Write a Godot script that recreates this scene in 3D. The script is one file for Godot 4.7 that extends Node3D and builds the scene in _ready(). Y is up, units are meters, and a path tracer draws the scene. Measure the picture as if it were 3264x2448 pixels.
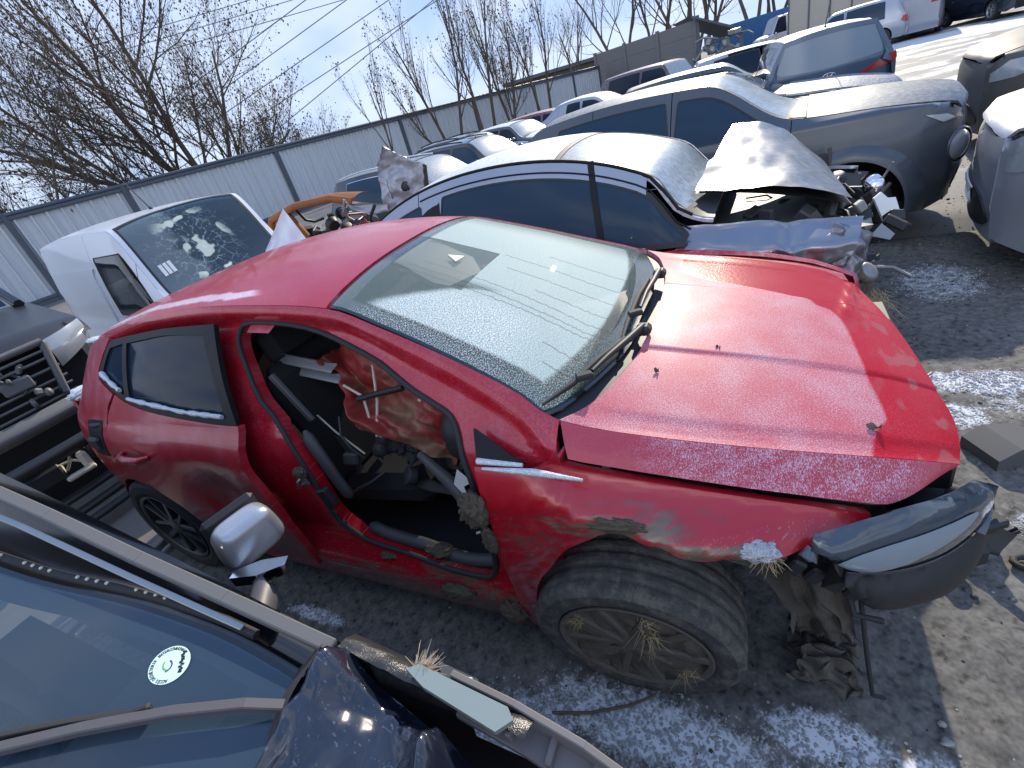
extends Node3D
# A breaker's yard in winter sun: a red hatchback with its front door torn off, wrecks around it, a sheet-metal fence and bare trees.
# The world's axes are those of the red car: x towards its nose, y up, z towards its right-hand side (the viewer). Metres.

class Geo:
	var v := PackedVector3Array()
	var n := PackedVector3Array()
	var t := PackedVector2Array()
	var i := PackedInt32Array()
	func vert(p: Vector3, uv := Vector2.ZERO) -> int:
		v.append(p); n.append(Vector3.ZERO); t.append(uv)
		return v.size() - 1
	func tri(a: int, b: int, c: int):
		i.append(a); i.append(b); i.append(c)
	func quad(a: int, b: int, c: int, d: int):
		tri(a, b, c); tri(a, c, d)
	func smooth(v0: int, i0: int):                      # normals of everything added since, shared corners averaged
		for k in range(i0, i.size(), 3):
			var a := i[k]; var b := i[k + 1]; var c := i[k + 2]
			var f := (v[c] - v[a]).cross(v[b] - v[a])
			n[a] += f; n[b] += f; n[c] += f
		for k in range(v0, v.size()):
			n[k] = n[k].normalized() if n[k].length_squared() > 1e-20 else Vector3.UP
	func flat(pts: Array):                               # one flat polygon
		var v0 := v.size(); var i0 := i.size()
		for p in pts: vert(p, Vector2(p.x, p.z))
		for k in range(1, pts.size() - 1): tri(v0, v0 + k, v0 + k + 1)
		smooth(v0, i0)
	func grid(f: Callable, nu: int, nv: int, closed := false):
		var v0 := v.size(); var i0 := i.size()
		for b in nv + 1:
			for a in (nu if closed else nu + 1):
				vert(f.call(float(a) / nu, float(b) / nv), Vector2(float(a) / nu, float(b) / nv))
		var row := nu if closed else nu + 1
		for b in nv:
			for a in nu:
				var a2 := (a + 1) % row
				quad(v0 + b * row + a, v0 + b * row + a2, v0 + (b + 1) * row + a2, v0 + (b + 1) * row + a)
		smooth(v0, i0)
	func box(c: Vector3, s: Vector3, bs := Basis.IDENTITY, ch := 0.0):
		var h := s * 0.5
		ch = minf(ch, minf(h.x, minf(h.y, h.z)) * 0.9)
		var q := {}
		for sx in [-1, 1]:
			for sy in [-1, 1]:
				for sz in [-1, 1]:
					for ax in 3:
						var p := Vector3(sx, sy, sz) * h
						for o in 3:
							if o != ax: p[o] -= [sx, sy, sz][o] * ch
						q[[sx, sy, sz, ax]] = c + bs * p
		for ax in 3:
			var o1 := (ax + 1) % 3; var o2 := (ax + 2) % 3
			for sg in [-1, 1]:
				var k := []
				for e in [[-1, -1], [1, -1], [1, 1], [-1, 1]]:
					var key := [0, 0, 0, ax]
					key[ax] = sg; key[o1] = e[0] * sg; key[o2] = e[1]
					k.append(q[key])
				k.reverse()
				flat(k)
		if ch <= 0.0: return
		for ax in 3:                                      # the chamfers along axis ax
			var o1 := (ax + 1) % 3; var o2 := (ax + 2) % 3
			for a in [-1, 1]:
				for b in [-1, 1]:
					var k := []
					for e in [[-1, o1], [-1, o2], [1, o2], [1, o1]]:
						var key := [0, 0, 0, e[1]]
						key[ax] = e[0]; key[o1] = a; key[o2] = b
						k.append(q[key])
					if a * b > 0: k.reverse()
					flat(k)
		for sx in [-1, 1]:
			for sy in [-1, 1]:
				for sz in [-1, 1]:
					flat([q[[sx, sy, sz, 0]], q[[sx, sy, sz, 1]], q[[sx, sy, sz, 2]]])
	func tube(pts: Array, r, sides := 8, cap := true):
		var v0 := v.size(); var i0 := i.size()
		var up := Vector3.UP
		var m := pts.size()
		for k in m:
			var d: Vector3 = (pts[mini(k + 1, m - 1)] - pts[maxi(k - 1, 0)]).normalized()
			if absf(d.dot(up)) > 0.95: up = Vector3(0.31, 0.2, 0.93)
			var s := d.cross(up).normalized()
			up = s.cross(d).normalized()
			var rr: float = r[k] if r is Array else r
			for a in sides:
				var th := TAU * a / sides
				vert(pts[k] + (s * cos(th) + up * sin(th)) * rr, Vector2(float(a) / sides, k))
		for k in m - 1:
			for a in sides:
				var a2 := (a + 1) % sides
				quad(v0 + k * sides + a, v0 + (k + 1) * sides + a, v0 + (k + 1) * sides + a2, v0 + k * sides + a2)
		smooth(v0, i0)
		if cap:
			for e in [0, m - 1]:
				var ring := []
				for a in sides: ring.append(v[v0 + e * sides + a])
				if e == 0: ring.reverse()
				flat(ring)
	func oval(pts: Array, w: float, h: float, sides := 10):   # a rod of oval section, w across and h high
		var v0 := v.size(); var i0 := i.size()
		var m := pts.size()
		for k in m:
			var d: Vector3 = (pts[mini(k + 1, m - 1)] - pts[maxi(k - 1, 0)]).normalized()
			var s := d.cross(Vector3(0, 0.9, 0.44)).normalized(); var up := s.cross(d).normalized()
			var e := 1.0 if k > 0 and k < m - 1 else 0.35
			for a in sides:
				var th := TAU * a / sides
				vert(pts[k] + s * cos(th) * w * 0.5 * e + up * sin(th) * h * 0.5 * e, Vector2(float(a) / sides, k))
		for k in m - 1:
			for a in sides:
				var a2 := (a + 1) % sides
				quad(v0 + k * sides + a, v0 + (k + 1) * sides + a, v0 + (k + 1) * sides + a2, v0 + k * sides + a2)
		smooth(v0, i0)
	func lathe(prof: Array, segs: int, x: Transform3D, bump = null):   # prof: Vector2(radius, height along the axis y)
		var m := prof.size()
		grid(func(u: float, w: float) -> Vector3:
			var k := w * (m - 1)
			var p: Vector2 = prof[int(round(k))]
			var r := p.x
			if bump != null: r += bump.call(u, w)
			return x * Vector3(cos(u * TAU) * r, p.y, sin(u * TAU) * r), segs, m - 1, true)
	func prism(poly: PackedVector2Array, d0: float, d1: float, x: Transform3D):   # a polygon in x, y drawn out along z
		var ids := Geometry2D.triangulate_polygon(poly)
		for d in [d0, d1]:
			var v0 := v.size(); var i0 := i.size()
			for p in poly: vert(x * Vector3(p.x, p.y, d), p)
			for k in range(0, ids.size(), 3):
				if d == d0: tri(v0 + ids[k], v0 + ids[k + 1], v0 + ids[k + 2])
				else: tri(v0 + ids[k], v0 + ids[k + 2], v0 + ids[k + 1])
			smooth(v0, i0)
		for k in poly.size():
			var a := poly[k]; var b := poly[(k + 1) % poly.size()]
			flat([x * Vector3(a.x, a.y, d0), x * Vector3(b.x, b.y, d0), x * Vector3(b.x, b.y, d1), x * Vector3(a.x, a.y, d1)])
	func blob(c: Vector3, r: Vector3, amp: float, seed_: int, seg := 10, fr := 2.2):
		var fn := FastNoiseLite.new()
		fn.seed = seed_; fn.frequency = fr
		grid(func(u: float, w: float) -> Vector3:
			var ph := w * PI
			var d := Vector3(cos(u * TAU) * sin(ph), cos(ph), sin(u * TAU) * sin(ph))
			return c + d * r * (1.0 + amp * fn.get_noise_3d(d.x, d.y, d.z) * 2.0), seg, maxi(4, seg * 2 / 3), true)
	func mesh() -> ArrayMesh:
		var a := []
		a.resize(Mesh.ARRAY_MAX)
		a[Mesh.ARRAY_VERTEX] = v; a[Mesh.ARRAY_NORMAL] = n; a[Mesh.ARRAY_TEX_UV] = t; a[Mesh.ARRAY_INDEX] = i
		var m := ArrayMesh.new()
		m.add_surface_from_arrays(Mesh.PRIMITIVE_TRIANGLES, a)
		return m

class Tab:                                               # a smooth curve through a table, without overshoot
	var x: Array; var y: Array; var m := []
	func _init(xs: Array, ys: Array):
		x = xs; y = ys
		var k := x.size()
		var d := []
		for j in k - 1: d.append((y[j + 1] - y[j]) / (x[j + 1] - x[j]))
		m.append(d[0])
		for j in range(1, k - 1): m.append(0.0 if d[j - 1] * d[j] <= 0.0 else 2.0 * d[j - 1] * d[j] / (d[j - 1] + d[j]))
		m.append(d[k - 2])
	func at(q: float) -> float:
		var k := x.size()
		if q <= x[0]: return y[0]
		if q >= x[k - 1]: return y[k - 1]
		var j := 0
		while q > x[j + 1]: j += 1
		var h: float = x[j + 1] - x[j]
		var s: float = (q - x[j]) / h
		var s2 := s * s; var s3 := s2 * s
		return (2 * s3 - 3 * s2 + 1) * y[j] + (s3 - 2 * s2 + s) * h * m[j] + (3 * s2 - 2 * s3) * y[j + 1] + (s3 - s2) * h * m[j + 1]

class Body:                                              # a car's shape: side z = Z(x, y), top y = Y(x, w), w across from -1 to 1
	var ye: Tab; var ze: Tab; var yc: Tab; var wy: Tab; var plan: Tab; var belt: Tab
	var pw := 2.5
	var dent = null                                # (x, y) -> change of z on the right side
	func zs(x: float, y: float) -> float:
		var k := plan.at(x)
		var e := ye.at(x)
		var b := minf(belt.at(x), e - 0.01)
		if y <= b: return wy.at(y) * k
		var s := clampf((y - b) / (e - b), 0.0, 1.2)
		return lerpf(wy.at(b) * k, ze.at(x), s) + 0.022 * sin(PI * minf(s, 1.0)) * clampf((e - b) * 3.0, 0.0, 1.0)
	func side(x: float, y: float, sg := 1.0, off := 0.0) -> Vector3:
		var z := zs(x, y) + off
		if sg > 0 and dent != null: z += dent.call(x, y)
		return Vector3(x, y, z * sg)
	func top(x: float, w: float, off := 0.0) -> Vector3:
		var c := yc.at(x); var e := ye.at(x)
		return Vector3(x, c - (c - e) * pow(absf(w), pw) + off, w * ze.at(x))

var rng := RandomNumberGenerator.new()
var M := {}                                              # materials by name
var tx := {}                                             # shared textures

func noise(seed_: int, fr: float, oct := 3, type := FastNoiseLite.TYPE_SIMPLEX_SMOOTH) -> FastNoiseLite:
	var f := FastNoiseLite.new()
	f.seed = seed_; f.frequency = fr; f.noise_type = type
	f.fractal_type = FastNoiseLite.FRACTAL_FBM if oct > 1 else FastNoiseLite.FRACTAL_NONE
	f.fractal_octaves = oct
	return f

func pv(a: Array) -> PackedVector2Array:
	var o := PackedVector2Array()
	for k in range(0, a.size(), 2): o.append(Vector2(a[k], a[k + 1]))
	return o

func curve(a: Array, closed := true, sub := 4) -> PackedVector2Array:   # Catmull-Rom through the points; a doubled point is a corner
	var p := pv(a)
	var o := PackedVector2Array()
	var m := p.size()
	for k in (m if closed else m - 1):
		var p0 := p[(k - 1 + m) % m] if closed else p[maxi(k - 1, 0)]
		var p3 := p[(k + 2) % m] if closed else p[mini(k + 2, m - 1)]
		var p1 := p[k]; var p2 := p[(k + 1) % m]
		if p1.is_equal_approx(p2): continue
		for s in sub:
			var q := p1.cubic_interpolate(p2, p0, p3, float(s) / sub)
			if o.size() == 0 or o[o.size() - 1].distance_to(q) > 0.0008: o.append(q)
	if not closed: o.append(p[m - 1])
	return o

func rect(x0: float, y0: float, x1: float, y1: float) -> PackedVector2Array:
	return PackedVector2Array([Vector2(x0, y0), Vector2(x1, y0), Vector2(x1, y1), Vector2(x0, y1)])

func disc(cx: float, cy: float, r: float, m := 28, sy := 1.0) -> PackedVector2Array:
	var o := PackedVector2Array()
	for k in m: o.append(Vector2(cx + cos(TAU * k / m) * r, cy + sin(TAU * k / m) * r * sy))
	return o

func shrink(p: PackedVector2Array, d: float) -> PackedVector2Array:
	var best := PackedVector2Array()
	for q in Geometry2D.offset_polygon(p, d):
		if q.size() > best.size() or best.size() == 0: best = q
	return best

func cut(p: PackedVector2Array, q: PackedVector2Array) -> PackedVector2Array:   # the largest piece of p inside q
	var best := PackedVector2Array(); var area := 0.0
	for s in Geometry2D.intersect_polygons(p, q):
		var a := absf(area_of(s))
		if a > area: area = a; best = s
	return best

func minus(p: PackedVector2Array, q: PackedVector2Array) -> PackedVector2Array:
	var best := PackedVector2Array(); var area := 0.0
	for s in Geometry2D.clip_polygons(p, q):
		if Geometry2D.is_polygon_clockwise(s) != Geometry2D.is_polygon_clockwise(p) and false: continue
		var a := absf(area_of(s))
		if a > area: area = a; best = s
	return best

func area_of(p: PackedVector2Array) -> float:
	var a := 0.0
	for k in p.size(): a += p[k].cross(p[(k + 1) % p.size()])
	return a * 0.5

func sheet(g: Geo, outer: PackedVector2Array, f: Callable, cell: Vector2, holes: Array = [], lip := 0.012):
	# a polygon laid on the surface f: cut into a grid exactly at its outline, edges turned in by lip
	if outer.size() < 3: return
	if area_of(outer) < 0: outer.reverse()
	var lo := outer[0]; var hi := outer[0]
	for p in outer: lo = lo.min(p); hi = hi.max(p)
	var size := hi - lo
	var nx := maxi(1, int(ceil(size.x / cell.x))); var ny := maxi(1, int(ceil(size.y / cell.y)))
	var st := Vector2(size.x / nx, size.y / ny)
	var mark := PackedByteArray()
	mark.resize(nx * ny)
	var rings := [outer] + holes
	for r in rings:
		for k in r.size():
			var a: Vector2 = r[k]; var b: Vector2 = r[(k + 1) % r.size()]
			var m := int(maxf(absf(b.x - a.x) / st.x, absf(b.y - a.y) / st.y) * 4.0) + 1
			for s in m + 1:
				var q := (a.lerp(b, float(s) / m) - lo) / st
				for dx in [-0.02, 0.02]:
					for dy in [-0.02, 0.02]:
						var cx := int(floor(q.x + dx)); var cy := int(floor(q.y + dy))
						if cx >= 0 and cy >= 0 and cx < nx and cy < ny: mark[cy * nx + cx] = 1
	var ids := {}
	var i0 := g.i.size()
	for cy in ny:
		for cx in nx:
			var c0 := lo + Vector2(cx, cy) * st
			var cellp := PackedVector2Array([c0, c0 + Vector2(st.x, 0), c0 + st, c0 + Vector2(0, st.y)])
			var pieces := [cellp]
			if mark[cy * nx + cx]:
				pieces = Geometry2D.intersect_polygons(outer, cellp)
				for h in holes:
					var left := []
					for p in pieces:
						for q in Geometry2D.clip_polygons(p, h):
							if not (area_of(q) < 0.0): left.append(q)
					pieces = left
			else:
				var mid := c0 + st * 0.5
				var inside := Geometry2D.is_point_in_polygon(mid, outer)
				for h in holes:
					if inside and Geometry2D.is_point_in_polygon(mid, h): inside = false
				if not inside: continue
			for p in pieces:
				if p.size() < 3 or absf(area_of(p)) < 1e-8: continue
				var tr := Geometry2D.triangulate_polygon(p) if p.size() > 4 or mark[cy * nx + cx] else PackedInt32Array([0, 1, 2, 0, 2, 3])
				var loc := []
				for q in p:
					var key := Vector2i((q * 20000.0).round())
					if not ids.has(key):
						var pos: Vector3 = f.call(q)
						var du: Vector3 = f.call(q + Vector2(0.004, 0)) - f.call(q - Vector2(0.004, 0))
						var dv: Vector3 = f.call(q + Vector2(0, 0.004)) - f.call(q - Vector2(0, 0.004))
						var id := g.vert(pos, (q - lo) / size)
						var nn := dv.cross(du).normalized()
						g.n[id] = nn if nn.length_squared() > 0.5 else Vector3.UP
						ids[key] = id
					loc.append(ids[key])
				for k in range(0, tr.size(), 3):
					var a: int = loc[tr[k]]; var b: int = loc[tr[k + 1]]; var c: int = loc[tr[k + 2]]
					if (g.v[c] - g.v[a]).cross(g.v[b] - g.v[a]).dot(g.n[a] + g.n[b] + g.n[c]) >= 0.0: g.tri(a, b, c)
					else: g.tri(a, c, b)
	if lip == 0.0: return
	for r in rings:
		var d := PackedVector2Array()
		for k in r.size():
			var a: Vector2 = r[k]; var b: Vector2 = r[(k + 1) % r.size()]
			var m := int(maxf(absf(b.x - a.x) / st.x, absf(b.y - a.y) / st.y)) + 1
			for s in m: d.append(a.lerp(b, float(s) / m))
		var v0 := g.v.size(); var j0 := g.i.size()
		for q in d:
			var pos: Vector3 = f.call(q)
			var du: Vector3 = f.call(q + Vector2(0.004, 0)) - f.call(q - Vector2(0.004, 0))
			var dv: Vector3 = f.call(q + Vector2(0, 0.004)) - f.call(q - Vector2(0, 0.004))
			var nn := dv.cross(du).normalized()
			if (pos * Vector3(0, 1, 1)).dot(nn) < 0: nn = -nn
			var uv := (q - lo) / size
			g.vert(pos, uv); g.vert(pos - nn * lip, uv)
		var m2 := d.size()
		for k in m2:
			var k2 := (k + 1) % m2
			g.quad(v0 + 2 * k, v0 + 2 * k2, v0 + 2 * k2 + 1, v0 + 2 * k + 1)
		g.smooth(v0, j0)

func part(nm: String, g: Geo, mat: Material, parent: Node) -> MeshInstance3D:
	var o := MeshInstance3D.new()
	o.name = fresh(nm, parent)
	if g.i.size(): o.mesh = g.mesh()
	o.material_override = mat
	parent.add_child(o, true)
	return o

func fresh(nm: String, parent: Node) -> String:           # a repeat takes a three-digit number
	if not parent.has_node(nm): return nm
	var k := 1
	while parent.has_node("%s_%03d" % [nm, k]): k += 1
	return "%s_%03d" % [nm, k]

func thing(nm: String, label: String, cat: String, at := Vector3.ZERO, yaw := 0.0, group := "") -> Node3D:
	var o := Node3D.new()
	o.name = fresh(nm, self)
	add_child(o)
	o.position = at; o.rotation.y = yaw
	return tag(o, label, cat, group)

func tag(o: Node3D, label: String, cat := "", group := "") -> Node3D:
	o.set_meta("label", label)
	if cat: o.set_meta("category", cat)
	if group: o.set_meta("group", group)
	return o

func single(nm: String, g: Geo, mat: Material, label: String, cat: String, group := "") -> MeshInstance3D:
	var o := part(nm, g, mat, self)
	tag(o, label, cat, group)
	return o

func structure(o: Node3D) -> Node3D:
	o.set_meta("kind", "structure")
	return o

func panel(nm: String, outer: PackedVector2Array, f: Callable, cell, mat: Material, parent: Node, holes: Array = [], lip := 0.012) -> MeshInstance3D:
	var g := Geo.new()
	sheet(g, outer, f, cell if cell is Vector2 else Vector2(cell, cell), holes, lip)
	return part(nm, g, mat, parent)

# ---- materials ----
func lin(r: float, g: float, b: float) -> Color:
	return Color(r, g, b).linear_to_srgb()

func mat(nm: String, c: Color, rough := 0.6, metal := 0.0, coat := 0.0) -> StandardMaterial3D:
	var m := StandardMaterial3D.new()
	m.resource_name = nm
	m.albedo_color = c; m.roughness = rough; m.metallic = metal
	if coat > 0.0:
		m.clearcoat_enabled = true; m.clearcoat = coat; m.clearcoat_roughness = 0.08
	M[nm] = m
	return m

func bumpy(m: StandardMaterial3D, tex: Texture2D, cm: float, scale: float) -> StandardMaterial3D:
	m.heightmap_enabled = true; m.heightmap_texture = tex; m.heightmap_scale = cm
	m.uv1_triplanar = true; m.uv1_scale = Vector3.ONE * scale
	return m

func glaze(nm: String, c: Color, alpha: float) -> StandardMaterial3D:
	var m := mat(nm, Color(c.r, c.g, c.b, alpha), 0.03)
	m.transparency = BaseMaterial3D.TRANSPARENCY_ALPHA
	return m

func picture(w: int, h: int, f: Callable, alpha := false) -> ImageTexture:   # f(u, v) -> Color
	var data := PackedByteArray()
	var ch := 4 if alpha else 3
	data.resize(w * h * ch)
	var k := 0
	for y in h:
		for x in w:
			var c: Color = f.call((x + 0.5) / w, (y + 0.5) / h)
			data[k] = int(clampf(c.r, 0, 1) * 255); data[k + 1] = int(clampf(c.g, 0, 1) * 255); data[k + 2] = int(clampf(c.b, 0, 1) * 255)
			if alpha: data[k + 3] = int(clampf(c.a, 0, 1) * 255)
			k += ch
	return ImageTexture.create_from_image(Image.create_from_data(w, h, false, Image.FORMAT_RGBA8 if alpha else Image.FORMAT_RGB8, data))

func grey(f: FastNoiseLite, size := 512, lo := 0.0, hi := 1.0) -> ImageTexture:
	var im := f.get_seamless_image(size, size)
	if lo != 0.0 or hi != 1.0:
		var d := im.get_data()
		for k in d.size(): d[k] = int(clampf(inverse_lerp(lo, hi, d[k] / 255.0), 0, 1) * 255)
		im = Image.create_from_data(size, size, false, Image.FORMAT_L8, d)
	return ImageTexture.create_from_image(im)

func grains(seed_: int, amount: float, tint: Color, size := 512) -> ImageTexture:   # rime: pale grains of ice with clear paint between
	var a := noise(seed_, 0.16, 2).get_seamless_image(size, size).get_data()
	var b := noise(seed_ + 7, 0.012, 3).get_seamless_image(size, size).get_data()
	var d := PackedByteArray()
	d.resize(size * size * 4)
	for k in size * size:
		var s := clampf((a[k] / 255.0 - (1.0 - amount) + (b[k] / 255.0 - 0.5) * 0.5) * 4.0 + 0.25, 0.0, 1.0)
		d[k * 4] = int(tint.r * 255); d[k * 4 + 1] = int(tint.g * 255); d[k * 4 + 2] = int(tint.b * 255); d[k * 4 + 3] = int(s * 255 * tint.a)
	return ImageTexture.create_from_image(Image.create_from_data(size, size, false, Image.FORMAT_RGBA8, d))

func paint(nm: String, c: Color, frost := 0, rough := 0.28, metal := 0.2, coat := 0.6) -> StandardMaterial3D:
	var key := "%s_%d" % [nm, frost]
	if M.has(key): return M[key]
	var m := mat(key, c, rough, metal, coat)
	if frost > 0:
		m.detail_enabled = true
		m.detail_albedo = tx["frost%d" % frost]
		m.detail_blend_mode = BaseMaterial3D.BLEND_MODE_MIX
		m.uv1_triplanar = true
		m.uv1_scale = Vector3.ONE * (2.6 + 0.33 * frost)
		m.roughness = rough + 0.12 * frost
		m.clearcoat = coat * (1.0 - 0.3 * frost)
	return m

func camera_sky_sun():
	var cam := Camera3D.new()
	cam.name = "camera"
	cam.position = Vector3(1.47687, 1.75465, 1.68745)
	cam.rotation_order = EULER_ORDER_YXZ
	cam.rotation = Vector3(deg_to_rad(-28.9506), deg_to_rad(31.3614), deg_to_rad(-16.2966))
	cam.fov = 76.80637
	cam.near = 0.05; cam.far = 900.0
	add_child(cam)
	cam.current = true
	var e := Environment.new()
	e.background_mode = Environment.BG_SKY
	e.tonemap_mode = Environment.TONE_MAPPER_LINEAR
	e.tonemap_exposure = 1.5
	e.sdfgi_enabled = true; e.ssao_enabled = true; e.ssil_enabled = true
	var sky := Sky.new()
	var pm := PanoramaSkyMaterial.new()
	pm.panorama = sky_air()
	sky.sky_material = pm
	e.sky = sky
	var we := WorldEnvironment.new()
	we.name = "air_and_sky"
	we.environment = e
	add_child(we)
	var sun := DirectionalLight3D.new()
	sun.name = "sun"
	sun.light_energy = 1.25
	sun.light_color = Color(1.0, 0.95, 0.86)
	sun.light_angular_distance = 0.5
	sun.shadow_enabled = true
	sun.rotation = Vector3(deg_to_rad(-27.0), PI + deg_to_rad(1.0), 0)
	add_child(sun)

func sky_air() -> ImageTexture:                           # pale winter blue, broken bright cloud, brightest round the sun
	var w := 768; var h := 384
	var im := Image.create(w, h, false, Image.FORMAT_RGBF)
	var n1 := noise(31, 1.5, 5); var n2 := noise(77, 3.2, 4)
	var el := deg_to_rad(27.0)
	var sd := Vector3(0.0, sin(el), -cos(el))
	for y in h:
		var lat := PI * 0.5 - PI * (y + 0.5) / h
		for x in w:
			var lon := TAU * (x + 0.5) / w
			var d := Vector3(-sin(lon) * cos(lat), sin(lat), cos(lon) * cos(lat))
			var up := maxf(d.y, 0.0)
			var c := Vector3(0.21, 0.36, 0.70).lerp(Vector3(0.42, 0.54, 0.76), pow(1.0 - up, 3.0))
			var k := d / (absf(d.y) + 0.35)
			var cl := smoothstep(-0.25, 0.55, n1.get_noise_3d(k.x, k.y * 2.0, k.z) + 0.35 * n2.get_noise_3d(k.x, k.y * 2.0, k.z) + 0.22 * (1.0 - up))
			var near := maxf(d.dot(sd), 0.0)
			var glow := 0.34 * pow(near, 4.0) + 0.35 * pow(near, 24.0) + 2.5 * pow(near, 250.0)
			c = c.lerp(Vector3(0.76, 0.78, 0.81) * (1.0 + 0.35 * pow(near, 6.0)), cl * (0.35 + 0.5 * smoothstep(-0.3, 0.9, d.dot(sd))))
			c += Vector3(1.0, 0.96, 0.88) * glow * (0.45 + 0.55 * cl)
			c *= 1.03
			im.set_pixel(x, y, Color(c.x, c.y, c.z))
	return ImageTexture.create_from_image(im)

func shared_textures():
	tx.frost1 = grains(11, 0.30, Color(0.80, 0.82, 0.86, 0.85))
	tx.frost2 = grains(12, 0.48, Color(0.80, 0.82, 0.86, 0.92))
	tx.frost3 = grains(13, 0.74, Color(0.84, 0.86, 0.90, 0.97))
	tx.fine = grey(noise(5, 0.06, 4), 512)
	tx.coarse = grey(noise(6, 0.02, 4), 512)
	tx.grit = grey(noise(8, 0.11, 3), 512, 0.25, 0.8)
	var brush := noise(9, 0.02, 3)
	tx.mottle = grey(brush, 256, 0.2, 0.8)

func shared_materials():
	var tn1 := noise(601, 0.05, 3)
	mat("black_plastic", lin(0.018, 0.018, 0.02), 0.55)
	mat("grey_plastic", lin(0.085, 0.085, 0.088), 0.55)
	mat("gloss_black", lin(0.008, 0.008, 0.01), 0.12, 0.0, 0.5)
	mat("rubber", lin(0.022, 0.022, 0.023), 0.75)
	var tb := mat("trim_black", lin(0.012, 0.013, 0.016), 0.4)
	tb.metallic_specular = 0.3
	mat("lining", lin(0.045, 0.046, 0.05), 0.55)
	bumpy(mat("muddy_rubber", Color.WHITE, 0.92), tx.grit, 0.25, 5.0)
	M.muddy_rubber.albedo_texture = picture(256, 256, func(u: float, v: float) -> Color: return lin(0.075, 0.071, 0.068).lerp(lin(0.17, 0.152, 0.13), smoothstep(-0.3, 0.6, tn1.get_noise_2d(u * 60.0, v * 60.0) + 0.5 * tn1.get_noise_2d(u * 320.0, v * 320.0))))
	mat("dark_cloth", lin(0.012, 0.012, 0.014), 0.9)
	mat("grey_cloth", lin(0.05, 0.05, 0.055), 0.9)
	mat("steel", lin(0.38, 0.38, 0.37), 0.38, 0.9)
	mat("dull_steel", lin(0.30, 0.30, 0.30), 0.55, 0.6)
	mat("chrome", lin(0.75, 0.75, 0.76), 0.12, 1.0)
	mat("alloy", lin(0.35, 0.36, 0.38), 0.35, 0.8)
	mat("dark_alloy", lin(0.07, 0.07, 0.075), 0.4, 0.6)
	bumpy(mat("mud", lin(0.17, 0.135, 0.095), 0.95), tx.grit, 0.8, 6.0)
	bumpy(mat("dark_mud", lin(0.19, 0.155, 0.115), 0.95), tx.grit, 0.6, 5.0)
	bumpy(mat("rust", lin(0.28, 0.10, 0.035), 0.9), tx.grit, 0.3, 3.0)
	mat("straw", lin(0.50, 0.38, 0.20), 0.9)
	bumpy(mat("snow", lin(0.78, 0.81, 0.86), 0.85), tx.grit, 0.5, 4.0)
	bumpy(mat("dirty_snow", lin(0.55, 0.56, 0.58), 0.9), tx.grit, 0.6, 4.0)
	mat("white_plastic", lin(0.75, 0.75, 0.73), 0.4)
	mat("cream_plastic", lin(0.55, 0.5, 0.4), 0.6)
	mat("red_lens", lin(0.30, 0.015, 0.015), 0.15, 0.0, 0.6)
	mat("dull_red", lin(0.25, 0.06, 0.05), 0.5)
	var lens := mat("clear_lens", Color(0.75, 0.82, 0.9, 0.35), 0.06)
	lens.transparency = BaseMaterial3D.TRANSPARENCY_ALPHA
	glaze("glass", Color(0.35, 0.45, 0.45), 0.10)
	M.glass.metallic_specular = 0.25
	glaze("tinted_glass", Color(0.05, 0.07, 0.09), 0.62)
	mat("dark_glass", lin(0.010, 0.020, 0.036), 0.05, 0.0, 0.15)
	M.dark_glass.metallic_specular = 0.2
	var fg := mat("frosted_glass", lin(0.16, 0.20, 0.20), 0.30, 0.0, 0.5)
	fg.detail_enabled = true; fg.detail_albedo = tx.frost2; fg.uv1_triplanar = true; fg.uv1_scale = Vector3.ONE * 3.0
	mat("blue_frosted_glass", lin(0.10, 0.16, 0.22), 0.25, 0.0, 0.8)
	mat("bark", lin(0.095, 0.075, 0.058), 0.95)
	mat("twig", lin(0.11, 0.085, 0.065), 0.95)
	mat("pod", lin(0.10, 0.075, 0.055), 0.9)
	bumpy(mat("liner", lin(0.13, 0.115, 0.095), 0.92), tx.grit, 0.4, 5.0)
	mat("mud_rim", lin(0.14, 0.12, 0.095), 0.75, 0.1)
	var torn := mat("torn_paint", Color.WHITE, 0.55)
	var q := noise(821, 0.9, 3)
	torn.albedo_texture = picture(256, 256, func(u: float, v: float) -> Color:
		var k := 0.15 + 0.85 * smoothstep(-0.45, 0.6, 0.8 * q.get_noise_2d(u * 2.0, v * 2.4) + 0.35 * q.get_noise_2d(u * 30.0, v * 7.0) + 0.9 * absf(v - 0.42) - 0.3)
		return Color(0.56, 0.12, 0.13).lerp(Color(0.58, 0.50, 0.40), k))
	mat("lamp_cover", lin(0.035, 0.05, 0.07), 0.10, 0.0, 0.8)
	mat("smoky_lens", lin(0.09, 0.10, 0.11), 0.15, 0.0, 0.6)
	bumpy(mat("dusty_black", lin(0.05, 0.048, 0.045), 0.8), tx.grit, 0.2, 8.0)
	mat("pale_lens", lin(0.22, 0.27, 0.32), 0.2, 0.0, 0.6)
	mat("blue_glass", lin(0.022, 0.045, 0.075), 0.05)
	M.blue_glass.metallic_specular = 0.3
	var cs := mat("cracked_screen", Color.WHITE, 0.18, 0.0, 0.6)
	var cn := FastNoiseLite.new()
	cn.noise_type = FastNoiseLite.TYPE_CELLULAR; cn.seed = 5; cn.frequency = 9.0; cn.cellular_return_type = FastNoiseLite.RETURN_DISTANCE2_SUB
	var hole := noise(832, 2.4, 3)
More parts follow.
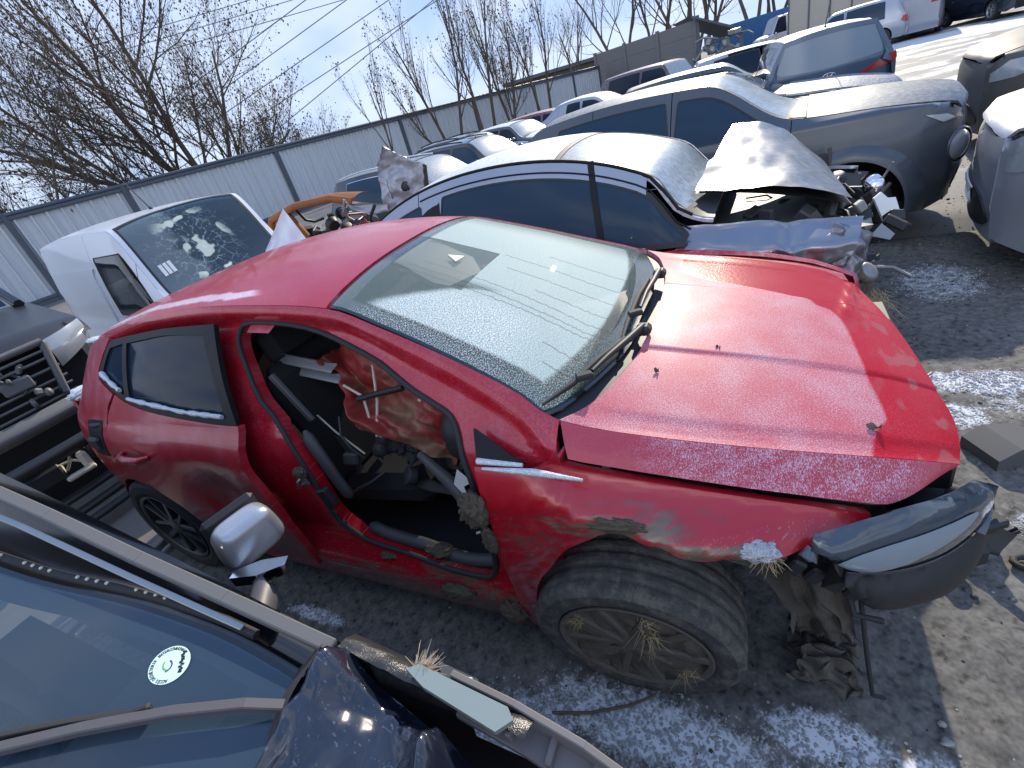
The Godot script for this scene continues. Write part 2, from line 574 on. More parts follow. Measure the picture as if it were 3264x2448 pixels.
	cs.albedo_texture = picture(320, 320, func(u: float, v: float) -> Color:       # u along the car, v across
		var du := u - 0.50; var dv := v - 0.55
		var r := sqrt(du * du * 0.5 + dv * dv)
		var ang := atan2(dv, du)
		var ray := absf(fposmod(ang * 7.0 / TAU * 3.0 + 0.6 * hole.get_noise_2d(u * 3.0, v * 3.0), 1.0) - 0.5)
		var cr := cn.get_noise_2d(u * 1.3, v * 1.3)
		var k := 0.0
		if r < 0.30: k = smoothstep(-0.80, -0.97, cr) * (1.0 - r * 2.2)
		if ray < 0.03 and r < 0.42: k = maxf(k, 0.6 * (1.0 - r * 2.0))
		var rime := smoothstep(0.62, 0.72, v + 0.15 * hole.get_noise_2d(u * 2.0, v * 2.0))
		var gap := smoothstep(0.22, 0.36, hole.get_noise_2d(u * 1.6 + 4.0, v * 1.6)) * smoothstep(0.34, 0.2, r)
		var c := Color(0.10, 0.16, 0.19).lerp(Color(0.42, 0.46, 0.47), rime * 0.8)
		c = c.lerp(Color(0.72, 0.82, 0.80), clampf(k, 0, 1))
		return c.lerp(Color(0.86, 0.88, 0.80), gap * 0.9))
	var wsil := mat("wing_silver", lin(0.24, 0.25, 0.28), 0.2, 0.7, 0.6)
	wsil.clearcoat_roughness = 0.2
	bumpy(mat("frosty_grey", lin(0.13, 0.13, 0.135), 0.5), tx.grit, 0.1, 6.0)
	mat("bent_silver", lin(0.13, 0.138, 0.155), 0.35, 0.45, 0.3)
	M.bent_silver.detail_enabled = true; M.bent_silver.detail_albedo = tx.frost1; M.bent_silver.uv1_triplanar = true; M.bent_silver.uv1_scale = Vector3.ONE * 3.0
	var sst := mat("scuffed_steel", lin(0.30, 0.31, 0.34), 0.42, 0.3)
	sst.detail_enabled = true; sst.detail_albedo = tx.frost1; sst.uv1_triplanar = true; sst.uv1_scale = Vector3.ONE * 2.5
	paint("navy", lin(0.012, 0.018, 0.035), 0, 0.2, 0.2, 0.7)
	paint("navy", lin(0.012, 0.018, 0.035), 2, 0.3, 0.2, 0.5)
	paint("maroon", lin(0.12, 0.015, 0.025), 1)
	glaze("screen_glass", Color(0.24, 0.32, 0.39), 0.50)
	mat("pillar_grey", lin(0.115, 0.113, 0.112), 0.5)
	mat("mint", lin(0.62, 0.80, 0.72), 0.4)
	mat("ink", lin(0.01, 0.01, 0.012), 0.5)
	mat("green_ink", lin(0.18, 0.5, 0.12), 0.5)
	mat("blue_ink", lin(0.03, 0.08, 0.18), 0.5)
	mat("wiper_grey", lin(0.075, 0.07, 0.075), 0.5)
	mat("dash_grey", lin(0.045, 0.05, 0.055), 0.7)
	var ms := mat("mirror_silver", lin(0.42, 0.43, 0.45), 0.3, 0.65, 0.5)
	ms.detail_enabled = true; ms.detail_albedo = tx.frost1; ms.uv1_triplanar = true; ms.uv1_scale = Vector3.ONE * 3.0
	mat("night_blue", Color.WHITE, 0.16, 0.1, 0.8)
	var nb := noise(861, 0.9, 3); var nb2 := noise(862, 9.0, 2)
	M.night_blue.albedo_texture = picture(512, 512, func(u: float, v: float) -> Color:
		var k := 0.10 * smoothstep(-0.2, 0.5, nb.get_noise_2d(u * 5.0, v * 8.0))
		if absf(nb.get_noise_2d(u * 3.0 + 40.0, v * 14.0)) < 0.006: k += 0.35
		k += 0.4 * smoothstep(0.60, 0.66, nb2.get_noise_2d(u * 6.0, v * 9.0))
		return lin(0.010, 0.013, 0.026).lerp(lin(0.35, 0.35, 0.36), clampf(k, 0, 0.7)))
	bumpy(mat("dirty_black", lin(0.035, 0.033, 0.032), 0.6), tx.grit, 0.1, 8.0)
	bumpy(mat("dirty_gloss", lin(0.025, 0.025, 0.027), 0.3), tx.grit, 0.05, 6.0)
	mat("pale_green_lens", lin(0.22, 0.26, 0.24), 0.15, 0.0, 0.7)
	mat("taupe_plastic", lin(0.16, 0.145, 0.14), 0.5)
	mat("straw_pale", lin(0.60, 0.47, 0.34), 0.9)
	mat("wire", lin(0.22, 0.24, 0.28), 0.7)
	var fs := mat("fence_sheet", lin(0.56, 0.58, 0.60), 0.5, 0.1)
	fs.detail_enabled = true
	var st := noise(841, 0.02, 3)
	fs.detail_albedo = picture(256, 256, func(u: float, v: float) -> Color:
		var k := smoothstep(0.0, 0.6, st.get_noise_2d(u * 900.0, v * 30.0)) * 0.35
		return Color(0.66, 0.66, 0.65, k), true)
	fs.uv1_triplanar = true; fs.uv1_scale = Vector3(0.35, 0.35, 0.35)
	mat("fence_dark", lin(0.085, 0.10, 0.125), 0.55, 0.1)
	bumpy(mat("concrete", lin(0.17, 0.17, 0.17), 0.9), tx.coarse, 0.8, 0.3)
	mat("brown_clad", lin(0.075, 0.062, 0.05), 0.8)
	mat("blue_clad", lin(0.02, 0.11, 0.28), 0.5)
	mat("beige_clad", lin(0.42, 0.38, 0.32), 0.7)

func snow_at(x: float, z: float, a: FastNoiseLite) -> float:   # how much old snow lies on the yard at a spot, 0 to 1
	var s := 0.0
	for b in [[1.25, 0.98, 0.5, 0.17, 1.0], [1.62, 0.86, 0.22, 0.10, 1.0], [0.80, 1.12, 0.3, 0.16, 0.9], [1.15, 1.25, 0.6, 0.2, 0.9], [1.90, 0.92, 0.16, 0.12, 0.9], [-0.33, 0.94, 0.26, 0.05, 1.0], [-1.9, 0.80, 0.3, 0.10, 1.0], [2.55, -1.05, 0.5, 0.13, 1.0], [3.3, -0.85, 0.9, 0.16, 0.9], [2.30, -0.75, 0.14, 0.12, 0.9], [2.55, -0.05, 0.35, 0.18, 1.0], [2.55, -2.35, 0.28, 0.4, 0.6], [4.4, -7.3, 1.3, 2.0, 0.95]]:
		var dx: float = (x - b[0]) / b[2]; var dz: float = (z - b[1]) / b[3]
		s = maxf(s, b[4] * (1.0 - smoothstep(0.35, 1.25, sqrt(dx * dx + dz * dz) + 0.5 * a.get_noise_2d(x * 1.2, z * 1.2))))
	return s

func ground():
	# the far sheet, out to the horizon
	var a := noise(301, 0.5, 4); var b := noise(302, 6.0, 3); var c := noise(303, 18.0, 2); var d2 := noise(304, 60.0, 2)
	var fm := mat("far_yard", Color.WHITE, 0.75)
	var st := noise(310, 0.05, 4)
	fm.albedo_texture = picture(720, 720, func(u: float, v: float) -> Color:
		var x := -22.0 + 46.0 * u; var z := -42.0 + 46.0 * v
		var l := 0.15 + 0.035 * a.get_noise_2d(x, z) + 0.03 * b.get_noise_2d(x, z)
		var s := smoothstep(0.0, 0.30, a.get_noise_2d(x * 0.9, z * 1.3 + 40.0) + 0.5 * b.get_noise_2d(x * 0.35, z * 0.8) + 0.25 * smoothstep(-6.0, -9.0, z) * smoothstep(0.0, 3.0, x) - 0.16)
		var t := z + 26.5 - 0.85 * (x - 6.35)
		var far := smoothstep(-1.5, -0.3, t) * (1.0 - smoothstep(3.0, 4.2, t + 2.0 * a.get_noise_2d(x, z))) * smoothstep(3.0, 5.0, x)
		s = maxf(s * smoothstep(-4.0, -6.5, z) * smoothstep(1.0, 3.0, x), far)
		return lin(l, l * 0.97, l * 0.93).lerp(lin(0.58, 0.60, 0.64), s * 0.9))
	fm.texture_repeat = false
	var g := Geo.new()
	g.grid(func(u: float, v: float) -> Vector3:
		var x := -22.0 + 46.0 * u; var z := -42.0 + 46.0 * v
		var e := minf(minf(u, 1.0 - u), minf(v, 1.0 - v))
		if e <= 0.0: return Vector3(x, -0.03, z)
		return Vector3(x, -0.012 - (0.2 if x > -1.5 and x < 3.7 and z > -3.3 and z < 1.9 else 0.0) + 0.012 * a.get_noise_2d(x, z), z), 120, 120)
	structure(part("far_yard", g, fm, self))
	var gm := bumpy(mat("earth", lin(0.15, 0.145, 0.135), 0.95), tx.coarse, 2.0, 0.2)
	g = Geo.new()
	for q in [[-700.0, -700.0, 700.0, -42.0], [-700.0, 4.0, 700.0, 300.0], [-700.0, -42.0, -22.0, 4.0], [24.0, -42.0, 700.0, 4.0]]:
		g.flat([Vector3(q[0], -0.03, q[1]), Vector3(q[2], -0.03, q[1]), Vector3(q[2], -0.03, q[3]), Vector3(q[0], -0.03, q[3])])
	structure(part("ground", g, gm, self))
	# the near yard: beaten earth and grit with old snow trodden into it
	var X0 := -1.6; var Z0 := -3.4; var SX := 5.4; var SZ := 5.4
	var nm := mat("yard", Color.WHITE, 0.92)
	nm.albedo_texture = picture(1040, 1040, func(u: float, v: float) -> Color:
		var x := X0 + SX * u; var z := Z0 + SZ * v
		var f := c.get_noise_2d(x, z)
		var l := 0.13 + 0.03 * a.get_noise_2d(x * 2.0, z * 2.0) + 0.03 * b.get_noise_2d(x * 0.6, z * 0.6) + 0.06 * f + 0.05 * d2.get_noise_2d(x, z)
		l -= 0.06 * smoothstep(0.30, 0.5, b.get_noise_2d(x * 2.7 + 9.0, z * 2.7))
		l = maxf(l, 0.03)
		var s := snow_at(x, z, a)
		if s > 0.02:
			s = smoothstep(0.36, 0.74, s * 0.88 + 0.22 * f + 0.34 * d2.get_noise_2d(x * 2.8, z * 2.8) + 0.12 * b.get_noise_2d(x * 0.8, z * 0.8 + 30.0))
		return lin(l, l * 0.96, l * 0.90).lerp(lin(0.66, 0.69, 0.75), s * 0.95))
	nm.texture_repeat = false
	g = Geo.new()
	g.grid(func(u: float, v: float) -> Vector3:
		var x := X0 + SX * u; var z := Z0 + SZ * v
		var e := clampf(minf(minf(u, 1.0 - u), minf(v, 1.0 - v)) * 30.0, 0.0, 1.0)
		var hgt := 0.010 * a.get_noise_2d(x * 1.5, z * 1.5) + 0.008 * b.get_noise_2d(x, z) + 0.005 * c.get_noise_2d(x * 0.7, z * 0.7)
		return Vector3(x, (hgt + 0.002) * e - 0.035 * (1.0 - e), z), 190, 190)
	structure(part("yard", g, nm, self))
	# grit and clods
	rng.seed = 71
	var pg := Geo.new()
	pg.blob(Vector3.ZERO, Vector3(1, 0.6, 0.8), 0.25, 3, 6)
	var cols := [lin(0.20, 0.19, 0.175), lin(0.10, 0.095, 0.085), lin(0.05, 0.048, 0.045), lin(0.32, 0.30, 0.27)]
	for k in 4:
		var mm := MultiMesh.new()
		mm.transform_format = MultiMesh.TRANSFORM_3D
		mm.mesh = pg.mesh()
		var cnt := 3500
		mm.instance_count = cnt
		for q in cnt:
			var x := rng.randf_range(-1.6, 5.0); var z := rng.randf_range(-6.5, 2.2)
			var r := 0.0022 + 0.007 * pow(rng.randf(), 4.0) + (0.008 if rng.randf() < 0.01 else 0.0)
			mm.set_instance_transform(q, Transform3D(Basis.from_euler(Vector3(rng.randf(), rng.randf() * TAU, 0)).scaled(Vector3.ONE * r), Vector3(x, r * 0.2 + 0.012 * a.get_noise_2d(x * 1.5, z * 1.5) + 0.008 * b.get_noise_2d(x, z), z)))
		var mi := MultiMeshInstance3D.new()
		mi.name = fresh("grit", self)
		mi.multimesh = mm
		mi.material_override = mat("grit%d" % k, cols[k], 0.95)
		add_child(mi, true)
		mi.set_meta("kind", "stuff")
		mi.set_meta("label", ["grey grit strewn over the yard", "dark brown grit strewn over the yard", "black grit strewn over the yard", "pale stone chips strewn over the yard"][k])
	var sm := MultiMesh.new()
	sm.transform_format = MultiMesh.TRANSFORM_3D
	sm.mesh = pg.mesh()
	var spots := []
	while spots.size() < 16000:
		var x := rng.randf_range(-1.6, 4.5); var z := rng.randf_range(-3.0, 2.2)
		var s := snow_at(x, z, a)
		if s > 0.15 and rng.randf() < s * s: spots.append(Vector3(x, 0, z))
	sm.instance_count = spots.size()
	for q in spots.size():
		var p: Vector3 = spots[q]
		var r := 0.002 + 0.006 * pow(rng.randf(), 3.0)
		p.y = 0.012 * a.get_noise_2d(p.x * 1.5, p.z * 1.5) + 0.008 * b.get_noise_2d(p.x, p.z) + r * 0.2 + 0.002
		sm.set_instance_transform(q, Transform3D(Basis.from_euler(Vector3(rng.randf(), rng.randf() * TAU, 0)).scaled(Vector3(r, r * 0.6, r)), p))
	var si := MultiMeshInstance3D.new()
	si.name = "snow_grains"
	si.multimesh = sm
	si.material_override = M.snow
	add_child(si)
	si.set_meta("kind", "stuff")
	si.set_meta("label", "white snow grains lying in patches on the yard")

func red_body() -> Body:
	var b := Body.new()
	var xs := [-1.95, -1.9, -1.6, -1.2, -0.88, -0.5, -0.14, 0.166, 0.375, 0.56, 0.72, 0.864, 0.97, 1.1, 1.25, 1.45, 1.65, 1.8, 1.91, 2.05]
	b.ye = Tab.new(xs, [0.98, 1.02, 1.26, 1.335, 1.375, 1.387, 1.365, 1.325, 1.255, 1.184, 1.117, 1.055, 1.0, 0.965, 0.94, 0.905, 0.865, 0.82, 0.765, 0.66])
	b.ze = Tab.new(xs, [0.50, 0.50, 0.52, 0.55, 0.565, 0.57, 0.565, 0.557, 0.58, 0.605, 0.63, 0.66, 0.695, 0.69, 0.68, 0.655, 0.615, 0.565, 0.506, 0.40])
	b.yc = Tab.new(xs, [1.0, 1.06, 1.30, 1.375, 1.415, 1.432, 1.415, 1.38, 1.31, 1.24, 1.17, 1.10, 1.05, 1.00, 0.97, 0.935, 0.89, 0.845, 0.79, 0.69])
	b.wy = Tab.new([0.10, 0.15, 0.3, 0.5, 0.65, 0.8, 0.9, 1.0, 1.15], [0.78, 0.80, 0.845, 0.87, 0.878, 0.868, 0.84, 0.765, 0.69])
	b.plan = Tab.new([-1.97, -1.9, -1.8, -1.5, -1.2, -0.5, 0.6, 1.2, 1.6, 1.8, 2.0], [0.62, 0.75, 0.87, 0.955, 0.985, 1.0, 1.0, 0.985, 0.93, 0.86, 0.72])
	b.belt = Tab.new([-2.0, 2.0], [0.95, 0.95])
	var cr := noise(400, 3.0, 3)
	b.dent = func(x: float, y: float) -> float:
		var z := 0.0
		if x < 0.0:
			z -= 0.075 * exp(-pow((x + 0.62) / 0.24, 2) - pow((y - 0.60) / 0.17, 2))
			z -= 0.015 * exp(-pow((x + 0.33) / 0.10, 2) - pow((y - 0.42) / 0.16, 2))
			var m := smoothstep(-0.95, -0.45, x) * (1.0 - smoothstep(0.72, 0.86, y))
			z += m * 0.010 * cr.get_noise_2d(x * 1.3, y * 0.8 + x * 0.5)
		elif x > 0.7:
			var m2 := (1.0 - smoothstep(0.80, 0.90, y)) * smoothstep(0.72, 0.85, x)
			z += m2 * (0.014 * cr.get_noise_2d(x * 1.1 + 5.0, y * 1.6 - x * 1.2) + 0.010 * absf(cr.get_noise_2d(x * 2.2, y * 2.2 + 8.0)))
			z += 0.03 * exp(-pow((x - 1.35) / 0.25, 2) - pow((y - 0.77) / 0.05, 2))
		return z
	return b

func red_mats():
	var red := Color(0.66, 0.075, 0.14)
	mat("red_paint", red, 0.22, 0.1, 0.8)
	paint("red", red, 1, 0.26, 0.1)
	paint("red", red, 2, 0.26, 0.1)
	var n1 := noise(501, 5.0, 3); var n2 := noise(502, 200.0, 2); var n3 := noise(503, 22.0, 2)
	# panels smeared with mud below, a film of rime above; u along x, v along y of the sheet given
	var smear := func(x0: float, y0: float, x1: float, y1: float, spots: Array, frosty: float) -> ImageTexture:
		return picture(640, 480, func(u: float, v: float) -> Color:
			var x := lerpf(x0, x1, u); var y := lerpf(y0, y1, v)
			var c := red
			var g := n2.get_noise_2d(x * 1.6, y * 1.6)
			var r := clampf((g + 0.25 + 0.5 * n1.get_noise_2d(x * 1.5, y * 1.5)) * 1.3, 0.0, 1.0) * frosty * smoothstep(0.70, 0.98, y)
			c = c.lerp(Color(0.80, 0.78, 0.84), r * 0.55)
			var m := 0.0
			for s in spots:
				var dx: float = (x - s[0]) / s[2]; var dy: float = (y - s[1]) / s[3]
				m = maxf(m, s[4] * (1.0 - smoothstep(0.2, 1.2, sqrt(dx * dx + dy * dy) + 0.6 * n3.get_noise_2d(x * 0.35 + y * 0.1, y * 1.5))))
			var str := n3.get_noise_2d(x * 0.5 + y * 0.8, y * 3.0 - x * 0.6)
			m = clampf(m * (1.0 + 1.2 * str + 0.5 * g), 0.0, 1.0)
			c = c.lerp(Color(0.50, 0.43, 0.36).lerp(Color(0.40, 0.33, 0.27), clampf(0.5 + str, 0, 1)), m)
			var scr := absf(n3.get_noise_2d(x * 0.25 + y * 0.5 + 7.0, y * 6.0 - x * 2.0))
			if scr < 0.012 and y < 0.8: c = c.lerp(Color(0.74, 0.66, 0.62), 0.6)
			return c)
	var door := mat("door_paint", Color.WHITE, 0.34, 0.05, 0.45)
	door.albedo_texture = smear.call(-1.31, 0.22, -0.22, 1.09, [[-0.45, 0.70, 0.16, 0.16, 0.9], [-0.62, 0.62, 0.22, 0.2, 0.45], [-0.40, 0.42, 0.2, 0.22, 0.8], [-0.8, 0.35, 0.4, 0.2, 0.6]], 0.75)
	var fend := mat("fender_paint", Color.WHITE, 0.30, 0.05, 0.5)
	fend.albedo_texture = smear.call(0.74, 0.10, 1.68, 0.94, [[1.13, 0.80, 0.22, 0.045, 1.0], [0.90, 0.70, 0.12, 0.09, 0.5], [0.86, 0.45, 0.1, 0.16, 0.5], [1.30, 0.77, 0.2, 0.03, 1.0], [0.80, 0.2, 0.12, 0.2, 0.7]], 0.25)
	var quart := mat("quarter_paint", Color.WHITE, 0.30, 0.05, 0.5)
	quart.albedo_texture = smear.call(-1.95, 0.25, -1.14, 1.27, [[-1.3, 0.62, 0.5, 0.06, 0.4], [-1.8, 0.35, 0.2, 0.15, 0.4]], 1.0)
	var fram := mat("frame_paint", Color.WHITE, 0.26, 0.05, 0.6)
	fram.albedo_texture = smear.call(-1.36, 0.10, 1.0, 1.39, [[0.30, 0.19, 0.9, 0.10, 1.3], [0.1, 0.29, 0.5, 0.06, 0.7], [0.5, 0.36, 0.2, 0.05, 0.8], [0.66, 0.30, 0.22, 0.07, 0.9], [-0.15, 0.2, 0.2, 0.1, 0.9], [0.75, 0.6, 0.06, 0.25, 0.45]], 0.45)
	# the bonnet: rime over most of it, a clean band along its nose where it melted; u along x, v across
	var edge := Tab.new([-1.0, -0.62, -0.51, -0.373, -0.323, -0.26, -0.22, -0.04, 0.278, 0.50, 0.76, 0.86, 1.0], [1.15, 1.17, 1.25, 1.566, 1.641, 1.66, 1.70, 1.732, 1.747, 1.757, 1.772, 1.74, 1.72])
	var hood := mat("bonnet_paint", Color.WHITE, 1.0, 0.0, 0.06)
	hood.metallic_specular = 0.22; hood.clearcoat_roughness = 0.3
	var grain := func(x: float, z: float) -> float:
		return clampf((n2.get_noise_2d(x, z) * 0.9 + 0.5 * n2.get_noise_2d(x * 2.3, z * 2.3 + 3.0) + 0.10 + 0.35 * n1.get_noise_2d(x, z)) * 2.2, 0.0, 1.0)
	hood.albedo_texture = picture(600, 760, func(u: float, v: float) -> Color:
		var x := lerpf(0.98, 1.945, u); var w := lerpf(-1.0, 1.0, v)
		var z := w * 0.64
		var inside := 1.0 - smoothstep(-0.006, 0.006, x - edge.at(w) - 0.004 * n2.get_noise_2d(x, z))
		var g: float = grain.call(x, z)
		var a := inside * (0.46 + 0.50 * g) + (1.0 - inside) * 0.25 * smoothstep(0.75, 1.0, g)
		a = maxf(a, smoothstep(0.2, 0.8, g) * 0.9 * exp(-pow((w - 0.93) / 0.045, 2)) * smoothstep(1.05, 1.2, x) * (1.0 - smoothstep(1.55, 1.75, x)))
		var c := red.lerp(Color(0.76, 0.72, 0.76), a * 0.85)
		var m := smoothstep(0.15, 0.6, n3.get_noise_2d(x * 0.7, z * 0.25) * 1.2 + n1.get_noise_2d(x * 2.0, z) * 0.6) * smoothstep(1.66, 1.9, x) * 0.5
		return c.lerp(Color(0.60, 0.50, 0.45), m))
	hood.roughness_texture = picture(300, 380, func(u: float, v: float) -> Color:
		var x := lerpf(0.98, 1.945, u); var w := lerpf(-1.0, 1.0, v)
		var inside := 1.0 - smoothstep(-0.006, 0.006, x - edge.at(w))
		var r := 0.24 + inside * 0.34
		return Color(r, r, r))
	hood.roughness_texture_channel = BaseMaterial3D.TEXTURE_CHANNEL_RED
	hood.heightmap_enabled = true; hood.heightmap_texture = tx.grit; hood.heightmap_scale = 0.02
	# rime on the bonnet's flank
	var hs := mat("bonnet_flank_paint", Color.WHITE, 0.36, 0.05, 0.4)
	hs.albedo_texture = picture(640, 160, func(u: float, v: float) -> Color:
		var x := lerpf(0.99, 1.91, u); var y := lerpf(0.76, 0.99, v)
		var g: float = grain.call(x * 1.9, y * 5.2)
		var den := 0.30 + 0.75 * smoothstep(1.1, 1.5, x) * smoothstep(0.78, 0.92, y + 0.12 * (x - 1.3)) * (1.0 - smoothstep(1.72, 1.88, x))
		return red.lerp(Color(0.86, 0.85, 0.90), clampf(smoothstep(0.35, 1.0, g * den * 1.4 + 0.08) * 0.62 + 0.16, 0, 1)))
	# roof: dew and rime, thicker towards the tail
	var roof := mat("roof_paint", Color.WHITE, 0.34, 0.05, 0.45)
	roof.albedo_texture = picture(640, 420, func(u: float, v: float) -> Color:
		var x := lerpf(-1.62, 0.15, u); var w := lerpf(-1.0, 1.0, v)
		var z := w * 0.56
		var g: float = grain.call(x, z)
		var a := g * (0.18 + 0.42 * smoothstep(0.1, -0.6, w) + 0.2 * smoothstep(-0.3, -1.2, x))
		var band := (1.0 - smoothstep(0.03, 0.065, absf(w - 0.90 + 0.03 * smoothstep(-0.4, -0.2, x) + 0.02 * n1.get_noise_2d(x * 2.0, 1.0)))) * smoothstep(-0.17, -0.27, x + 0.6 * absf(w - 0.89))
		a = maxf(a, band * (0.75 + 0.25 * g))
		return red.lerp(Color(0.90, 0.88, 0.91), a))
	# rime on the windscreen, with trickles; u along x, v across
	var wf := mat("windscreen_rime", Color.WHITE, 0.6)
	wf.metallic_specular = 0.12
	wf.transparency = BaseMaterial3D.TRANSPARENCY_ALPHA
	var fe := Tab.new([-1.0, -0.5, 0.1, 0.35, 0.45, 0.55, 0.8, 1.0], [0.16, 0.16, 0.20, 0.62, 0.50, 0.43, 0.28, 0.20])
	wf.albedo_texture = picture(640, 768, func(u: float, v: float) -> Color:
		var x := lerpf(0.156, 1.125, u); var w := lerpf(-1.0, 1.0, v)
		var z := w * 0.64
		var g := clampf((n2.get_noise_2d(x * 0.9, z * 0.9) * 1.0 + 0.5 * n2.get_noise_2d(x * 2.0, z * 2.0 + 3.0)) * 2.2 + 0.5, 0.0, 1.0)
		var heavy := smoothstep(-0.02, 0.05, x - fe.at(w) + 0.05 * n1.get_noise_2d(x * 2.0, z * 3.0)) * smoothstep(0.28, 0.62, w) * (1.0 - smoothstep(0.70, 0.98, x))
		var low := smoothstep(0.0, 0.012, (x - 1.015) + 0.02 * (w - 0.3) * (w - 0.3) + 0.05 * (w - 0.2) * 0.0)
		var a := lerpf(0.72 + 0.24 * g, 0.58 + 0.42 * g, heavy)
		a = lerpf(a, 0.12 + 0.30 * smoothstep(0.5, 1.0, g), low * 0.9)
		a *= 0.45 + 0.55 * smoothstep(-0.95, -0.55, w)
		var rim := minf(minf((x - 0.158) / 0.06, (0.95 - absf(w)) / 0.09), (1.09 - 0.13 * w * w - x) / 0.07)
		a *= lerpf(0.12 + 0.5 * smoothstep(0.75, 1.0, g), 1.0, smoothstep(0.75, 1.05, rim))
		if x < 0.53 and w > -0.12 and w < 0.48: a *= 0.35
		a = lerpf(a, 0.22, (1.0 - smoothstep(0.0, 0.06, x - fe.at(w))) * smoothstep(0.30, 0.45, w))
		for t in [[0.30, 0.16, 0.1], [0.44, 0.06, 0.05], [0.385, 0.12, 0.08], [0.05, 0.45, 0.03], [-0.12, 0.4, 0.06], [0.62, 0.72, 0.05], [0.75, 0.75, 0.03], [-0.3, 0.55, 0.05], [0.2, 0.6, 0.06]]:
			var line: float = t[0] + t[2] * (x - 0.6) + 0.010 * n3.get_noise_2d(x * 1.6, t[0] * 9.0)
			if x > t[1] + 0.15 and absf(w - line) < 0.005: a *= 0.6
		return Color(0.68, 0.75, 0.73).lerp(Color(0.90, 0.93, 0.93), maxf(heavy, 0.3) * g) * Color(1, 1, 1, 0) + Color(0, 0, 0, clampf(a, 0, 1)), true)

func red_car():
	var b := red_body()
	red_mats()
	var car := thing("red_hatchback", "crashed red hatchback with its front door torn off and a rimed windscreen", "car")
	var R := func(p: Vector2) -> Vector3: return b.side(p.x, p.y)
	var RI := func(p: Vector2) -> Vector3:                 # the door frame lies behind the skin of the doors
		var k: float = smoothstep(0.0, 0.09, b.ye.at(p.x) - 0.012 - p.y) * smoothstep(0.28, 0.46, p.y) * (0.062 + 0.02 * smoothstep(0.5, 0.3, p.x) )
		return Vector3(p.x, p.y, b.zs(p.x, p.y) - k - 0.002)
	var RO := func(off: float) -> Callable: return func(p: Vector2) -> Vector3: return b.side(p.x, p.y, 1.0, off)
	var LS := func(p: Vector2) -> Vector3: return b.side(p.x, p.y, -1.0)
	var T := func(p: Vector2) -> Vector3: return b.top(p.x, p.y)
	var TO := func(off: float) -> Callable: return func(p: Vector2) -> Vector3: return b.top(p.x, p.y, off)
	# ---- door frame, pillars and sill on the near side
	var opening := curve([-0.335, 1.274, -0.30, 1.294, -0.20, 1.298, -0.052, 1.277, 0.085, 1.239, 0.205, 1.196, 0.35, 1.138, 0.498, 1.066, 0.59, 1.025, 0.637, 1.0, 0.667, 0.953, 0.70, 0.852, 0.707, 0.788, 0.716, 0.675, 0.70, 0.583, 0.675, 0.44, 0.655, 0.40, 0.626, 0.387, 0.547, 0.386, 0.383, 0.393, 0.208, 0.408, 0.07, 0.424, -0.003, 0.47, -0.037, 0.548, -0.035, 0.665, -0.06, 0.807, -0.13, 0.923, -0.243, 1.027, -0.303, 1.141, -0.341, 1.217, -0.347, 1.249], true, 2)
	var rear_hole := curve([-1.13, 1.10, -1.13, 1.10, -1.10, 1.27, -1.10, 1.27, -0.53, 1.305, -0.53, 1.305, -0.47, 1.1, -0.44, 0.8, -0.45, 0.5, -0.45, 0.5, -0.9, 0.46, -0.9, 0.46, -1.08, 0.75], true, 3)
	var frame := pv([-1.36, 1.302])
	for k in 40:
		var x := lerpf(-1.33, 0.985, k / 39.0)
		frame.append(Vector2(x, b.ye.at(x) - 0.001))
	frame.append_array(pv([1.0, 0.93, 0.95, 0.6, 0.90, 0.3, 0.86, 0.15, 0.80, 0.10, 0.3, 0.10, -0.3, 0.105, -0.95, 0.14, -1.0, 0.5, -1.2, 0.85, -1.3, 1.12]))
	var fr := panel("door_frame", frame, RI, 0.013, M.frame_paint, car, [opening, rear_hole], 0.05)
	var g := Geo.new()
	var pts := []
	for p in opening: pts.append(RI.call(p) + Vector3(0, 0, 0.004))
	pts.append(pts[0]); pts.append(pts[1])
	g.tube(pts, 0.010, 7, false)
	part("door_seal", g, M.rubber, fr)
	g = Geo.new()                                          # plastic sill and pillar linings just inside the seal
	for line in [[0.655, 0.405, 0.5, 0.385, 0.30, 0.398, 0.12, 0.415, 0.03, 0.44], [0.02, 0.60, 0.0, 0.68, -0.035, 0.80, -0.09, 0.90]]:
		var q := curve(line, false, 3)
		var l := []
		for p in q: l.append(RI.call(p) + Vector3(0.012, 0.0, -0.055))
		g.oval(l, 0.05, 0.036)
	part("sill_lining", g, M.lining, fr)
	g = Geo.new()
	g.box(Vector3(-0.005, 0.66, 0.80), Vector3(0.055, 0.085, 0.03), Basis(Vector3(0, 0, 1), 0.25), 0.006)
	part("latch_recess", g, M.black_plastic, fr)
	g = Geo.new()                                          # the striker: a plate and a bent bar
	g.box(Vector3(-0.08, 0.745, 0.805), Vector3(0.035, 0.06, 0.012), Basis(Vector3(0, 0, 1), 0.35), 0.004)
	g.tube([Vector3(-0.085, 0.725, 0.81), Vector3(-0.085, 0.73, 0.835), Vector3(-0.07, 0.76, 0.835), Vector3(-0.07, 0.765, 0.81)], 0.005, 6)
	part("door_striker", g, M.steel, fr)
	g = Geo.new()
	g.blob(Vector3(-0.06, 0.79, 0.815), Vector3(0.03, 0.022, 0.018), 0.25, 91, 28, 2.8)
	part("mud_clump", g, M.mud, fr)
	g = Geo.new()
	g.blob(Vector3(0.50, 0.31, 0.85), Vector3(0.07, 0.03, 0.025), 0.25, 92, 28, 2.8)
	part("mud_clump", g, M.mud, fr)
	g = Geo.new()
	g.blob(Vector3(0.72, 0.27, 0.855), Vector3(0.05, 0.045, 0.03), 0.25, 93, 28, 2.8)
	part("mud_clump", g, M.mud, fr)
	g = Geo.new()
	g.blob(Vector3(0.17, 0.375, 0.80), Vector3(0.045, 0.015, 0.025), 0.25, 94, 28, 2.8)
	part("mud_clump", g, M.mud, fr)
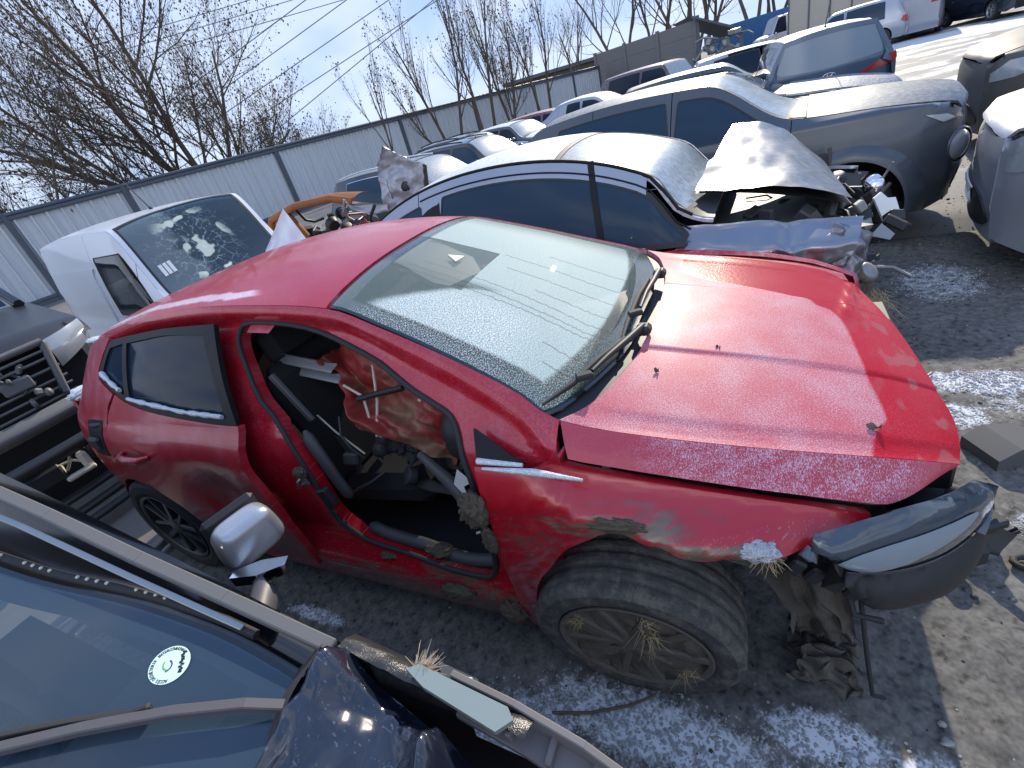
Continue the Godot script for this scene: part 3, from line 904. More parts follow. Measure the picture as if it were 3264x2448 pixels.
	g = Geo.new()
	g.blob(Vector3(0.40, 0.405, 0.76), Vector3(0.06, 0.014, 0.03), 0.30, 95, 28, 2.8)
	part("mud_clump", g, M.mud, fr)
	# ---- rear door
	var door_out := curve([-0.287, 0.985, -0.287, 0.985, -0.29, 0.86, -0.28, 0.767, -0.25, 0.634, -0.235, 0.45, -0.255, 0.25, -0.255, 0.25, -0.6, 0.225, -0.88, 0.24, -0.88, 0.24, -0.955, 0.40, -1.02, 0.52, -1.14, 0.64, -1.245, 0.75, -1.296, 0.86, -1.30, 0.95, -1.27, 1.0, -1.187, 1.078, -1.187, 1.078, -1.084, 1.047, -0.894, 1.018, -0.657, 0.999, -0.40, 0.985], true, 4)
	var door := panel("rear_door", door_out, RO.call(0.010), 0.035, M.door_paint, car, [], 0.03)
	g = Geo.new()                                          # the handle: a bowed grip over a cup
	g.tube([R.call(Vector2(-1.20, 0.825)) + Vector3(0, 0, 0.01), R.call(Vector2(-1.16, 0.826)) + Vector3(0, 0, 0.045), R.call(Vector2(-1.08, 0.828)) + Vector3(0, 0, 0.052), R.call(Vector2(-1.0, 0.826)) + Vector3(0, 0, 0.042), R.call(Vector2(-0.965, 0.824)) + Vector3(0, 0, 0.01)], [0.012, 0.017, 0.018, 0.016, 0.011], 8)
	part("door_handle", g, M.red_1, door)
	panel("handle_cup", disc(-1.08, 0.822, 0.065, 20, 0.5), RO.call(0.0125), 0.03, M.dull_red, door, [], 0.0)
	var win := curve([-0.39, 1.33, -0.39, 1.33, -0.345, 1.16, -0.297, 0.985, -0.297, 0.985, -0.40, 0.983, -0.657, 0.998, -0.894, 1.018, -1.084, 1.048, -1.187, 1.08, -1.358, 1.135, -1.374, 1.16, -1.329, 1.225, -1.275, 1.277, -1.08, 1.303, -0.736, 1.328], true, 4)
	var pane := curve([-0.455, 1.298, -0.455, 1.298, -0.40, 1.16, -0.36, 1.01, -0.36, 1.01, -0.657, 1.022, -0.894, 1.044, -1.055, 1.070, -1.055, 1.070, -1.07, 1.278, -1.07, 1.278, -0.736, 1.304], true, 4)
	var qpane := curve([-1.10, 1.076, -1.10, 1.076, -1.187, 1.102, -1.335, 1.148, -1.335, 1.148, -1.30, 1.215, -1.265, 1.254, -1.265, 1.254, -1.115, 1.275, -1.115, 1.275], true, 4)
	var wf := panel("window_frame", win, RO.call(0.006), 0.05, M.trim_black, door, [pane, qpane], 0.02)
	panel("window_pane", pane, RO.call(-0.004), 0.06, M.dark_glass, door, [], 0.0)
	panel("quarter_pane", qpane, RO.call(-0.004), 0.06, M.dark_glass, door, [], 0.0)
	g = Geo.new()                                          # snow along the window ledge
	var sn := noise(77, 14.0, 2)
	for e in [[-1.33, -1.13], [-1.06, -0.37]]:
		var l := []; var rr := []
		for k in 30:
			var x := lerpf(e[0], e[1], k / 29.0)
			var y := (1.066 if x > -1.08 else 1.078) - (x + 1.07) * (0.085 if x > -1.08 else 0.30)
			if x > -0.66: y = 1.029 - (x + 0.66) * 0.045
			l.append(R.call(Vector2(x, y + 0.002)) + Vector3(0, 0, 0.012)); rr.append(0.010 + 0.006 * sn.get_noise_1d(x))
		g.tube(l, rr, 7)
	part("ledge_snow", g, M.snow, door)
	# ---- rear wing
	var quarter := pv([-1.60, 1.245, -1.50, 1.272, -1.362, 1.298, -1.29, 1.29])
	quarter.append_array(pv([-1.345, 1.232, -1.388, 1.16, -1.372, 1.13, -1.215, 1.078, -1.285, 1.02, -1.312, 0.95, -1.306, 0.86, -1.258, 0.75, -1.155, 0.645]))
	for k in 15:
		var th := lerpf(deg_to_rad(72), deg_to_rad(190), k / 14.0)
		quarter.append(Vector2(-1.283 + 0.352 * cos(th), 0.30 + 0.352 * sin(th)))
	quarter.append_array(pv([-1.68, 0.22, -1.85, 0.27, -1.925, 0.42, -1.95, 0.60, -1.93, 0.78, -1.90, 0.95, -1.80, 1.06, -1.70, 1.16]))
	var flap := curve([-1.54, 0.93, -1.54, 0.945, -1.37, 0.957, -1.36, 0.94, -1.375, 0.80, -1.385, 0.785, -1.51, 0.78, -1.525, 0.80], true, 3)
	var q := panel("rear_wing", quarter, RO.call(0.008), 0.04, M.quarter_paint, car, [], 0.03)
	panel("filler_recess", flap, RO.call(0.011), 0.05, M.trim_black, q, [], 0.004)
	g = Geo.new()
	g.box(R.call(Vector2(-1.45, 0.85)) + Vector3(0, 0, 0.014), Vector3(0.10, 0.07, 0.03), Basis.IDENTITY, 0.012)
	g.tube([R.call(Vector2(-1.52, 0.92)), R.call(Vector2(-1.45, 0.93)) + Vector3(0, 0, 0.012), R.call(Vector2(-1.38, 0.935))], 0.012, 6)
	part("filler_cap", g, M.black_plastic, q)
	g = Geo.new()                                          # what is left of the tail lamp, capped with snow
	g.grid(func(u: float, v: float) -> Vector3: return Vector3(-1.93 - 0.06 * sin(v * PI) - 0.02 * u, lerpf(0.80, 1.0, v), lerpf(0.66, 0.42, u) - 0.03 * v), 6, 6)
	part("tail_light", g, M.clear_lens, car)
	g = Geo.new()
	g.blob(Vector3(-1.93, 0.985, 0.58), Vector3(0.075, 0.035, 0.09), 0.15, 55, 28, 2.8)
	part("snow_cap", g, M.snow, car)
	g = Geo.new()
	g.blob(Vector3(-1.87, 0.44, 0.66), Vector3(0.03, 0.05, 0.03), 0.20, 56, 28, 2.8)
	part("snow_cap", g, M.snow, car)
	g = Geo.new()
	g.blob(Vector3(-1.58, 1.262, 0.51), Vector3(0.09, 0.012, 0.035), 0.15, 57, 28, 2.8)
	part("snow_cap", g, M.snow, car)
	# ---- front wing
	var gapline := Tab.new([0.97, 1.017, 1.144, 1.29, 1.436, 1.573, 1.70, 1.735, 1.905], [0.935, 0.916, 0.891, 0.865, 0.840, 0.812, 0.788, 0.780, 0.757])
	var gapz := Tab.new([0.97, 1.017, 1.144, 1.29, 1.436, 1.573, 1.70, 1.735, 1.905], [0.775, 0.775, 0.768, 0.757, 0.745, 0.725, 0.708, 0.698, 0.508])
	var fend := pv([0.762, 0.925, 0.85, 0.928, 0.93, 0.922])
	for k in 20:
		var x := lerpf(0.98, 1.70, k / 19.0)
		fend.append(Vector2(x, gapline.at(x) - 0.006))
	fend.append_array(curve([1.70, 0.772, 1.62, 0.760, 1.532, 0.752, 1.457, 0.748, 1.336, 0.738, 1.336, 0.738, 1.307, 0.760, 1.245, 0.772, 1.139, 0.785, 1.055, 0.735, 0.995, 0.685, 0.941, 0.606, 0.895, 0.54, 0.859, 0.464, 0.825, 0.32, 0.80, 0.20, 0.785, 0.10, 0.785, 0.10, 0.745, 0.11, 0.745, 0.11, 0.762, 0.30, 0.776, 0.5, 0.786, 0.7, 0.775, 0.85], false, 3))
	var WG := func(p: Vector2) -> Vector3:                  # the wing's shoulder rolls inboard to the shut line of the bonnet
		var yl := gapline.at(p.x)
		var t: float = smoothstep(yl - 0.085, yl, p.y) * smoothstep(0.90, 1.02, p.x)
		var at: Vector3 = b.side(p.x, p.y, 1.0, 0.012)
		at.z = lerpf(at.z, gapz.at(p.x) + 0.012, t)
		return at
	var wing := panel("front_wing", fend, WG, 0.02, M.fender_paint, car, [], 0.035)
	g = Geo.new()
	g.blob(Vector3(0.745, 0.80, 0.885), Vector3(0.045, 0.062, 0.035), 0.25, 101, 28, 2.8)
	part("mud_clump", g, M.mud, wing)
	g = Geo.new()
	g.blob(Vector3(0.77, 0.69, 0.895), Vector3(0.022, 0.05, 0.016), 0.25, 102, 28, 2.8)
	part("mud_clump", g, M.mud, wing)
	g = Geo.new()
	g.blob(Vector3(1.13, 0.80, 0.868), Vector3(0.10, 0.022, 0.02), 0.25, 103, 28, 2.8)
	part("mud_clump", g, M.mud, wing)
	g = Geo.new()
	g.blob(Vector3(1.27, 0.775, 0.862), Vector3(0.07, 0.016, 0.02), 0.25, 104, 28, 2.8)
	part("mud_clump", g, M.mud, wing)
	g = Geo.new()
	g.blob(Vector3(1.47, 0.755, 0.845), Vector3(0.05, 0.022, 0.03), 0.25, 105, 28, 2.8)
	part("snow_clump", g, M.dirty_snow, wing)
	part("straw_tuft", straw_tuft(Vector3(1.49, 0.75, 0.85), 0.045, 46, Vector3(0.3, -0.5, 0.6), 7), M.straw, wing)
	var tri := pv([0.745, 1.003, 0.804, 0.977, 0.864, 0.953, 0.914, 0.934, 0.765, 0.934])
	var tw := panel("corner_window", tri, RO.call(0.004), 0.05, M.trim_black, car, [], 0.02)
	g = Geo.new()
	g.tube([R.call(Vector2(0.77, 0.937)) + Vector3(0, 0, 0.01), R.call(Vector2(0.91, 0.935)) + Vector3(0, 0, 0.01)], [0.010, 0.006], 6)
	g.tube([R.call(Vector2(0.79, 0.925)) + Vector3(0, 0, 0.016), R.call(Vector2(0.95, 0.925)) + Vector3(0, 0, 0.016), R.call(Vector2(1.08, 0.915)) + Vector3(0, 0, 0.014)], [0.004, 0.011, 0.004], 6)
	part("ledge_snow", g, M.snow, tw)
	# ---- bonnet with its flank, roof, far side
	var hood := curve([0.985, 1.0, 0.985, 1.0, 1.062, 0.835, 1.131, 0.453, 1.144, 0.0, 1.125, -0.45, 1.06, -0.835, 0.985, -1.0, 0.985, -1.0, 1.4, -1.0, 1.72, -1.0, 1.72, -1.0, 1.80, -0.85, 1.845, -0.60, 1.87, -0.40, 1.90, 0.0, 1.918, 0.37, 1.936, 0.64, 1.925, 0.86, 1.905, 1.0, 1.905, 1.0, 1.6, 1.0, 1.3, 1.0], true, 4)
	var HF := func(p: Vector2) -> Vector3:                  # pressed lines run along the bonnet; its far nose corner is buckled
		var a := absf(p.y - 0.02 * p.x)
		var st := 0.007 * smoothstep(0.40, 0.37, a) - 0.005 * smoothstep(0.84, 0.90, a) * smoothstep(1.0, 0.93, a)
		var k := exp(-pow((p.x - 1.72 + 0.1 * p.y) / 0.018, 2)) * smoothstep(-0.05, -0.3, p.y) * 0.010
		return b.top(p.x, p.y, (st + k) * smoothstep(1.0, 1.2, p.x))
	var bon := panel("bonnet", hood, HF, Vector2(0.022, 0.022), M.bonnet_paint, car, [], 0.02)
	var flank := pv([])
	for k in 24:
		var x := lerpf(0.99, 1.905, k / 23.0)
		flank.append(Vector2(x, b.ye.at(x) - 0.0015))
	for k in 20:
		var x := lerpf(1.735, 1.02, k / 19.0)
		flank.append(Vector2(x, gapline.at(x) + 0.006))
	panel("bonnet_flank", flank, func(p: Vector2) -> Vector3:
		var yl := gapline.at(p.x); var e := b.ye.at(p.x)
		var t := clampf((e - p.y) / maxf(e - yl, 0.004), 0.0, 1.0)
		return Vector3(p.x, p.y, lerpf(b.ze.at(p.x), gapz.at(p.x), t) + 0.006 * sin(t * PI)), 0.012, M.bonnet_flank_paint, bon, [], 0.02)
	var roof := rect(-1.62, -0.985, 0.150, 0.985)
	panel("roof", roof, func(p: Vector2) -> Vector3: return b.top(p.x, p.y, -0.004 * smoothstep(0.93, 0.985, absf(p.y))), Vector2(0.06, 0.06), M.roof_paint, car, [], 0.02)
	panel("headliner", rect(-1.58, -0.93, 0.14, 0.93), TO.call(-0.035), Vector2(0.15, 0.15), M.dark_cloth, car, [], 0.0)
	panel("tailgate", rect(-1.94, -0.96, -1.63, 0.96), T, Vector2(0.06, 0.12), M.gloss_black, car, [], 0.02)
	panel("rear_panel", rect(-0.66, 0.2, 0.66, 1.0), func(p: Vector2) -> Vector3: return Vector3(-1.95 - 0.05 * (1.0 - pow(p.x / 0.66, 2)), p.y, p.x), 0.1, M.red_1, car, [], 0.03)
	var ls := pv([])
	for k in 50:
		var x := lerpf(-1.60, 0.985, k / 49.0)
		ls.append(Vector2(x, b.ye.at(x) - 0.002))
	ls.append_array(pv([1.2, 0.93, 1.5, 0.88, 1.7, 0.83, 1.85, 0.77, 1.9, 0.6, 1.62, 0.6]))
	for k in 13:
		var th := lerpf(deg_to_rad(25), deg_to_rad(190), k / 12.0)
		ls.append(Vector2(1.282 + 0.35 * cos(th), 0.32 + 0.35 * sin(th)))
	ls.append_array(pv([0.9, 0.14, -0.9, 0.14]))
	for k in 13:
		var th := lerpf(deg_to_rad(-10), deg_to_rad(190), k / 12.0)
		ls.append(Vector2(-1.283 + 0.35 * cos(th), 0.32 + 0.35 * sin(th)))
	ls.append_array(pv([-1.7, 0.25, -1.93, 0.42, -1.95, 0.7, -1.9, 0.95]))
	var fs := Geo.new()
	fs.grid(func(u: float, v: float) -> Vector3:
		var x := lerpf(0.99, 1.80, u)
		return Vector3(x, lerpf(b.ye.at(x) - 0.012, b.ye.at(x) - 0.045, v), -lerpf(b.ze.at(x) - 0.01, b.zs(x, b.ye.at(x) - 0.05) - 0.004, v)), 24, 4)
	part("far_front_wing", fs, M.red_1, car)
	var lw := curve([-1.2, 1.10, -1.2, 1.10, -1.15, 1.25, -0.6, 1.31, -0.1, 1.30, 0.2, 1.24, 0.5, 1.13, 0.72, 1.01, 0.72, 1.01, 0.0, 1.0], true, 3)
	var far := panel("far_side", ls, LS, 0.08, M.red_1, car, [lw], 0.03)
	panel("far_window", lw, func(p: Vector2) -> Vector3: return b.side(p.x, p.y, -1.0, -0.006), 0.1, M.tinted_glass, far, [], 0.0)
	panel("far_trim", cut(shrink(ls, -0.06), rect(-1.2, 0.2, 1.0, 0.98)), func(p: Vector2) -> Vector3: return b.side(p.x, p.y, -1.0, -0.05), 0.12, M.dark_cloth, far, [], 0.0)
	# ---- windscreen: pane, printed border, rime, sensor cover, cowl, wipers
	var glass := curve([0.158, -0.97, 0.158, -0.97, 0.158, 0.0, 0.158, 0.97, 0.158, 0.97, 0.56, 0.985, 0.945, 1.0, 0.945, 1.0, 1.002, 0.868, 1.074, 0.561, 1.106, 0.19, 1.10, -0.2, 1.07, -0.56, 1.0, -0.868, 0.945, -1.0, 0.945, -1.0, 0.56, -0.985], true, 4)
	var clear := curve([0.235, -0.86, 0.215, -0.80, 0.205, -0.3, 0.205, 0.3, 0.215, 0.80, 0.24, 0.865, 0.56, 0.885, 0.90, 0.90, 0.935, 0.86, 0.99, 0.60, 1.035, 0.19, 1.03, -0.2, 0.99, -0.56, 0.935, -0.83, 0.90, -0.88, 0.56, -0.875], true, 4)
	var ws := panel("windscreen", glass, TO.call(-0.004), Vector2(0.05, 0.05), M.glass, car, [], 0.0)
	panel("windscreen_border", glass, TO.call(-0.009), Vector2(0.05, 0.05), M.gloss_black, ws, [clear], 0.0)
	panel("rime", shrink(glass, -0.012), TO.call(-0.001), Vector2(0.05, 0.05), M.windscreen_rime, ws, [], 0.0)
	panel("sensor_cover", pv([0.20, -0.14, 0.20, 0.34, 0.41, 0.46, 0.47, 0.44, 0.52, 0.17, 0.44, 0.0]), TO.call(-0.012), Vector2(0.06, 0.06), M.lining, ws, [], 0.02)
	panel("sticker", pv([0.365, 0.10, 0.425, 0.06, 0.42, 0.17]), TO.call(0.002), Vector2(0.06, 0.06), M.white_plastic, ws, [], 0.0)
	panel("cowl", curve([0.95, 1.0, 0.95, 1.0, 1.05, 0.60, 1.08, 0.0, 1.05, -0.60, 0.95, -1.0, 0.95, -1.0, 1.03, -1.0, 1.03, -1.0, 1.10, -0.8, 1.17, -0.4, 1.19, 0.0, 1.17, 0.4, 1.10, 0.8, 1.03, 1.0, 1.03, 1.0], true, 3), TO.call(-0.022), Vector2(0.05, 0.05), M.black_plastic, car, [], 0.0)
	for wp in [[[1.13, 0.30, 0.022], [1.065, 0.62, 0.03], [1.02, 0.82, 0.026], [0.965, 0.98, 0.02]], [[1.11, -0.40, 0.03], [1.10, -0.05, 0.034], [1.10, 0.25, 0.03], [1.105, 0.50, 0.02]]]:
		var arm := Geo.new(); var blade := Geo.new(); var l := []; var l2 := []
		for e in wp:
			l.append(b.top(e[0], e[1], e[2] + 0.012)); l2.append(b.top(e[0] - 0.028, e[1], e[2] - 0.006))
		arm.tube([l[0], l[0].lerp(l[1], 0.5), l[1], l[1].lerp(l[2], 0.6)], [0.014, 0.012, 0.009, 0.007], 6)
		arm.box(l[0] - Vector3(0, 0.01, 0), Vector3(0.05, 0.035, 0.05), Basis.IDENTITY, 0.01)
		blade.tube([l2[0].lerp(l2[1], 0.3), l2[1], l2[2], l2[3]], [0.008, 0.011, 0.010, 0.005], 5)
		blade.box(l[1].lerp(l[2], 0.6).lerp(l2[2], 0.4), Vector3(0.05, 0.02, 0.03), Basis(Vector3.UP, 0.5), 0.005)
		var a := part("wiper_arm", arm, M.black_plastic, car)
		part("wiper_blade", blade, M.rubber, a)
	# ---- nose: wrap-round head lamp, bumper foam, crash beam, torn liner
	var arc := [[0.0, 1.50, 0.82], [0.102, 1.60, 0.80], [0.212, 1.70, 0.755], [0.337, 1.80, 0.68], [0.457, 1.88, 0.59], [0.551, 1.93, 0.51], [0.65, 1.97, 0.42], [0.745, 2.0, 0.33], [0.876, 2.02, 0.2], [1.077, 2.03, 0.0]]
	var ax := Tab.new(arc.map(func(e): return e[0]), arc.map(func(e): return e[1])); var az := Tab.new(arc.map(func(e): return e[0]), arc.map(func(e): return e[2]))
	var shell := func(top: Tab, low: Tab, push: float, off: float) -> Callable:
		return func(q: Vector2) -> Vector3:
			var t := clampf((q.y - low.at(q.x)) / maxf(top.at(q.x) - low.at(q.x), 0.01), 0.0, 1.0)
			var bu := push * sqrt(maxf(0.0, 1.0 - pow(2.0 * t - 0.9, 2.0) / 1.22)) + off
			var d := Vector3(az.at(q.x - 0.01) - az.at(q.x + 0.01), 0, ax.at(q.x + 0.01) - ax.at(q.x - 0.01)).normalized()
			return Vector3(ax.at(q.x), q.y, az.at(q.x)) + d * bu
	var lt := Tab.new([0.065, 0.125, 0.19, 0.264, 0.345, 0.45, 0.55, 0.645], [0.788, 0.803, 0.815, 0.815, 0.798, 0.765, 0.72, 0.645])
	var ll := Tab.new([0.065, 0.095, 0.133, 0.187, 0.272, 0.38, 0.496, 0.60, 0.645], [0.786, 0.752, 0.703, 0.665, 0.63, 0.603, 0.588, 0.60, 0.642])
	var lp := pv([]); var lq := pv([])
	for k in 30:
		var u := lerpf(0.066, 0.644, k / 29.0)
		lp.append(Vector2(u, lt.at(u)))
		lq.append(Vector2(u, ll.at(u)))
	lq.reverse(); lp.append_array(lq)
	var hl := panel("head_light", lp, shell.call(lt, ll, 0.05, 0.0), 0.02, M.lamp_cover, car, [], 0.03)
	panel("indicator_lens", curve([0.115, 0.742, 0.16, 0.765, 0.25, 0.768, 0.35, 0.752, 0.44, 0.725, 0.46, 0.705, 0.33, 0.700, 0.25, 0.692, 0.18, 0.690, 0.16, 0.700], true, 3), shell.call(lt, ll, 0.05, 0.003), 0.02, M.pale_lens, hl, [], 0.0)
	panel("clear_rim", curve([0.15, 0.680, 0.27, 0.645, 0.38, 0.618, 0.49, 0.604, 0.58, 0.612, 0.52, 0.640, 0.40, 0.648, 0.28, 0.668, 0.17, 0.694], true, 3), shell.call(lt, ll, 0.05, 0.003), 0.02, M.smoky_lens, hl, [], 0.0)
	var ct := Tab.new([0.12, 0.188, 0.274, 0.38, 0.503, 0.60, 0.70], [0.70, 0.655, 0.622, 0.597, 0.575, 0.585, 0.58]); var cl := Tab.new([0.12, 0.172, 0.237, 0.334, 0.46, 0.60, 0.70], [0.68, 0.595, 0.524, 0.485, 0.43, 0.41, 0.43])
	panel("bumper_carrier", curve([0.123, 0.70, 0.188, 0.657, 0.274, 0.624, 0.38, 0.599, 0.503, 0.577, 0.60, 0.587, 0.66, 0.605, 0.70, 0.54, 0.69, 0.45, 0.60, 0.405, 0.46, 0.425, 0.334, 0.485, 0.237, 0.524, 0.172, 0.595], true, 3), shell.call(ct, cl, 0.05, 0.01), 0.025, M.black_plastic, car, [], 0.06)
	g = Geo.new()
	for k in 5:
		g.box(Vector3(1.93 - 0.012 * k, 0.565 - 0.033 * k, 0.46 - 0.012 * k), Vector3(0.15 - 0.01 * k, 0.026, 0.17), Basis(Vector3(0, 1, 0), 0.55), 0.006)
	g.box(Vector3(1.935, 0.43, 0.45), Vector3(0.14, 0.075, 0.15), Basis(Vector3(0, 1, 0), 0.5), 0.015)
	g.box(Vector3(1.86, 0.39, 0.52), Vector3(0.07, 0.07, 0.10), Basis(Vector3(0.3, 1, 0).normalized(), 0.7), 0.012)
	part("bumper_foam", g, M.black_plastic, car)
	for k in 7:
		g = Geo.new()
		g.box(Vector3(1.47 + 0.042 * k, 0.70 - 0.024 * k, 0.79 - 0.004 * k), Vector3(0.035, 0.055, 0.04), Basis(Vector3(0, 0, 1), -0.5), 0.006)
		part("bumper_clip", g, M.black_plastic, car)
	g = Geo.new()
	g.tube([Vector3(1.70, 0.52, 0.74), Vector3(1.73, 0.30, 0.78), Vector3(1.76, 0.12, 0.76), Vector3(1.80, 0.05, 0.72)], 0.006, 5)
	g.tube([Vector3(1.66, 0.60, 0.74), Vector3(1.68, 0.52, 0.80), Vector3(1.74, 0.50, 0.79)], 0.008, 5)
	part("loose_cable", g, M.rubber, car)
	g = Geo.new()
	g.box(Vector3(1.945, 0.470, 0.46), Vector3(0.10, 0.010, 0.09), Basis(Vector3(0, 1, 0), 0.5), 0.004)
	part("snow_cap", g, M.dirty_snow, car)
	g = Geo.new()
	g.box(Vector3(1.90, 0.48, -0.08), Vector3(0.07, 0.12, 0.95), Basis.IDENTITY, 0.01)
	g.box(Vector3(1.88, 0.66, -0.06), Vector3(0.10, 0.10, 1.0), Basis.IDENTITY, 0.01)
	g.box(Vector3(1.74, 0.45, 0.42), Vector3(0.32, 0.11, 0.09), Basis.IDENTITY, 0.01)
	g.box(Vector3(1.74, 0.45, -0.42), Vector3(0.32, 0.11, 0.09), Basis.IDENTITY, 0.01)
	g.box(Vector3(1.55, 0.52, 0.0), Vector3(0.45, 0.36, 1.05), Basis.IDENTITY, 0.03)
	part("crash_beam", g, M.black_plastic, car)
	g = Geo.new()                                          # muddy wheel-arch liner hanging to the ground
	var ln := noise(611, 2.2, 2)
	g.grid(func(u: float, v: float) -> Vector3:
		var th := lerpf(2.6, 0.1, u)
		var base := Vector3(1.2 + 0.36 * cos(th), 0.36 + 0.37 * sin(th), lerpf(0.80, 0.40, v))
		return base + Vector3(ln.get_noise_2d(u * 2, v * 2), ln.get_noise_2d(u * 2 + 9, v * 2), 0) * 0.04, 24, 8)
	g.grid(func(u: float, v: float) -> Vector3:
		return Vector3(1.54 + 0.10 * sin(v * 2.0) + 0.20 * (u - 0.5) * (1.15 - 0.5 * v) + 0.03 * ln.get_noise_2d(u, v), lerpf(0.64, 0.03, pow(v, 0.85)) + 0.03 * ln.get_noise_2d(u * 2, v * 2) * v, 0.64 + 0.10 * (u - 0.5) + 0.07 * sin(v * 4.0 + u) + 0.05 * ln.get_noise_2d(u * 1.5 + 4, v * 1.5)), 44, 56)
	g.grid(func(u: float, v: float) -> Vector3:
		return Vector3(1.56 + 0.20 * u + 0.05 * ln.get_noise_2d(u, v), 0.02 + 0.07 * absf(ln.get_noise_2d(u + 3, v * 1.4)) + 0.05 * sin(v * PI) * sin(u * PI), 0.56 + 0.17 * v + 0.03 * ln.get_noise_2d(u * 1.3 + 8.0, v)), 44, 32)
	part("arch_liner", g, M.liner, car)
	g = Geo.new()
	g.grid(func(u: float, v: float) -> Vector3:
		var th := lerpf(-0.3, 3.4, u)
		return Vector3(-1.283 + 0.345 * cos(th), 0.32 + 0.345 * sin(th), lerpf(0.84, 0.45, v)), 20, 3)
	part("rear_arch_liner", g, M.black_plastic, car)
	# ---- wheels
	wheel(car, Vector3(1.135, 0.308, 0.785), Basis(Vector3(0, 1, 0), 0.05) * Basis(Vector3(1, 0, 0), 0.12), 0.312, 0.215, 0.226, 10, M.muddy_rubber, M.mud_rim, true)
	wheel(car, Vector3(-1.283, 0.312, 0.765), Basis.IDENTITY, 0.312, 0.205, 0.222, 10, M.rubber, M.dark_alloy)
	wheel(car, Vector3(1.282, 0.312, -0.765), Basis.IDENTITY.rotated(Vector3.UP, PI), 0.312, 0.205, 0.222, 5, M.rubber, M.dark_alloy)
	wheel(car, Vector3(-1.283, 0.312, -0.765), Basis.IDENTITY.rotated(Vector3.UP, PI), 0.312, 0.205, 0.222, 5, M.rubber, M.dark_alloy)
	cabin(car, 0.0)
	torn_door()

func straw_tuft(at: Vector3, r: float, cnt: int, dir: Vector3, seed_: int, th := 0.0008) -> Geo:
	var g := Geo.new()
	var q := RandomNumberGenerator.new()
	q.seed = seed_
	for k in cnt:
		var p := at + Vector3(q.randf_range(-1, 1), q.randf_range(-0.3, 0.3), q.randf_range(-1, 1)) * r * 0.4
		var d := (dir + Vector3(q.randf_range(-1, 1), q.randf_range(-0.8, 0.8), q.randf_range(-1, 1)) * 0.9).normalized() * r * q.randf_range(0.4, 1.2)
		var bend := Vector3(q.randf_range(-1, 1), q.randf_range(-1, 0.3), q.randf_range(-1, 1)) * r * 0.25
		g.tube([p, p + d * 0.5 + bend * 0.4, p + d + bend], [th, th, th * 0.5], 3, false)
	return g

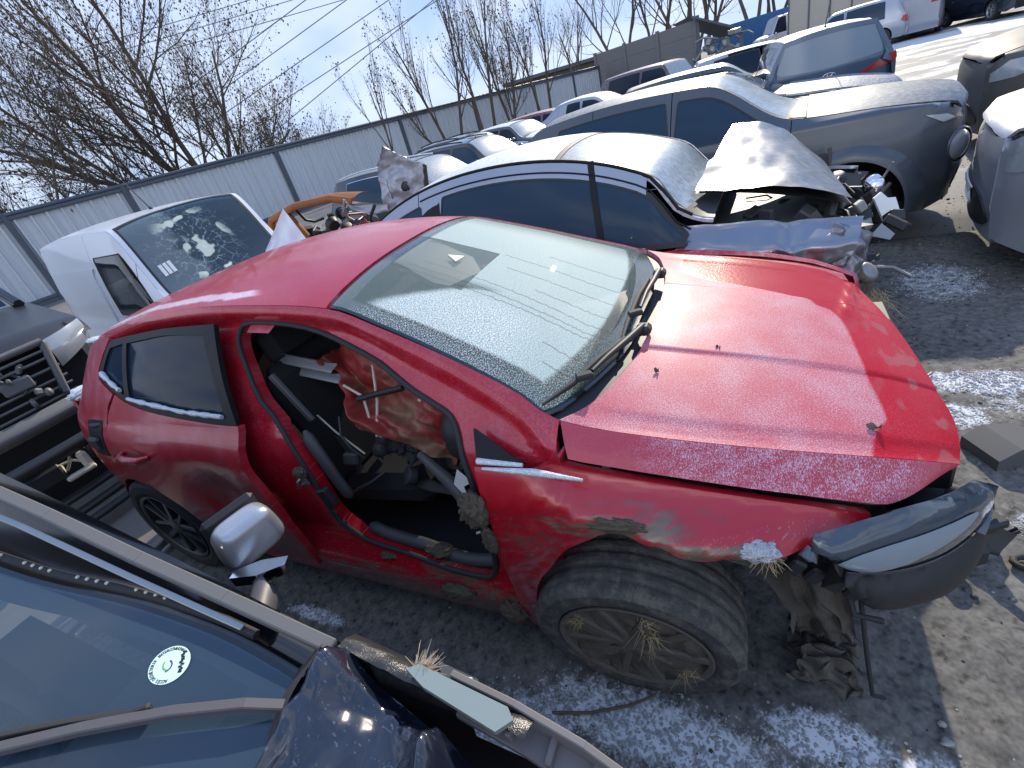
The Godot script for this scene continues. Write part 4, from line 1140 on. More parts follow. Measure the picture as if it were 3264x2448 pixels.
func wheel(car: Node, at: Vector3, bs: Basis, r: float, w: float, rr: float, spokes: int, tm: Material, rm: Material, muddy := false) -> Node3D:
	# axis along the local z, the outer face towards +z
	var o := Node3D.new()
	o.name = fresh("wheel", car)
	car.add_child(o, true)
	o.position = at; o.basis = bs
	var X := Transform3D(Basis(Vector3(1, 0, 0), PI / 2), Vector3.ZERO)   # lathe axis y -> z
	var g := Geo.new()
	var h := w * 0.5
	var prof := [Vector2(rr - 0.012, -h * 0.80), Vector2(rr + 0.006, -h * 0.98), Vector2(lerpf(rr, r, 0.40), -h * 1.03), Vector2(lerpf(rr, r, 0.72), -h * 1.01), Vector2(r - 0.012, -h * 0.95)]
	for k in 25: prof.append(Vector2(r - 0.004 * pow(absf(k - 12.0) / 12.0, 4.0), h * 0.90 * (k - 12) / 12.0))
	prof.append_array([Vector2(r - 0.012, h * 0.95), Vector2(lerpf(rr, r, 0.72), h * 1.01), Vector2(lerpf(rr, r, 0.70), h * 1.03), Vector2(lerpf(rr, r, 0.66), h * 1.015), Vector2(lerpf(rr, r, 0.40), h * 1.03), Vector2(lerpf(rr, r, 0.30), h * 1.05), Vector2(lerpf(rr, r, 0.26), h * 1.02), Vector2(rr + 0.006, h * 0.98), Vector2(rr - 0.012, h * 0.80)])
	var tn := noise(700, 9.0, 2)
	var bump := func(u: float, v: float) -> float:
		var k := int(round(v * (prof.size() - 1))) - 5
		if k < 0 or k > 24: return 0.0
		var d := 0.0
		if k == 4 or k == 9 or k == 15 or k == 20: d = -0.009
		elif (k > 20 or k < 4) and absf(fposmod(u * 44.0, 1.0) - 0.5) > 0.40: d = -0.008
		elif muddy and absf(fposmod(u * 66.0 + k * 0.13, 1.0) - 0.5) > 0.45: d = -0.003
		return d + (0.002 * tn.get_noise_2d(u * 8.0, v * 6.0) if muddy else 0.0)
	g.lathe(prof, 176 if muddy else 48, X, bump)
	part("tyre", g, tm, o)
	g = Geo.new()
	g.lathe([Vector2(rr - 0.03, -h * 0.9), Vector2(rr - 0.008, -h * 0.9), Vector2(rr - 0.022, -h * 0.6), Vector2(rr - 0.03, h * 0.3), Vector2(rr - 0.016, h * 0.8), Vector2(rr + 0.004, h * 1.0), Vector2(rr - 0.004, h * 1.04), Vector2(rr - 0.016, h * 0.95)], 48, X)
	for k in spokes:
		var th := TAU * k / spokes
		var d := Vector3(cos(th), sin(th), 0)
		g.box(d * rr * 0.55 + Vector3(0, 0, h * (0.78 if not muddy else 0.84)), Vector3(rr * 0.85, 0.034 if k % 2 == 0 else 0.024, 0.03), Basis(Vector3(0, 0, 1), th + (0.1 if k % 2 else -0.1)), 0.006)
	g.lathe([Vector2(0.06, h * 0.4), Vector2(0.06, h * 0.85), Vector2(0.045, h * 0.95), Vector2(0.0, h * 0.96)], 24, X)
	part("rim", g, rm, o)
	g = Geo.new()
	g.lathe([Vector2(rr * 0.72, h * 0.1), Vector2(rr * 0.70, h * 0.2), Vector2(0.05, h * 0.2)], 32, X)
	part("brake_disc", g, M.dull_steel, o)
	if muddy:
		var mn := noise(711, 11.0, 3)
		g = Geo.new()
		g.grid(func(u: float, v: float) -> Vector3:
			var q := v * (rr - 0.012)
			var n := mn.get_noise_2d(cos(u * TAU) * q, sin(u * TAU) * q)
			return Vector3(cos(u * TAU) * q, sin(u * TAU) * q, h * 0.90 + 0.026 * n - 0.02 * smoothstep(0.08, 0.2, sin(u * TAU) * q)), 72, 16, true)
		part("caked_mud", g, M.dark_mud, o)
		g = straw_tuft(Vector3(0.06, 0.12, h * 1.0), 0.06, 50, Vector3(0.1, -0.8, 0.25), 31)
		var g2 := straw_tuft(Vector3(-0.14, 0.12, h * 1.0), 0.035, 24, Vector3(-0.6, 0.2, 0.3), 33)
		var st := part("straw_tuft", g, M.straw, o)
		part("straw_tuft", g2, M.straw, o)
		part("straw_tuft", straw_tuft(Vector3(0.14, -0.08, h), 0.05, 26, Vector3(0.3, -0.4, 0.3), 35), M.straw, o)
		part("straw_tuft", straw_tuft(Vector3(0.05, 0.185, h), 0.04, 34, Vector3(0.6, 0.3, 0.2), 36), M.straw, o)
	return o

func seat(g: Geo, x: float, z: float, hw := 0.24):
	g.box(Vector3(x + 0.05, 0.48, z), Vector3(0.5, 0.16, hw * 2), Basis(Vector3(0, 0, 1), 0.12), 0.05)
	g.box(Vector3(x - 0.25, 0.78, z), Vector3(0.15, 0.62, hw * 1.9), Basis(Vector3(0, 0, 1), 0.28), 0.06)
	g.box(Vector3(x - 0.36, 1.14, z), Vector3(0.10, 0.18, 0.26), Basis(Vector3(0, 0, 1), 0.2), 0.04)

func cabin(car: Node, dx: float):
	var g := Geo.new()
	g.box(Vector3(-0.3 + dx, 0.22, 0), Vector3(2.3, 0.06, 1.4))
	g.box(Vector3(-1.45 + dx, 0.5, 0), Vector3(0.5, 0.5, 1.2))
	g.box(Vector3(0.95 + dx, 0.5, 0), Vector3(0.06, 0.6, 1.35))
	g.box(Vector3(0.25 + dx, 0.36, 0), Vector3(1.2, 0.22, 0.24), Basis.IDENTITY, 0.03)
	part("cabin_floor", g, M.dark_cloth, car)
	g = Geo.new()
	g.box(Vector3(0.82 + dx, 0.82, 0), Vector3(0.38, 0.22, 1.22), Basis(Vector3(0, 0, 1), -0.12), 0.06)
	part("dashboard", g, M.black_plastic, car)
	for z in [-0.36, 0.36]:
		g = Geo.new(); seat(g, -0.02 + dx, z)
		part("front_seat", g, M.dark_cloth, car)
	g = Geo.new(); seat(g, -0.85 + dx, 0.0, 0.6)
	part("rear_seat", g, M.dark_cloth, car)
	g = Geo.new()
	var ring := []
	for k in 25: ring.append(Vector3(0.52 + dx, 0.86, -0.36) + Basis(Vector3(0, 0, 1), 0.45) * Vector3(0, cos(TAU * k / 24) * 0.18, sin(TAU * k / 24) * 0.18))
	g.tube(ring, 0.016, 6, false)
	part("steering_wheel", g, M.black_plastic, car)

func torn_door():
	# the front door, cut off and thrown into the cabin: a crumpled red skin with mud, a steel side beam, its mirror
	var d := thing("torn_door", "crumpled muddy red car door lying inside the red hatchback's cabin", "car door")
	var n := noise(801, 2.2, 3); var n2 := noise(802, 6.0, 2)
	var g := Geo.new()
	var A := [Vector3(-0.16, 1.12, 0.30), Vector3(0.15, 1.08, 0.36), Vector3(0.50, 0.98, 0.40), Vector3(0.62, 0.90, 0.45)]
	var B := [Vector3(-0.12, 0.98, 0.44), Vector3(0.06, 0.80, 0.54), Vector3(0.36, 0.69, 0.54), Vector3(0.58, 0.66, 0.56)]
	g.grid(func(u: float, v: float) -> Vector3:
		var k := u * 3.0; var i := mini(int(k), 2); var f := k - i
		var p: Vector3 = A[i].lerp(A[i + 1], f).lerp(B[i].lerp(B[i + 1], f), v)
		return p + Vector3(0.03, 0.05, 0.07) * n.get_noise_2d(u * 1.1, v * 0.8) * 1.8 + Vector3(0, 0.0, 0.05) * sin(v * PI) + Vector3(0, 0, 0.02) * absf(n2.get_noise_2d(u * 0.4, v * 0.5)), 48, 30)
	part("door_skin", g, M.torn_paint, d)
	g = Geo.new()
	g.grid(func(u: float, v: float) -> Vector3:
		var p := Vector3(-0.34, 1.075, 0.46).lerp(Vector3(-0.05, 1.045, 0.47), u)
		return p + Vector3(0.01 * sin(v * 9.0), -0.10 * (v - 0.5) - 0.02 * u, 0.016 * cos(v * TAU * 2.0)), 10, 24)
	part("side_beam", g, M.dull_steel, d)
	g = Geo.new()
	for l in [[Vector3(0.02, 0.99, 0.52), Vector3(0.13, 0.96, 0.55), Vector3(0.14, 0.86, 0.58), Vector3(0.16, 0.79, 0.58)], [Vector3(0.16, 1.05, 0.47), Vector3(0.19, 0.94, 0.55), Vector3(0.15, 0.80, 0.59)], [Vector3(0.36, 0.93, 0.52), Vector3(0.42, 0.90, 0.53), Vector3(0.47, 0.85, 0.55)]]:
		g.tube(l, 0.006, 6)
	part("bent_edge", g, M.cream_plastic, d)
	g = Geo.new()
	g.tube([Vector3(0.11, 0.955, 0.56), Vector3(0.22, 0.98, 0.56), Vector3(0.34, 1.0, 0.55)], 0.012, 6)
	part("window_channel", g, M.black_plastic, d)
	g = Geo.new()
	g.blob(Vector3(0.60, 0.86, 0.62), Vector3(0.085, 0.10, 0.07), 0.10, 811, 18, 0.8)
	g.blob(Vector3(0.64, 0.76, 0.63), Vector3(0.07, 0.09, 0.06), 0.12, 812, 16, 0.8)
	part("door_mirror", g, M.black_plastic, d)
	g = Geo.new()
	g.flat([Vector3(0.525, 0.69, 0.69), Vector3(0.555, 0.755, 0.68), Vector3(0.60, 0.70, 0.68), Vector3(0.565, 0.685, 0.69), Vector3(0.575, 0.625, 0.70)])
	part("glass_sliver", g, M.white_plastic, d)
	g = Geo.new()                                          # loose trim strips and a grey lining piece in the cabin
	g.tube([Vector3(0.30, 0.70, 0.56), Vector3(0.45, 0.62, 0.62), Vector3(0.55, 0.50, 0.66), Vector3(0.68, 0.42, 0.68)], [0.02, 0.028, 0.025, 0.02], 6)
	part("trim_strip", g, M.grey_plastic, d)
	g = Geo.new()
	junk(g, Vector3(-0.05, 0.55, 0.30), Vector3(0.62, 0.72, 0.62), 26, 131, 0.07)
	part("door_fragments", g, M.lining, d).set_meta("kind", "stuff")
	g = Geo.new()
	crumpled(g, [Vector3(0.25, 0.62, 0.50), Vector3(0.62, 0.55, 0.60), Vector3(0.66, 0.72, 0.62), Vector3(0.30, 0.76, 0.50)], 0.07, 1.4, 133, 16, 12)
	part("dusty_trim", g, M.dusty_black, d)
	g = Geo.new()
	crumpled(g, [Vector3(0.18, 0.60, 0.48), Vector3(0.42, 0.55, 0.52), Vector3(0.45, 0.68, 0.56), Vector3(0.22, 0.72, 0.50)], 0.06, 1.4, 134, 14, 10)
	part("red_fragment", g, M.dull_red, d)
	g = Geo.new()
	g.tube([Vector3(-0.18, 0.86, 0.55), Vector3(-0.08, 0.80, 0.58), Vector3(0.05, 0.71, 0.60)], 0.004, 5)
	g.tube([Vector3(0.55, 0.46, 0.70), Vector3(0.67, 0.52, 0.70)], 0.006, 5)
	part("wire_end", g, M.cream_plastic, d)
	g = Geo.new()
	for e in [[0.10, 0.56], [0.30, 0.60], [0.48, 0.62]]: g.oval([Vector3(e[0] - 0.16, 0.535, e[1] - 0.05), Vector3(e[0], 0.55, e[1] - 0.02), Vector3(e[0] + 0.14, 0.545, e[1])], 0.05, 0.025)
	part("seat_bolster", g, M.dusty_black, d)
	var t := thing("seat_belt_trim", "pale grey strip of pillar lining hanging in the open doorway", "trim")
	g = Geo.new()
	g.box(Vector3(-0.20, 0.98, 0.60), Vector3(0.03, 0.24, 0.02), Basis(Vector3(0, 0, 1), 0.42), 0.004)
	part("strip", g, M.grey_plastic, t)
	var c := Geo.new()
	var cn := noise(805, 4.0, 2)
	c.grid(func(u: float, v: float) -> Vector3: return Vector3(0.02 + 0.26 * u, 0.62 + 0.16 * v + 0.04 * cn.get_noise_2d(u, v), 0.50 + 0.05 * cn.get_noise_2d(u * 1.2 + 5, v)), 24, 16)
	single("cloth_scrap", c, M.grey_cloth, "dusty grey scrap of cloth crumpled on the red hatchback's seat", "scrap")

func sweep(g: Geo, pts: Array, w: float, h: float):         # a flat bar along a line, w across, h thick, lying level
	var m := pts.size()
	for k in m - 1:
		var a: Vector3 = pts[k]; var b: Vector3 = pts[k + 1]
		var d := (b - a).normalized()
		var s := d.cross(Vector3.UP).normalized(); var u := s.cross(d).normalized()
		g.box((a + b) * 0.5, Vector3(a.distance_to(b) + 0.004, h, w), Basis(d, u, s), minf(w, h) * 0.15)

func black_car():
	var car := thing("black_car", "blue-black car in the near left corner with crumpled bonnet and round sticker", "car")
	var GY := func(x: float, z: float) -> float: return 1.0 + 0.37 * (0.78 - x) - 0.05 * pow(maxf(0.0, 0.78 - x), 2.0) + 0.03 * (1.0 - pow((z - 2.25) / 0.78, 2.0))
	# windscreen
	var edge := Tab.new([-0.5, 0.142, 0.422, 0.617, 0.72, 0.80], [1.62, 1.552, 1.495, 1.475, 1.476, 1.485])
	var g := Geo.new()
	g.grid(func(u: float, v: float) -> Vector3:
		var x := lerpf(0.80, -0.35, u); var z := lerpf(edge.at(x), 4.5 - edge.at(x), v)
		return Vector3(x, GY.call(x, z) - 0.028, z), 24, 24)
	var ws := part("windscreen", g, M.screen_glass, car)
	g = Geo.new()
	g.grid(func(u: float, v: float) -> Vector3:
		var x := lerpf(0.80, -0.35, u); var z := edge.at(x) - 0.012 + 0.055 * v
		return Vector3(x, GY.call(x, z) - 0.033, z), 24, 3)
	g.grid(func(u: float, v: float) -> Vector3:
		var x := lerpf(0.82, 0.68, u); var z := lerpf(1.48, 3.0, v)
		return Vector3(x, GY.call(x, z) - 0.034, z), 4, 20)
	part("windscreen_border", g, M.gloss_black, ws)
	# pillar: a grey cap bar outside, a gloss-black channel, a seal with pale clips
	g = Geo.new()
	var bar := [Vector3(0.78, 1.000, 1.412), Vector3(0.55, 1.083, 1.422), Vector3(0.347, 1.160, 1.433), Vector3(0.10, 1.252, 1.442), Vector3(-0.05, 1.304, 1.449), Vector3(-0.4, 1.40, 1.475), Vector3(-0.9, 1.47, 1.50)]
	sweep(g, bar, 0.026, 0.018)
	part("pillar_trim", g, M.pillar_grey, car)
	g = Geo.new()
	g.grid(func(u: float, v: float) -> Vector3:
		var x := lerpf(0.80, -0.5, u)
		var z := lerpf(1.39, edge.at(x) + 0.004, v)
		return Vector3(x, GY.call(x, 1.48) - 0.035 - 0.028 * sin(v * PI) - 0.02 * v, z), 26, 8)
	g.grid(func(u: float, v: float) -> Vector3:
		var x := lerpf(0.9, -0.5, u)
		return Vector3(x, lerpf(GY.call(x, 1.48) - 0.035, 0.55, v), 1.39 - 0.07 * sin(v * 2.0)), 16, 6)
	part("door_pillar", g, M.gloss_black, car)
	g = Geo.new()
	var ch := []
	for k in 15:
		var x := lerpf(0.62, -0.35, k / 14.0)
		ch.append(Vector3(x, GY.call(x, 1.48) - 0.036, edge.at(x) - 0.032))
	g.tube(ch, 0.010, 6)
	part("screen_seal", g, M.rubber, car)
	for k in 26:
		if k % 6 > 3: continue
		var x := 0.55 - 0.021 * k
		g = Geo.new()
		g.box(Vector3(x, GY.call(x, 1.48) - 0.026, edge.at(x) - 0.032), Vector3(0.007, 0.006, 0.007), Basis.IDENTITY, 0.002)
		part("seal_clip", g, M.cream_plastic, car)
	g = Geo.new()                                          # bright edge of the door top between bar and channel
	sweep(g, [Vector3(0.60, 1.045, 1.447), Vector3(0.347, 1.140, 1.463), Vector3(0.05, 1.248, 1.478), Vector3(-0.3, 1.35, 1.50)], 0.012, 0.006)
	part("bright_strip", g, M.steel, car)
	# sticker
	var c := Vector3(0.541, 0.0, 1.548); c.y = GY.call(c.x, c.z) - 0.0255
	var er := Vector3(0.049, -0.018, -0.041).normalized(); var eu := Vector3(-0.029, 0.011, -0.051).normalized()
	var en := er.cross(eu).normalized()
	if en.y < 0: en = -en
	eu = en.cross(er).normalized()
	var X := Transform3D(Basis(er, eu, en), c)
	g = Geo.new(); g.prism(disc(0, 0, 0.0325, 40), 0.0, 0.0006, X)
	var st := part("sticker", g, M.mint, ws)
	var word := "ACCÈS DÉCHÈTERIE INTERCOMMUNALE"
	var font := SystemFont.new()
	font.font_names = PackedStringArray(["Droid Sans"])
	font.font_weight = 700
	for k in word.length():
		var chr := word.substr(k, 1)
		if chr == " ": continue
		var th := deg_to_rad(lerpf(-88.0, -88.0 - 236.0, float(k) / (word.length() - 1)))
		var tm := TextMesh.new()
		tm.text = chr; tm.font = font; tm.font_size = 16; tm.pixel_size = 0.00043; tm.depth = 0.0003; tm.curve_step = 2.0
		var mi := MeshInstance3D.new()
		mi.name = fresh("letter", st)
		mi.mesh = tm
		mi.material_override = M.ink
		st.add_child(mi, true)
		var o := Vector3(cos(th), sin(th), 0)
		mi.transform = X * Transform3D(Basis(Vector3(0, 0, 1), th - PI / 2), o * 0.0275 + Vector3(0, 0, 0.0008))
	g = Geo.new()
	for k in 12:
		var a := lerpf(2.7, 4.3, k / 11.0)
		g.box(X * Vector3(0.004 + 0.014 * cos(a), 0.001 + 0.011 * sin(a), 0.0009), Vector3(0.0022, 0.0022, 0.0006), X.basis)
	part("leaf_emblem", g, M.green_ink, st)
	g = Geo.new()
	for k in 12:
		var a := lerpf(-1.3, 0.9, k / 11.0)
		g.box(X * Vector3(-0.006 + 0.010 * cos(a), -0.001 + 0.010 * sin(a), 0.0009), Vector3(0.0022, 0.0020, 0.0006), X.basis)
	part("wave_emblem", g, M.blue_ink, st)
	g = Geo.new()
	for k in 9:
		g.box(X * Vector3(0.0195 + 0.0016 * sin(k * 2.6), -0.016 + 0.0042 * k, 0.0009), Vector3(0.006, 0.0034, 0.0006), X.basis * Basis(Vector3(0, 0, 1), 0.4 * sin(k * 1.9)))
	part("blotted_number", g, M.ink, st)
	# wiper
	var on := func(x: float, z: float, h: float) -> Vector3: return Vector3(x, GY.call(x, z) - 0.028 + h, z)
	g = Geo.new()
	sweep(g, [on.call(0.765, 1.520, 0.018), on.call(0.716, 1.546, 0.026), on.call(0.63, 1.600, 0.026), on.call(0.53, 1.672, 0.022), on.call(0.44, 1.745, 0.018), on.call(0.2, 1.93, 0.016)], 0.018, 0.014)
	var wa := part("wiper_arm", g, M.wiper_grey, car)
	g = Geo.new()
	sweep(g, [on.call(0.590, 1.612, 0.014), on.call(0.50, 1.672, 0.014), on.call(0.40, 1.748, 0.012), on.call(0.2, 1.90, 0.012)], 0.010, 0.012)
	g.box(on.call(0.582, 1.618, 0.02), Vector3(0.03, 0.016, 0.014), Basis(Vector3.UP, 0.7), 0.004)
	part("wiper_blade", g, M.rubber, wa)
	# cowl below the glass, dashboard and wheel behind it
	g = Geo.new()
	g.grid(func(u: float, v: float) -> Vector3: return Vector3(lerpf(0.84, 0.74, u), 0.935 + 0.04 * u, lerpf(1.45, 3.0, v)), 4, 20)
	part("cowl", g, M.black_plastic, car)
	g = Geo.new()
	g.grid(func(u: float, v: float) -> Vector3:
		var x := lerpf(0.78, 0.05, u)
		return Vector3(x, 0.925 - 0.04 * u + 0.05 * sin(u * PI) - 0.25 * pow(u, 6.0), lerpf(1.45, 3.0, v)), 20, 10)
	part("dashboard", g, M.dash_grey, car)
	g = Geo.new()
	var ring := []
	for k in 33: ring.append(Vector3(0.10, 0.95, 1.86) + Basis(Vector3(0, 0, 1), 0.55) * Vector3(0, cos(TAU * k / 32) * 0.18, sin(TAU * k / 32) * 0.18))
	g.tube(ring, 0.017, 7, false)
	g.box(Vector3(0.14, 0.93, 1.86), Vector3(0.06, 0.10, 0.30), Basis(Vector3(0, 0, 1), 0.55), 0.03)
	part("steering_wheel", g, M.dash_grey, car)
	g = Geo.new()
	seat(g, -0.45, 1.86); seat(g, -0.45, 2.64)
	g.box(Vector3(-0.3, 0.3, 2.25), Vector3(2.4, 0.06, 1.6))
	part("front_seats", g, M.dark_cloth, car)
	g = Geo.new()
	g.grid(func(u: float, v: float) -> Vector3:
		return Vector3(lerpf(-0.35, -1.7, u), GY.call(-0.35, 2.25) - 0.03 + 0.10 * sin(u * 1.6) - 0.05 * pow(absf(v - 0.5) * 2.0, 2.5), lerpf(1.55, 2.95, v)), 12, 12)
	part("roof", g, M.navy_0, car)
	g = Geo.new()
	for z in [1.38, 3.12]:
		g.grid(func(u: float, v: float) -> Vector3:
			return Vector3(lerpf(-1.9, 0.62, u), lerpf(0.98, 0.25, v), z + (0.05 if z > 2.0 else -0.05) * sin(v * PI)), 14, 8)
	part("door_skins", g, M.navy_0, car)
	# door mirror in silver, chrome lip, dark foot
	var mb := Basis(Vector3.UP, -0.25) * Basis(Vector3(0, 0, 1), -0.05)
	g = Geo.new()
	var mc := Vector3(0.325, 1.02, 1.235)
	g.grid(func(u: float, v: float) -> Vector3:
		var ph := v * PI; var th := u * TAU
		var d := Vector3(cos(th) * sin(ph), cos(ph), sin(th) * sin(ph))
		var q := Vector3(signf(d.x) * pow(absf(d.x), 0.55), signf(d.y) * pow(absf(d.y), 0.6), signf(d.z) * pow(absf(d.z), 0.5))
		return mc + mb * (q * Vector3(0.046, 0.060, 0.074) * (1.0 - 0.22 * d.y)), 32, 20, true)
	var mi := part("door_mirror", g, M.mirror_silver, car)
	g = Geo.new()
	g.box(mc + mb * Vector3(-0.056, 0.0, 0.0), Vector3(0.025, 0.11, 0.14), mb, 0.012)
	part("mirror_back", g, M.black_plastic, mi)
	g = Geo.new()
	g.prism(pv([0.352, 1.335, 0.345, 1.312, 0.395, 1.272, 0.462, 1.245, 0.475, 1.268, 0.420, 1.312]), 0.0, 0.03, Transform3D(Basis(Vector3(1, 0, 0), Vector3(0, 0, 1), Vector3(0, 1, 0)), Vector3(0, 0.942, 0)))
	part("indicator_strip", g, M.chrome, mi)
	g = Geo.new()
	g.grid(func(u: float, v: float) -> Vector3:
		var th := u * TAU
		return Vector3(0.42, 0.93, 1.30).lerp(Vector3(0.50, 0.93, 1.40), v) + Vector3(cos(th) * 0.055, sin(th) * 0.035, cos(th) * 0.02), 16, 6, true)
	part("mirror_foot", g, M.wiper_grey, mi)
	# crumpled bonnet, bent up at its rear edge
	var n1 := noise(1201, 2.6, 2); var n2 := noise(1202, 7.0, 2)
	var he := Tab.new([0.74, 0.80, 0.85, 0.95, 1.05, 1.12, 1.3, 1.5], [1.44, 1.402, 1.418, 1.440, 1.462, 1.50, 1.60, 1.66])
	g = Geo.new()
	g.grid(func(u: float, v: float) -> Vector3:
		var x := lerpf(0.765, 1.62, pow(u, 1.2))
		var s := pow(v, 1.35)
		var z := lerpf(he.at(x), 2.95, s)
		var y := 1.02 - 0.16 * maxf(0.0, x - 0.80)
		y -= 0.10 * smoothstep(0.80, 0.765, x) * 1.0
		y += 0.028 * exp(-pow((x - 0.805) / 0.03, 2)) * exp(-pow((z - 1.41) / 0.12, 2))
		y -= 0.055 * exp(-pow((x - 0.93 - 0.25 * (z - 1.45)) / 0.07, 2)) * smoothstep(1.40, 1.50, z)
		y += 0.040 * exp(-pow((x - 1.035 - 0.30 * (z - 1.47)) / 0.022, 2))
		y -= 0.035 * exp(-pow((x - 1.10 - 0.10 * (z - 1.5)) / 0.05, 2))
		y += 0.035 * n1.get_noise_2d(x * 1.3, z * 1.3) + 0.016 * (0.5 - absf(n2.get_noise_2d(x, z)) * 2.0)
		y -= 0.05 * smoothstep(0.03, 0.0, z - he.at(x))
		return Vector3(x, y, z), 90, 70)
	part("bonnet", g, M.night_blue, car)
	g = Geo.new()                                          # bent-up rear lip, its dirty underside towards the glass
	g.grid(func(u: float, v: float) -> Vector3:
		var z := lerpf(1.425, 1.72, u)
		return Vector3(lerpf(0.785, 0.735 - 0.02 * sin(u * PI), v), lerpf(1.015 - 0.03 * u + 0.03 * n1.get_noise_2d(0.8, z * 1.3), 0.985 - 0.03 * u, v), z - 0.02 * v), 26, 8)
	part("bonnet_lip", g, M.dirty_black, car)
	# near wing: black gap, pale lamp edge, grey-brown plastic wing rail
	g = Geo.new()
	g.grid(func(u: float, v: float) -> Vector3:
		var x := lerpf(0.78, 1.16, u)
		return Vector3(x, 0.99 - 0.13 * (x - 0.78) - 0.20 * pow(v, 3.0) + 0.008 * n2.get_noise_2d(x * 3.0, v), lerpf(1.405 + 0.05 * (x - 0.78), 1.325 + 0.02 * u, v)), 20, 8)
	part("wing", g, M.dirty_gloss, car)
	g = Geo.new()
	g.grid(func(u: float, v: float) -> Vector3: return Vector3(lerpf(0.80, 1.45, u), 0.90 - 0.10 * u - 0.1 * v, lerpf(1.44 + 0.06 * u, 1.39, v)), 14, 4)
	part("dark_gap", g, M.black_plastic, car)
	g = Geo.new()
	g.prism(pv([0.945, 1.402, 0.965, 1.388, 1.135, 1.398, 1.15, 1.412, 1.13, 1.436, 0.99, 1.418]), 0.0, 0.012, Transform3D(Basis(Vector3(1, -0.13, 0).normalized(), Vector3(0, 0.0, 1), Vector3(0.13, 1, 0).normalized()), Vector3(0.0, 1.10, 0.0)))
	part("lamp_edge", g, M.pale_green_lens, car)
	g = Geo.new()
	sweep(g, [Vector3(1.00, 0.93, 1.372), Vector3(1.12, 0.915, 1.380), Vector3(1.24, 0.895, 1.395), Vector3(1.40, 0.86, 1.43)], 0.012, 0.05)
	sweep(g, [Vector3(1.02, 0.90, 1.392), Vector3(1.15, 0.885, 1.405), Vector3(1.28, 0.865, 1.425), Vector3(1.42, 0.83, 1.46)], 0.045, 0.015)
	for k in 4: g.box(Vector3(1.12 + 0.07 * k, 0.895 - 0.014 * k, 1.395 + 0.012 * k), Vector3(0.012, 0.045, 0.05), Basis.IDENTITY, 0.003)
	part("wing_rail", g, M.taupe_plastic, car)
	g = Geo.new()
	g.flat([Vector3(0.92, 0.88, 1.33), Vector3(1.01, 0.87, 1.335), Vector3(1.05, 0.86, 1.375), Vector3(0.97, 0.87, 1.385)])
	part("wing_flap", g, M.grey_plastic, car)
	part("straw_tuft", straw_tuft(Vector3(0.955, 0.97, 1.392), 0.035, 110, Vector3(0.7, 0.5, -0.9), 77, 0.0006), M.straw_pale, car)
	g = Geo.new()
	g.box(Vector3(1.0, 0.885, 1.35), Vector3(0.016, 0.004, 0.014), Basis(Vector3.UP, 0.2), 0.001)
	single("white_chip", g, M.white_plastic, "small square white chip on the black car's torn wing beside the straw", "chip")
	for z in [1.52, 2.98]: wheel(car, Vector3(1.35, 0.31, z), Basis.IDENTITY if z > 2.0 else Basis(Vector3.UP, PI), 0.31, 0.2, 0.21, 5, M.rubber, M.alloy)

func car_body(p: Dictionary) -> Body:
	var b := Body.new()
	var L: float = p.get("L", 4.1); var hw: float = p.get("W", 1.75) * 0.5; var H: float = p.get("H", 1.48)
	var xn := L * 0.5; var xt := -L * 0.5
	var xw: float = p.get("xw", 1.0); var xs: float = p.get("xs", 0.25); var xb: float = p.get("xb", xt + 0.45); var xd: float = p.get("xd", xt + 0.12)
	var hh: float = p.get("hh", 1.0); var hn: float = p.get("hn", 0.80); var hd: float = p.get("hd", 1.0); var bh: float = p.get("bh", 0.95)
	var rw: float = p.get("rw", hw * 0.64)
	var xm := (xb + xs) * 0.5
	var X := [xt, xd, xb, xm, xs, xw, lerpf(xw, xn, 0.6), xn - 0.06, xn]
	b.ye = Tab.new(X, [hd - 0.10, hd, H - 0.09, H - 0.045, H - 0.085, hh, lerpf(hh, hn, 0.45), hn, hn - 0.08])
	b.ze = Tab.new(X, [hw * 0.70, hw * 0.80, rw * 0.95, rw, rw * 0.98, hw * 0.79, hw * 0.75, hw * 0.64, hw * 0.56])
	b.yc = Tab.new(X, [hd - 0.07, hd + 0.03, H - 0.04, H, H - 0.035, hh + 0.05, lerpf(hh, hn, 0.45) + 0.06, hn + 0.05, hn - 0.04])
	if p.has("arch"):                                      # a roof that is one round arch from scuttle to tail
		var xa := []; var a1 := []; var a2 := []; var a3 := []
		for k in 25:
			var x := lerpf(xt, xn, k / 24.0)
			var t := clampf((x - xt) / (xw - xt), 0.0, 1.0)
			var y := hd - 0.12 + (H - 0.04 - hd + 0.12) * sqrt(maxf(0.0, 1.0 - pow(2.0 * (t - 0.53) / 1.03, 2.0) * (1.0 if t < 0.53 else 1.0)))
			if x > xw - 0.25: y = lerpf(y, lerpf(hh, hn, clampf((x - xw) / (xn - xw), 0, 1)), smoothstep(xw - 0.25, xw + 0.05, x))
			xa.append(x); a1.append(y); a2.append(y + 0.045); a3.append(lerpf(hw * 0.78, rw, smoothstep(hh, H - 0.1, y)) * (1.0 if x < xw else lerpf(1.0, 0.72, (x - xw) / (xn - xw))))
		b.ye = Tab.new(xa, a1); b.yc = Tab.new(xa, a2); b.ze = Tab.new(xa, a3)
	b.wy = Tab.new([0.12, 0.2, 0.38, 0.6, 0.8, bh], [hw * 0.88, hw * 0.93, hw * 0.97, hw, hw * 0.985, hw * 0.94])
	b.plan = Tab.new([xt, xt + 0.1, xt + 0.3, xt + 0.8, 0.0, xn - 0.8, xn - 0.3, xn - 0.08, xn], [p.get("tail_w", 0.78), lerpf(p.get("tail_w", 0.78), 0.94, 0.55), 0.94 if p.get("tail_w", 0.78) < 0.9 else 0.98, 0.99, 1.0, 0.985, 0.93, 0.80, 0.66])
	b.belt = Tab.new([xt, xn], [bh, bh])
	b.pw = 2.6
	return b

